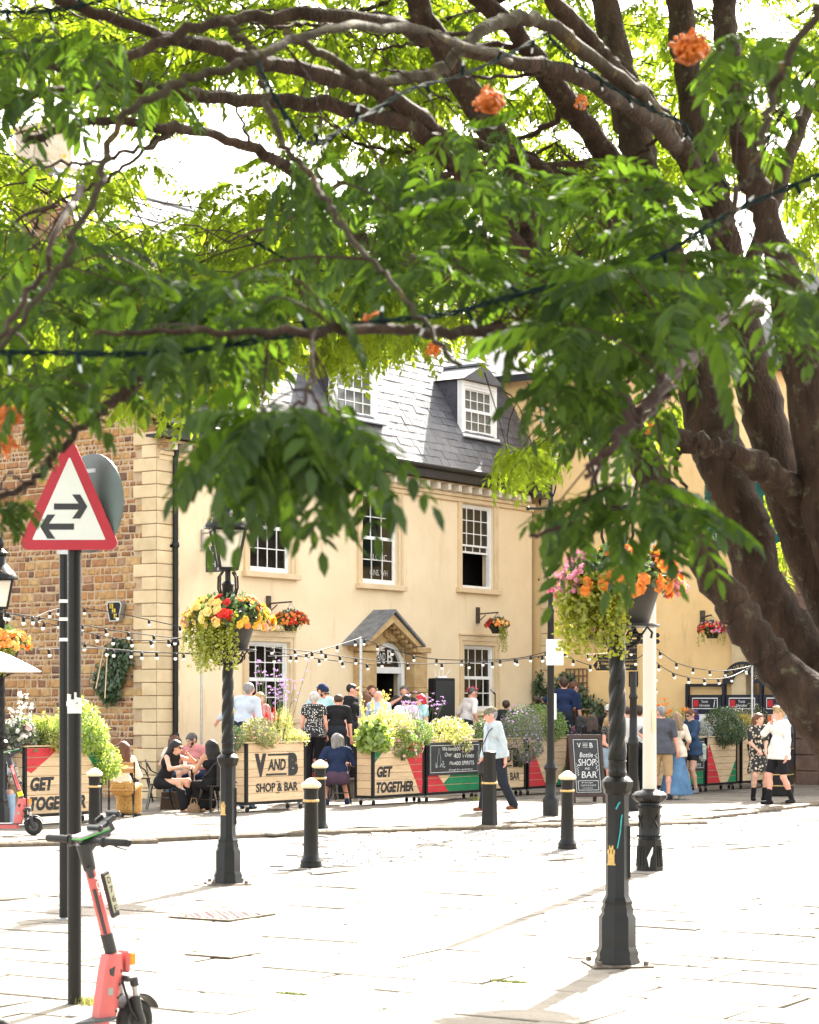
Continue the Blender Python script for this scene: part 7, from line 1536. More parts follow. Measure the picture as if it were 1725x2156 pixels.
# --- on the terrace
PE('grey haired man in a pale blue shirt reaching along the railing, dark bag strap', at(508, 38.6, TZ), 150, 1.84, 'pink', False, ('grey', 'short'), c_lblue, c_dkj, None, 10, -8, (20, 6), (((-.28, -.2, .9), None), ((.62, -.1, 1.02), (0, .4, -1))), None, False, bulk=1.12, tops=1.75)
PE('blonde woman beside the window behind the left planter', at(545, 39.6, TZ), 30, 1.66, 'pink', True, ('blonde', 'bob'), c_pink, c_denim, None, 4, 0, (0, 10))
PE('fair haired person low behind the olive shrub', at(520, 37.0, PZ), 160, 1.5, 'pink', True, ('blonde', 'bun'), c_red, c_denim, None, 4, 0, (0, 14))
PE('man in a backwards navy cap and tie dyed aqua T shirt on the terrace', at(674, 40.2, TZ), 20, 1.82, 'pink', False, ('brown', 'short'), c_aqua, c_dkj, None, 8, 0, (35, 26), (((-.22, -.22, 1.05), None), ((.2, -.25, 1.0), None)), None, False, cap=(c_navy, -1), glasses='clear', tops=.9, beard='brown', bulk=1.1)
PE('white haired woman in a black and white polka dot top, back to us', at(661, 38.9, TZ), 176, 1.66, 'pink', True, ('white', 'short'), c_polka, c_black, None, 3, 0, (10, 4), tops=.35, hem=.86, bulk=1.12)
PE('stooping man in black T shirt with his back to us by the railing', at(707, 39.0, TZ), 168, 1.66, 'pink', False, ('brown', 'crop'), c_black, c_dkj, None, 22, 0, (20, 20), tops=.9, bulk=1.15)
PE('dark haired man in sunglasses looking right towards the door', at(737, 41.5, TZ), 66, 1.84, 'pink', False, ('black', 'crop'), c_black, c_dkj, None, 2, 0, (25, 4), glasses='sun', tops=.9)
PE('bearded man in a white open neck shirt standing in the doorway', at(783, 45.2, TZ), 6, 1.84, 'pink', False, ('auburn', 'short'), c_white, c_dkj, None, -2, 0, (10, -6), tops=1.5, beard='auburn', bulk=1.05)
PE('dark red haired woman seen from behind before the doorway', at(769, 42.4, TZ), 190, 1.66, 'fair', True, ('auburn', 'long'), CL('rust', (.3, .1, .06)), c_denim, None, 0, 0, (10, 0), tops=.3)
PE('bald man in a pale blue shirt in front of the pub door', at(796, 41.6, TZ), 160, 1.70, 'pink', False, ('white', 'bald'), c_lblue, c_khaki, None, 4, 0, (50, 8), tops=1., bulk=1.12)
PE('bearded man with dark wavy hair in a black T shirt drinking from a glass', at(851, 44.6, TZ), -6, 1.82, 'pink', False, ('darkgrey', 'short'), c_char, c_dkj, None, -3, 0, (6, -4), (((-.02, -.26, 1.50), (-1, 0, -.6)), D_), None, False, tops=.9, beard='darkgrey', bulk=1.1)
PE('dark haired man in white T shirt with his back to us amid the shrubs', at(855, 42.4, TZ), 178, 1.62, 'pink', False, ('black', 'short'), c_white, c_dkj, None, 3, 0, (0, 4), tops=.9, bulk=1.05)
PE('woman hidden beside the drinking man with brown hair', at(835, 44.9, TZ), 10, 1.62, 'fair', True, ('brown', 'long'), c_black, c_denim, None, 0, 0, (20, 8), tops=.3)
PE('woman with a bright red headscarf and aqua top facing left', at(888, 43.2, TZ), -60, 1.64, 'fair', True, ('red', 'bob'), c_aqua, c_denim, None, 0, 0, (-10, 10), glasses='clear', tops=.5)
PE('man with a red mohawk and white patterned shirt on the terrace', at(980, 45.4, TZ), 120, 1.82, 'pink', False, ('red', 'mohawk'), spot_mat('cloth_dotted', (.66, .62, .6), (.3, .1, .2), 30, .15), c_dkj, None, 14, 0, (-6, 14), (((-.32, -.16, .95), None), ((.25, -.2, 1.0), None)), None, False, glasses='clear', tops=.9)
PE('dark haired person barely showing above the hebe bush', at(1066, 45.8, TZ), 170, 1.52, 'tan', False, ('brown', 'short'), c_char, c_dkj)
# --- small table between the planters
PE('young man in a dark T shirt at the small table, turned away', stand(688, 1684), 160, 1.8, 'fair', False, ('brown', 'crop'), c_char, c_dkj, None, 14, 0, (-30, 14), (((-.2, -.34, .75), None), ((.2, -.34, .75), None)), ((-.14, -.42, 0), (.14, -.42, 0)), True, tops=.9)
PE('grey haired person in a navy T shirt seated on a metal chair, back to us', stand(711, 1696), 188, 1.78, 'pink', False, ('grey', 'bob'), c_navy, CL('red_navy_check', (.08, .05, .08)), (c_navy, 'shoe'), 8, 0, (20, 6), (((-.22, -.28, .72), None), ((.24, -.26, .7), None)), ((-.2, -.25, 0), (.2, -.12, 0)), True, tops=.9, legs=1., bulk=1.12)
tp = PE('seated person in red shorts hidden by the planter, holding up a phone', stand(626, 1690), 96, 1.74, 'pink', False, ('brown', 'short'), c_char, c_red, None, 10, 0, (0, 20), (((-.1, -.46, .82), None), ((.1, -.46, .84), None)), ((-.14, -.42, 0), (.14, -.42, 0)), True, tops=.9, legs=1.)
m = MB(); m.box((0, -.55, .88), (.07, .14, .01), .003, Matrix.Rotation(R(25), 3, 'X')); item('phone', 'dark mobile phone held over the small table', 'phone', tp, m, M_shade)
# --- walking man
tp = PE('older man in a pale denim jacket and flat grey cap walking left', stand(1047, 1709), -66, 1.78, 'pink', False, ('grey', 'short'), c_dj, c_dkj, (c_brown, 'shoe'), 9, 0, (-14, 8), (((-.10, -.22, .92), (-.6, 1, -.2)), ((.24, .06, .80), None)), ((-.1, -.22, 0), (.1, .26, .03)), False, cap=(CL('olive_camo', (.2, .18, .12), var=.25, scale=14), 1), tops=2., hem=.9, bulk=1.12)
part('shirt_front', sdf_mesh([((-.02, -.135, 1.0), (-.02, -.2, 1.38), .055, .04)], .015, .02, name='shirt', mt=CL('pale_shirt', (.55, .63, .72))), None, tp[0])
m = MB(); m.box((-.15, -.2, .74), (.07, .16, .24), .02); m.tube([(-.14, -.2, .86), (-.06, -.24, 1.1), (.1, -.2, 1.34), (.17, -.1, 1.45), (.12, .05, 1.4), (-.1, .08, .95), (-.16, -.12, .84)], .009, 5); item('shoulder_bag', 'small dark grey shoulder bag slung across the walking man', 'bag', tp, m, CL('bag_grey', (.05, .05, .055)))
# --- right: musicians and standing drinkers
tp = PE('guitarist in a navy T shirt with his back to us, playing', at(1187, 46.2, .62), 165, 1.84, 'pink', False, ('brown', 'quiff'), c_navy, c_dkj, None, 6, 0, (20, 16), (((-.12, -.3, 1.02), None), ((.42, -.34, 1.2), (1, .2, -.6))), None, False, tops=.9, bulk=1.05)
m = MB(); m.box((0, -.24, 1.0), (.42, .08, .32), .03); m.bar((.15, -.25, 1.05), (.6, -.36, 1.3), .05, .03); m.box((.64, -.37, 1.32), (.12, .03, .08), .01); item('guitar', 'dark electric guitar played by the man in navy', 'guitar', tp, m, mat('guitar_lacquer', (.06, .03, .02), .25))
PE('second musician with reddish brown hair half hidden behind the guitarist', at(1203, 47.3, .55), 120, 1.84, 'pink', False, ('auburn', 'short'), c_navy, c_dkj, None, 4, 0, (0, 16), tops=.9)
PE('woman with curly black hair and headband in a bright floral dress', at(1221, 44.0, PZ), 150, 1.60, 'tan', True, ('black', 'curly'), c_mult, c_mult, None, 4, 0, (40, 8), tops=.4, skirt=(.5, .2))
PE('brown haired woman in a black T shirt with a pale bag strap, facing away', at(1249, 43.2, PZ), 200, 1.62, 'fair', True, ('brown', 'long'), c_black, c_dkj, None, 6, 0, (-20, 10), tops=.8)
PE('bearded man in a white cap, sunglasses and black T shirt facing us', at(1283, 45.2, PZ), -4, 1.82, 'pink', False, ('brown', 'short'), c_black, c_dkj, None, 0, 0, (-4, 4), cap=(CL('beige_cap', (.6, .56, .48)), 1), glasses='sun', tops=.9, beard='black', bulk=1.05)
tp = PE('curly blonde woman in a black dotted vest and denim shorts holding a can', stand(1283, 1681), 40, 1.62, 'pink', True, ('blonde', 'curly'), spot_mat('cloth_fine_dots', (.02, .02, .02), (.5, .45, .3), 40, .25), CL('denim_shorts', (.3, .38, .45)), None, 2, 0, (-10, 6), (((-.12, -.26, 1.02), None), ((.1, -.28, 1.0), None)), None, False, tops=.2, legs=.6)
m = MB(); m.lathe([(.028, 0), (.032, .01), (.032, .12), (.026, .135)], 12, (0, -.34, .96)); item('drink_can', 'pale drink can held by the curly blonde woman', 'can', tp, m, M_white)
PE('dark haired man in a white T shirt and black shorts behind the finger post', stand(1321, 1680), 195, 1.80, 'pink', False, ('brown', 'crop'), c_white, c_black, None, 2, 0, (30, 6), tops=.9, legs=1.)
PE('man in a white T shirt and dark trousers with a strap beside the white pole', stand(1347, 1680), 200, 1.82, 'pink', False, ('brown', 'short'), c_white, c_dkj, None, 2, 0, (-10, 6), (((-.25, -.2, 1.05), None), D_), tops=.9)
PE('grey haired man in a slate T shirt and khaki shorts with one hand on hip', stand(1393, 1684), 168, 1.80, 'pink', False, ('grey', 'short'), c_grey, c_khaki, (CL('black_trainer', (.03, .03, .035)), 'shoe'), 0, 0, (60, 4), (D_, ((.22, .10, 1.02), (1, .1, 0))), ((-.13, .02, 0), (.13, -.05, 0)), False, tops=.85, legs=1.05, hem=.84, bulk=1.14)
PE('long haired blonde woman in a pale T shirt and long jean skirt', stand(1424, 1683), 168, 1.68, 'fair', True, ('ash', 'long'), c_cream, CL('blue_jean_skirt', (.12, .24, .4), var=.2, scale=4), (c_white, 'shoe'), 0, 0, (20, 4), (((-.2, -.24, 1.05), None), ((.3, -.05, .9), None)), None, False, tops=.85, hem=.84, skirt=(.09, .3))
tp = PE('woman in an oversized navy shirt holding a yellow drink', stand(1459, 1671), -58, 1.74, 'fair', True, ('auburn', 'bun'), c_navys, c_char, (CL('grey_clog', (.2, .2, .22)), 'shoe'), 3, 0, (0, 16), (((-.05, -.36, 1.22), (-.6, .2, -1)), ((.06, -.36, 1.2), (.6, .3, -1))), None, False, glasses='sun', tops=1.6, legs=.45, hem=.78, bulk=1.1)
m = MB(); m.lathe([(.025, 0), (.03, .02), (.036, .12), (.034, .12)], 12, (0, -.44, 1.2)); item('drink_cup', 'yellow drink held by the woman in the navy shirt', 'glass', tp, m, M_beer)
m = MB(); m.box((.16, .14, .84), (.1, .16, .36), .04); m.box((.161, .14, .95), (.102, .162, .05), .02); item('striped_jersey', 'green and white striped jersey hung from the arm of the woman in navy', 'jersey', tp, m, mat('jersey_stripes', (.02, .12, .08), .85, 0, .1, 3, stretch=(.1, .1, 8), c2=(.65, .62, .55)))
PE('woman with long auburn hair in a short black and cream floral dress', stand(1597, 1686), 14, 1.66, 'fair', True, ('auburn', 'long'), c_flor, c_flor, (c_black, 'boot'), 0, 0, (18, 4), (((-.1, -.24, 1.0), None), ((.04, -.26, 1.0), None)), ((-.1, .02, 0), (.12, -.02, 0)), False, tops=.75, skirt=(.58, .2))
PE('bleached blond man in a loose white lace shirt and black shorts beside the bin', stand(1641, 1694), -62, 1.78, 'pink', False, ('blonde', 'quiff'), c_white, c_black, (c_black, 'boot'), -2, 0, (-20, 2), (((.02, -.2, 1.44), (-.8, -.3, -1)), ((.24, -.02, .85), None)), ((-.08, -.16, 0), (.1, .2, .02)), False, tops=1.9, legs=.75, hem=.80, bulk=1.1)
# ================================================================ rowan tree
M_bark = mat('rowan_bark', (.068, .041, .029), .85, 0, .2, 9, 1., 55, .2, stretch=(1.6, 1.6, .5), c2=(.026, .016, .012), dirt=((.12, .115, .075), 13, .57)); M_lich = mat('lichened_bark', (.06, .047, .032), .9, 0, .2, 8, .6, 30, .2, c2=(.04, .03, .02), dirt=((.17, .125, .035), 10, .56)); M_twig = mat('reddish_twig', (.05, .024, .02), .8, 0, .2, 10, .2, 40, .3)
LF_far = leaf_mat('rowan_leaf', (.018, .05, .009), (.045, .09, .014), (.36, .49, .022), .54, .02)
LF_shaded = leaf_mat('rowan_leaf_shaded', (.008, .028, .007), (.024, .053, .011), (.10, .185, .011), .40, .025)  # same leaf coloured darker, to stand for shade under the crown
TX = 1975
tree = thing('rowan_tree', 'big multi stemmed rowan tree overhanging the plaza from the right', 'tree', (P(TX, 1483, 9.6).x, 9.6, 0))
TO = tree.location.copy()
def limb_pts(spec): return [P(x, y, d) - TO for x, y, d in spec]
from mathutils import noise
def smooth(pts, n=7):
    out = []
    for i in range(len(pts) - 1):
        p0, p1, p2, p3 = pts[max(i - 1, 0)], pts[i], pts[i + 1], pts[min(i + 2, len(pts) - 1)]
        for k in range(n): t = k / n; out.append(.5 * ((2 * p1) + (p2 - p0) * t + (2 * p0 - 5 * p1 + 4 * p2 - p3) * t * t + (3 * p1 - p0 - 3 * p2 + p3) * t ** 3))
    return out + [pts[-1]]
BR = []                                               # sample points of all limbs for attaching twigs
def limb(name, spec, w0, w1=None, mt=None, n=10, wob=.006, kids=None):
    if name == 'limb': w0, w1 = w0 * 1.02, w1 * 1.02
    p = smooth(limb_pts(spec)); m = len(p); d0, d1 = spec[0][2], spec[-1][2]; rs = []
    for i in range(m): t = i / (m - 1); rs.append(max(.004, ((w0 * d0 / FPX) * (1 - t) + (w1 * d1 / FPX) * t if not hasattr(w0, '__len__') else np.interp(t * (len(w0) - 1), range(len(w0)), w0) * d0 / FPX) * (1 + .07 * math.sin(i * .45 + len(BR)) + random.gauss(0, .01 if n > 10 else .03))))
    p = [q + Vector((random.gauss(0, wob), random.gauss(0, wob), random.gauss(0, wob))) for q in p]
    mb = MB(); mb.tube(p, rs, n); BR.extend([q for q in p])
    if n > 10:
        cs = [p[min(i // n, m - 1)] for i in range(m * n)]; vv = []
        for q, c in zip(mb.v, cs): u = Vector(q) - c; k = noise.noise(Vector((q[0] * 9, q[1] * 9, q[2] * 3))) * .13 + noise.noise(Vector((q[0] * 25, q[1] * 25, q[2] * 6))) * .06; vv.append(tuple(c + u * (1 + k)))
        mb.v = vv
    return part(name, mb, mt or M_bark, tree)
tr_ = MB(); tr_.tube([(0, 0, -.1), (-.02, 0, .25), (-.04, 0, .7), (-.05, -.02, 1.2), (-.06, 0, 1.6)], [.46, .36, .32, .33, .24], 18); part('trunk', tr_, M_bark, tree)
limb('stem', [(1990, 1980, 9.5), (1900, 1720, 9.3), (1785, 1560, 9.2), (1662, 1437, 9.2), (1583, 1340, 9.2), (1523, 1242, 9.2), (1440, 1108, 9.2), (1375, 1010, 9.2), (1290, 850, 9.3), (1205, 700, 9.4), (1145, 590, 9.4), (1108, 470, 9.4), (1050, 300, 9.3), (962, 160, 9.2), (885, 20, 9.1), (820, -140, 9)], [110, 90, 62, 46, 38, 35, 35, 36, 37, 37, 37, 34, 30, 26, 24, 20], n=20)
limb('stem', [(2000, 1960, 9.6), (1920, 1740, 9.6), (1810, 1560, 9.6), (1690, 1390, 9.7), (1610, 1233, 9.7), (1575, 1120, 9.7), (1536, 1010, 9.7), (1500, 905, 9.8), (1445, 690, 9.9), (1387, 500, 10), (1342, 300, 10.1), (1302, 150, 10.2), (1272, -20, 10.3), (1240, -240, 10.4)], [110, 85, 75, 62, 52, 48, 50, 52, 48, 42, 40, 36, 32, 28], n=20)
limb('stem', [(2010, 1940, 9.8), (1910, 1620, 9.9), (1800, 1380, 9.9), (1715, 1180, 10), (1655, 1030, 10), (1612, 880, 10.1), (1562, 690, 10.2), (1512, 450, 10.3), (1470, 300, 10.4), (1447, 150, 10.5), (1425, -40, 10.6), (1400, -260, 10.6)], [90, 75, 65, 52, 46, 46, 40, 34, 32, 30, 28, 26], n=18)
limb('stem', [(2030, 1900, 9.4), (1930, 1560, 9.4), (1820, 1280, 9.4), (1745, 1060, 9.4), (1705, 840, 9.4), (1662, 620, 9.4), (1615, 460, 9.5), (1570, 330, 9.5), (1545, 200, 9.5), (1528, 60, 9.6), (1510, -140, 9.6)], [90, 75, 62, 52, 46, 38, 30, 28, 27, 26, 24], n=18)
limb('limb', [(1410, 560, 10), (1372, 500, 9.9), (1322, 400, 9.8), (1252, 290, 9.6), (1182, 200, 9.4), (1102, 90, 9.2), (1007, -10, 9), (930, -120, 8.8)], 32, 16)
limb('limb', [(1135, 575, 9.4), (1062, 490, 9.2), (1027, 440, 9.1), (947, 310, 8.8), (862, 235, 8.5), (790, 190, 8.3), (700, 165, 8), (560, 130, 7.7), (435, 95, 7.4), (320, 70, 7.2), (150, 5, 7), (20, -60, 6.8)], 24, 10)
limb('limb', [(1010, 420, 9), (940, 330, 8.7), (862, 262, 8.5), (700, 225, 8.2), (540, 212, 7.9), (410, 200, 7.6), (300, 180, 7.4), (180, 185, 7.2), (60, 205, 7), (-60, 250, 6.9)], 18, 9)
limb('limb', [(960, 560, 8.9), (830, 540, 8.6), (760, 500, 8.4), (700, 440, 8.2), (625, 370, 7.9), (550, 322, 7.7), (450, 282, 7.5), (350, 268, 7.2), (200, 255, 7), (60, 300, 6.8)], 14, 9)
limb('limb', [(1480, 400, 10), (1412, 270, 9.6), (1342, 195, 9.4), (1277, 130, 9.2), (1222, 60, 9), (1157, -10, 8.8), (1080, -120, 8.6)], 22, 16)
limb('limb', [(1440, 330, 10), (1380, 260, 9), (1277, 195, 8.4), (1212, 155, 8.1), (1072, 130, 7.8), (922, 82, 7.4), (760, 40, 7), (600, 30, 6.8), (420, 60, 6.6), (250, 120, 6.4), (60, 140, 6.2)], 18, 8)
limb('limb', [(1420, 300, 9.4), (1362, 210, 8.8), (1222, 100, 8.2), (1142, 45, 7.9), (1062, 45, 7.6), (987, 85, 7.3), (922, 150, 7.1), (862, 160, 6.9), (790, 170, 6.7), (690, 120, 6.5), (600, 70, 6.3)], 15, 9, M_lich)
limb('limb', [(1400, 540, 10), (1362, 520, 9.8), (1287, 475, 9.6), (1212, 430, 9.4), (1120, 340, 9.2), (1000, 300, 9)], 20, 9)
limb('limb', [(1560, 620, 10.2), (1640, 400, 10.6), (1690, 250, 11), (1725, 180, 11.4), (1790, 60, 11.8)], 18, 10)
limb('limb', [(1690, 720, 9.4), (1725, 640, 9.2), (1780, 560, 9)], 22, 16)
limb('limb', [(1100, 470, 9.3), (980, 400, 9.8), (860, 420, 10.4), (700, 480, 11), (560, 560, 11.4), (430, 620, 11.8)], 14, 6)
limb('limb', [(1200, 690, 9.4), (1080, 620, 9.8), (960, 610, 10.2), (820, 640, 10.6), (700, 690, 11), (600, 720, 11.2)], 14, 5)
limb('branch', [(1080, 130, 7.8), (860, 60, 6.4), (690, 60, 5.6), (545, 120, 5.2), (500, 135, 5.1), (400, 170, 5), (285, 225, 4.9), (225, 310, 4.9), (205, 400, 4.8), (140, 540, 4.7), (70, 640, 4.6), (-30, 760, 4.5)], 8, 6, M_lich)
limb('branch', [(470, 40, 5.2), (500, 70, 5.2), (530, 105, 5.2), (545, 130, 5.2), (560, 200, 5.1), (590, 290, 5), (640, 350, 5), (690, 430, 4.9), (730, 480, 4.8), (800, 570, 4.7), (880, 660, 4.6), (960, 770, 4.5)], 9, 5, M_lich)
limb('branch', [(1730, 10, 4.6), (1662, 115, 4.6), (1627, 200, 4.6), (1602, 300, 4.5), (1582, 360, 4.5), (1552, 425, 4.5), (1517, 500, 4.5)], 10, 6, M_lich)
limb('branch', [(1600, 640, 9), (1560, 640, 7), (1500, 690, 5.6), (1440, 760, 4.8), (1370, 840, 4.5), (1300, 920, 4.4), (1235, 1000, 4.4)], 12, 6, M_twig)
limb('branch', [(330, 760, 6), (285, 810, 5.2), (240, 840, 5), (190, 885, 4.9), (110, 955, 4.8), (60, 1022, 4.8), (-40, 1068, 4.7)], 9, 7)
limb('branch', [(175, 395, 5), (130, 480, 4.4), (60, 620, 4.3), (-20, 745, 4.2)], 7, 5, M_twig)
limb('branch', [(1600, 660, 9.4), (1480, 640, 8), (1340, 640, 6.6), (1160, 690, 5.6), (1000, 700, 5), (820, 690, 4.6), (600, 700, 4.3), (400, 690, 4.2), (200, 700, 4.1)], 12, 4)
limb('branch', [(1480, 740, 6), (1400, 830, 5.2), (1330, 900, 4.9), (1270, 960, 4.8), (1240, 1030, 4.7), (1210, 1090, 4.65), (1120, 1130, 4.6)], 6, 3, M_twig); limb('branch', [(1230, 1060, 4.7), (1330, 1085, 4.8), (1440, 1110, 4.8)], 4, 2.5, M_twig)
limb('branch', [(660, 700, 4.3), (650, 800, 4.1), (610, 870, 4), (520, 890, 3.9)], 5, 3, M_twig); limb('branch', [(645, 815, 4.1), (700, 910, 4), (690, 980, 3.9)], 4, 3, M_twig)
st = limb('broken_stub', [(1700, 1075, 9.6), (1614, 990, 9.3), (1534, 952, 9.15), (1454, 930, 9.1), (1374, 912, 9.05)], [44, 27, 22, 20, 17], None, M_bark, 14, .008)
limb('dead_twig', [(1432, 950, 9.2), (1424, 985, 9.2), (1440, 1020, 9.2), (1468, 1060, 9.2)], 7, 2)
limb('twig', [(1372, 745, 9.8), (1330, 770, 9.9), (1290, 778, 10), (1262, 760, 10)], 5, 3); limb('twig', [(1372, 745, 9.8), (1320, 800, 9.9), (1285, 830, 10)], 6, 3)
for k in range(70):                                    # thin side branches fanning out to the left
    b = BR[random.randrange(len(BR))] + TO
    if not (7 < b.y < 11): continue
    bx, by = CXP + b.x / b.y * FPX, HYP - (b.z - CH) / b.y * FPX
    if not (-50 < bx < 1500 and -200 < by < 520): continue
    sp = [(bx, by, b.y)]; a_ = R(random.choice((170, 195, 215, 150, 225))) ; st_ = random.uniform(60, 110); dd = random.uniform(-.25, .3)
    for j in range(4): a_ += random.gauss(0, .22); sp.append((sp[-1][0] + st_ * math.cos(a_), sp[-1][1] - st_ * math.sin(a_) * .8, sp[-1][2] + dd))
    limb('branch', sp, random.uniform(5, 9), 2.5, M_bark, 7)
for pts in ([(2.0, 9.6, 6.2), (1.2, 7.5, 6.3), (.3, 5.2, 5.9), (-.8, 3.2, 5.2)], [(2.2, 9.6, 6.0), (2.6, 7.2, 6.2), (2.4, 4.6, 5.8), (1.8, 2.6, 5.0)], [(1.2, 9.4, 6.4), (-.2, 8.6, 6.6), (-1.6, 7.2, 6.2), (-2.4, 5.6, 5.6)], [(2.4, 9.5, 5.8), (3.6, 8, 6.2), (4.2, 6, 5.9)]):  # limbs above the frame that carry the added overhead shoots
    p = smooth([Vector(q) - TO for q in pts]); mb = MB(); mb.tube(p, [.09, .02], 8); part('limb', mb, M_bark, tree); BR.extend(p)
BR = np.array([tuple(q) for q in BR])
# ---- leaf templates: pinnate leaves, a curved stalk carrying paired toothed leaflets
def leaf_template(pairs, L, droop, k, far=False):
    rg = np.random.default_rng(50 + k); V = []; F = []
    def pt(t): return np.array([0, L * t * (1 - .12 * t), -droop * L * t * t])
    for i in (range(0, 5, 2) if far else range(5)):
        c = pt(i / 4); w_ = .0016 * (1.3 - .9 * i / 4) * (L / .18); V += [c + [-w_, 0, 0], c + [w_, 0, .001]]
        if i: o = len(V) - 4; F.append((o, o + 1, o + 3, o + 2))
    items = [(.24 + .68 * i / (pairs - 1), s) for i in range(pairs) for s in (-1, 1)] + [(1., 0)]
    for t, s in items:
        b = pt(t); tn = pt(min(1, t + .05)) - pt(t - .05); tn /= np.linalg.norm(tn); ll = L * .36 * (1 - .35 * abs(t - .5) * 1.3) * rg.uniform(.85, 1.1); ww = ll * rg.uniform(.36, .44)
        d = tn * (.62 if s else 1) + np.array([s * .85, 0, rg.uniform(-.3, .05)]); d /= np.linalg.norm(d); d = d + np.array([0, 0, -.18]); d /= np.linalg.norm(d)
        sd = np.cross(d, [0, 0, 1.]); sd /= np.linalg.norm(sd); nn = np.cross(sd, d); tw = rg.uniform(-.35, .35); sd = sd * math.cos(tw) + nn * math.sin(tw); nn = np.cross(sd, d); sag = -.10 * ll
        if far: o = len(V); V += [b, b + d * ll * .42 + sd * ww * .52 + nn * ww * .1, b + d * ll + nn * sag, b + d * ll * .42 - sd * ww * .52 + nn * ww * .1]; F.append((o, o + 1, o + 2, o + 3)); continue
        o = len(V); V += [b, b + d * ll * .3 + sd * ww * .46 + nn * ww * .12, b + d * ll * .65 + sd * ww * .42 + nn * (ww * .1 + sag * .3), b + d * ll + nn * sag, b + d * ll * .65 - sd * ww * .42 + nn * (ww * .1 + sag * .3), b + d * ll * .3 - sd * ww * .46 + nn * ww * .12, b + d * ll * .5 + nn * sag * .1]
        F += [(o, o + 1, o + 2, o + 6), (o + 6, o + 2, o + 3, o + 4), (o, o + 6, o + 4, o + 5)]
    return np.array(V), np.array(F)
TPL = [leaf_template(5 + k % 3, .19, .25 + .12 * k, k) for k in range(6)]; TPF = [leaf_template(5 + k % 3, .19, .25 + .12 * k, k, True) for k in range(6)]
def basis(dirs, ups):
    y = dirs / np.linalg.norm(dirs, axis=1)[:, None]; x = np.cross(y, ups); x /= np.linalg.norm(x, axis=1)[:, None] + 1e-9; z = np.cross(x, y); return np.stack([x, y, z], 2)
def inpoly(x, y, pg):
    r = False; n = len(pg)
    for i in range(n):
        (a, b), (c, d) = pg[i], pg[i - 1]
        if (b > y) != (d > y) and x < (c - a) * (y - b) / (d - b) + a: r = not r
    return r
def sample(pg, n, zr):
    xs = [p[0] for p in pg]; ys = [p[1] for p in pg]; out = []
    while len(out) < n:
        x, y = random.uniform(min(xs), max(xs)), random.uniform(min(ys), max(ys))
        if inpoly(x, y, pg): out.append(P(x, y, random.uniform(*zr)) - TO)
    return out
# shoots: (centre, number of leaves, size); each shoot is a whorl of leaves on a short twig
SH = []
def shoots(pg, n, zr, k=(4, 7), sz=(.85, 1.15), near=True): SH.extend([(c, random.randint(*k), random.uniform(*sz), near) for c in sample(pg, n, zr)])
# upper crown, away from the eye
shoots([(-250, -420), (1000, -420), (1000, 60), (-250, 60)], 300, (9.5, 13.5), near=False); shoots([(1000, -420), (1950, -420), (1950, 30), (1000, 30)], 190, (10.8, 13.5), near=False)
shoots([(-120, 30), (950, 30), (950, 400), (620, 250), (-120, 300)], 330, (9.4, 13.6), near=False); shoots([(950, 30), (1850, 30), (1850, 330), (950, 420)], 230, (10.8, 13.6), near=False)
shoots([(-80, 300), (200, 330), (330, 420), (600, 460), (900, 420), (1150, 560), (1180, 640), (1000, 690), (900, 700), (640, 730), (420, 760), (240, 700), (-80, 640)], 440, (9, 13.6), near=False)
shoots([(1080, 330), (1400, 380), (1480, 700), (1250, 700), (1120, 560)], 110, (11, 13.6), near=False)
shoots([(1560, 60), (1800, 60), (1800, 500), (1640, 560)], 60, (11, 13.6), near=False)
shoots([(180, 290), (620, 330), (620, 470), (240, 460)], 22, (9, 13), near=False)
shoots([(220, 560), (560, 540), (640, 720), (420, 850), (300, 880), (220, 780)], 75, (8.5, 12), near=False)
shoots([(1290, 880), (1420, 850), (1420, 930), (1330, 960)], 6, (10.5, 12.5), near=False)
shoots([(1630, 1000), (1660, 1010), (1680, 1280), (1655, 1240)], 7, (12, 13.4), near=False); shoots([(1040, 920), (1150, 900), (1170, 960), (1070, 985)], 9, (9, 12), near=False)
shoots([(620, 700), (900, 690), (900, 725), (640, 745)], 14, (9, 13), near=False)
shoots([(0, 560), (250, 600), (210, 770), (0, 830)], 36, (7, 11), near=False)
# lower, nearer sprays
NS = (.8, 1.2)
shoots([(-60, 380), (230, 410), (330, 540), (270, 680), (-60, 700)], 18, (5, 7.5), (3, 6), NS)
shoots([(-40, 770), (230, 760), (220, 785), (30, 830), (-40, 840)], 7, (4.6, 5.6), (3, 5), NS)
shoots([(-60, 960), (40, 1000), (40, 1050), (-60, 1060)], 3, (4.8, 5.2), (3, 4), (.45, .6))
shoots([(240, 600), (640, 520), (670, 600), (560, 680), (330, 720)], 18, (4.4, 6), (3, 6), NS)
shoots([(430, 830), (560, 825), (700, 840), (790, 900), (720, 950), (500, 900)], 11, (3.7, 4.4), (4, 6), (.85, 1.15))
shoots([(600, 330), (1100, 360), (1100, 540), (820, 570), (640, 520)], 23, (5, 7), (3, 6), NS)
shoots([(960, 280), (1200, 280), (1350, 340), (1300, 420), (1000, 400)], 8, (5.5, 6.8), (3, 5), NS)
shoots([(900, 550), (1700, 500), (1740, 680), (1500, 690), (1330, 740), (1160, 770), (1110, 690), (940, 610)], 36, (4.4, 6.5), (3, 6), NS)
shoots([(1120, 780), (1300, 770), (1330, 810), (1150, 830)], 5, (4.6, 5.8), (3, 6), NS)
shoots([(1100, 1040), (1280, 1010), (1460, 1050), (1450, 1090), (1330, 1085), (1130, 1085)], 7, (4.5, 5.2), (4, 5), (.9, 1.15))
shoots([(1220, 870), (1400, 850), (1420, 940), (1250, 960)], 3, (5, 6), (3, 5), NS)
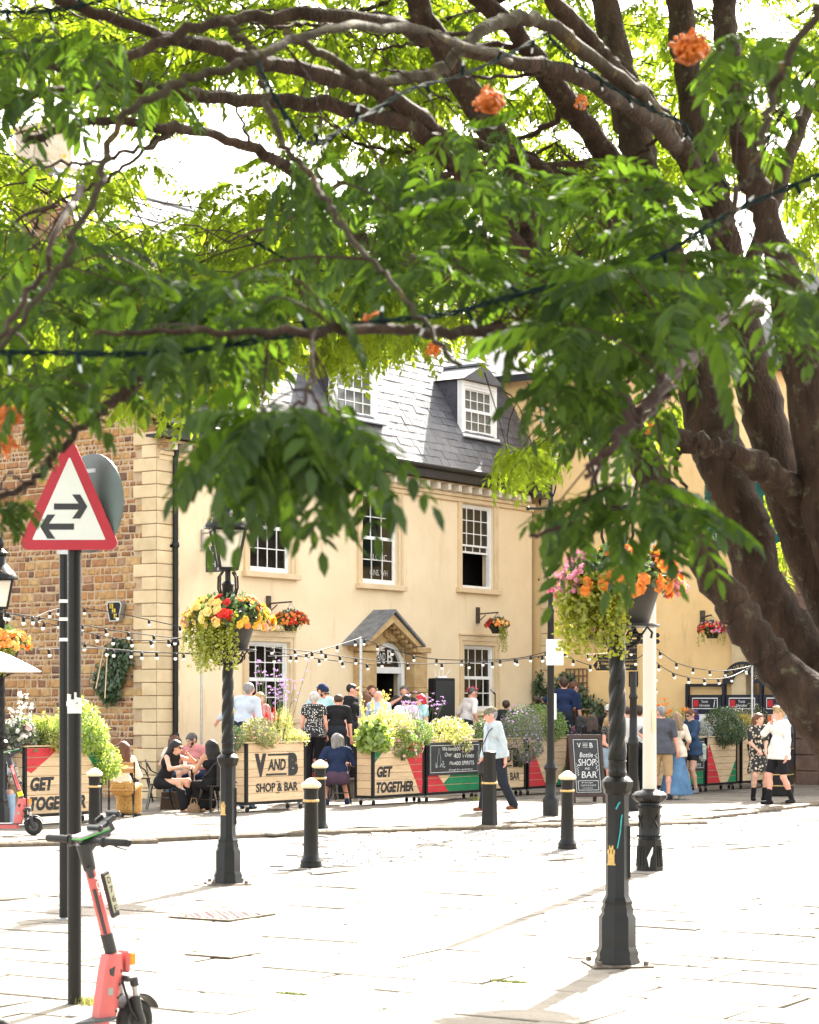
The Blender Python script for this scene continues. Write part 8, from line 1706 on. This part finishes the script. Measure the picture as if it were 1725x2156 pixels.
shoots([(1180, 380), (1450, 380), (1600, 470), (1600, 560), (1300, 540)], 8, (5.2, 7), (3, 5), NS)
shoots([(1480, 20), (1725, 0), (1725, 200), (1560, 180)], 7, (5, 7), (3, 5), NS)
shoots([(0, 60), (380, 80), (400, 160), (0, 260)], 12, (5, 7.5), (3, 5), NS)
for _ in range(1450):                                   # unseen crown above the frame, added to shade the near sprays
    d_ = random.uniform(2.2, 11.5); SH.append((Vector((random.uniform(-2.6, 4.6), d_, 2.62 + .35 * d_ + random.uniform(.0, 3.2))) - TO, random.randint(5, 8), random.uniform(.95, 1.3), False))
GAPS = [(75, 275, 75, 65), (205, 265, 60, 35), (250, 300, 60, 40), (470, 225, 80, 28), (420, 330, 90, 45), (490, 350, 70, 50), (1680, 240, 60, 85), (1560, 40, 40, 40), (310, 470, 70, 30), (120, 460, 50, 60)]
def in_gap(c): w_ = c + TO; x, y = CXP + w_.x / w_.y * FPX, HYP - (w_.z - CH) / w_.y * FPX; return any(((x - a) / (p + 25)) ** 2 + ((y + 30 - b) / (q + 25)) ** 2 < 1 for a, b, p, q in GAPS)
SH = [q for q in SH if not in_gap(q[0]) or random.random() < .08]      # openings through which the sky and the chimney show
LV = []; TW = MB()
for c, k, s, near in SH:
    d = np.array(c); i = np.argmin(((BR - d) ** 2).sum(1)); a = Vector(BR[i]); v = a - c; L_ = v.length; v = v.normalized() if L_ > .01 else Vector((0, 0, 1)); ln = min(L_, .55 if near else .4)
    w_ = Vector((random.gauss(0, .12), random.gauss(0, .12), random.gauss(.1, .12))) * ln; e = c + v * ln * .5 + w_; q_ = 1. if near else 1.3
    TW.tube([c, c + v * ln * .25 + w_ * .75, e, c + v * ln * .75 + w_ * .75, c + v * ln], [.0018 * q_, .0022 * q_, .0027 * q_, .003 * q_, .0036 * q_], 4)
    og = -v + Vector((0, 0, -.2))
    for q in range(k):
        az = 6.2832 * q / k + random.uniform(-.4, .4); el = random.uniform(-.55, .35); dv = Vector((math.cos(az) * math.cos(el), math.sin(az) * math.cos(el), math.sin(el))) + og * .45
        LV.append((np.array(c) + np.array(e - c) * random.uniform(0, .35), np.array(dv), s * random.uniform(.75, 1.1), near))
part('twigs', TW, M_twig, tree, kind='stuff')
pos = np.array([l[0] for l in LV]); dr = np.array([l[1] for l in LV]); sc = np.array([l[2] for l in LV]); nr = np.array([l[3] for l in LV])
upv = np.tile([0, 0, 1.], (len(LV), 1)) + rng.normal(0, .35, (len(LV), 3)); BS = basis(dr, upv)
wp_ = pos + np.array(TO); dist = np.linalg.norm(wp_ - np.array([0, 0, CH]), axis=1); px = CXP + wp_[:, 0] / wp_[:, 1] * FPX; py = HYP - (wp_[:, 2] - CH) / wp_[:, 1] * FPX
vis_ = (px > 0) & (px < 1725) & (py > 0) & (py < 2156); order = np.argsort(np.where(vis_, dist / sc, 1e6)); tops = set(order[:300].tolist())
LM = [npmesh('rowan_leaf', v, f, LF_shaded) for v, f in TPL]
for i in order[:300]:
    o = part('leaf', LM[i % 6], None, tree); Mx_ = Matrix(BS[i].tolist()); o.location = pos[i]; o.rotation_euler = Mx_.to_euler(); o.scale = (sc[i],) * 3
for flag, mt, nm in ((True, LF_shaded, 'leaves'), (False, LF_far, 'leaves')):
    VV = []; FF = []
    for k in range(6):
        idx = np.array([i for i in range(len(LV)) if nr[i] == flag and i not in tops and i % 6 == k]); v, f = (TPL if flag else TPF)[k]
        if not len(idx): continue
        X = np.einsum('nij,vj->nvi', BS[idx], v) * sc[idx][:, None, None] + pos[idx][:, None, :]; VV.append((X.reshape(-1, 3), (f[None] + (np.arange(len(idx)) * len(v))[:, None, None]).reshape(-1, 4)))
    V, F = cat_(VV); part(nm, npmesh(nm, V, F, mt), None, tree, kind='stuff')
# berries
M_berry = mat('orange_rowan_berry', (.80, .2, .015), .35, 0, .15, 30, spec=.5, rnd=.25)
def berries(x, y, d, r, n, flat=.8):
    c = P(x, y, d) - TO; m = MB(); lumps = [Vector(unit(1)[0]) * .55 for _ in range(7)]
    for i in range(n):
        v = lumps[i % 7] + Vector(unit(1)[0]) * (random.random() ** .4) * .5; m.ball(tuple(c + Vector((v.x * r, v.y * r, v.z * r * flat))), .0058 * random.uniform(.8, 1.2), 6, 5)
    for i in range(9): v = Vector(unit(1)[0]); m.tube([c + Vector((0, 0, r * .9)), c + v * r * .7], .0015, 3)
    part('berry_cluster', m, M_berry, tree)
berries(1458, 98, 5.2, .052, 260, .9); berries(1030, 212, 5.6, .05, 230, .62); berries(8, 890, 5, .05, 90, .9); berries(22, 940, 5, .03, 40, 1); berries(1372, 900, 9, .03, 30, 1.2); berries(440, 715, 8, .05, 50); berries(785, 672, 7, .04, 40); berries(1225, 215, 9, .04, 40); berries(910, 740, 9, .05, 50)
# ---- fairy light cables hung through the tree
M_fc = mat('dark_green_cable', (.010, .022, .022), .8, 0, .2, 20, spec=.08); M_clear = glass_mat('clear_mini_bulb', (.85, .9, .92), .1, .6)
def fairy(label, spec, n, r=.0045):
    t = thing('fairy_light_cable', label, 'string lights', (0, 0, 0), 0, 'fairy light cables in the tree'); p = smooth([P(*q) for q in spec], 8); p2 = []
    m = MB(); 
    for ph in (0, 3.14): m.tube([q + Vector((math.sin(i * 1.1 + ph) * r, 0, math.cos(i * 1.1 + ph) * r)) for i, q in enumerate(p)], r * .8, 5)
    part('cable', m, M_fc, t)
    for i in range(n):
        q = p[int((i + .5) / n * (len(p) - 1))]; d = Vector((random.gauss(0, .5), random.gauss(0, .4), random.choice((-1, 1, -.6)))).normalized(); m = MB(); m.tube([q, q + d * .028], [.006, .005], 6); h = part('bulb_socket', m, M_fc, t); m = MB(); m.tube([q + d * .028, q + d * .045], [.004, .002], 6); part('mini_bulb', m, M_clear, h)
fairy('long dark fairy light cable sagging across the middle of the picture', [(-20, 742, 4.4), (120, 743, 4.4), (300, 745, 4.4), (480, 728, 4.4), (700, 690, 4.5), (850, 672, 4.6), (950, 660, 4.7), (1050, 632, 4.8), (1250, 578, 5), (1400, 532, 5.1), (1500, 470, 5.2), (1600, 420, 5.3), (1740, 362, 5.4)], 14)
fairy('fairy light cable hanging from the yellow lichened branch', [(543, 132, 5.1), (560, 170, 5), (600, 240, 5), (650, 302, 5.1), (700, 285, 5.3), (760, 250, 5.6), (860, 190, 6), (960, 162, 6.4), (1060, 120, 6.8), (1150, 70, 7.2)], 12, .004)
fairy('fairy light cable crossing the stems at the upper right', [(1150, 70, 7.2), (1210, 130, 7.4), (1300, 190, 7.6), (1380, 235, 7.8), (1440, 262, 8), (1480, 330, 8.2), (1560, 400, 8.4), (1640, 250, 8), (1725, 120, 7.6)], 12, .005)
fairy('thin fairy light cable along the top left corner', [(-20, 24, 5.4), (90, 24, 5.5), (190, 8, 5.6), (280, -20, 5.7)], 4, .004)
fairy('fairy light cable running level between the lower limbs', [(520, 500, 7.4), (640, 560, 7.4), (800, 590, 7.6), (960, 606, 8), (1100, 600, 8.4), (1250, 590, 8.8)], 8, .004)
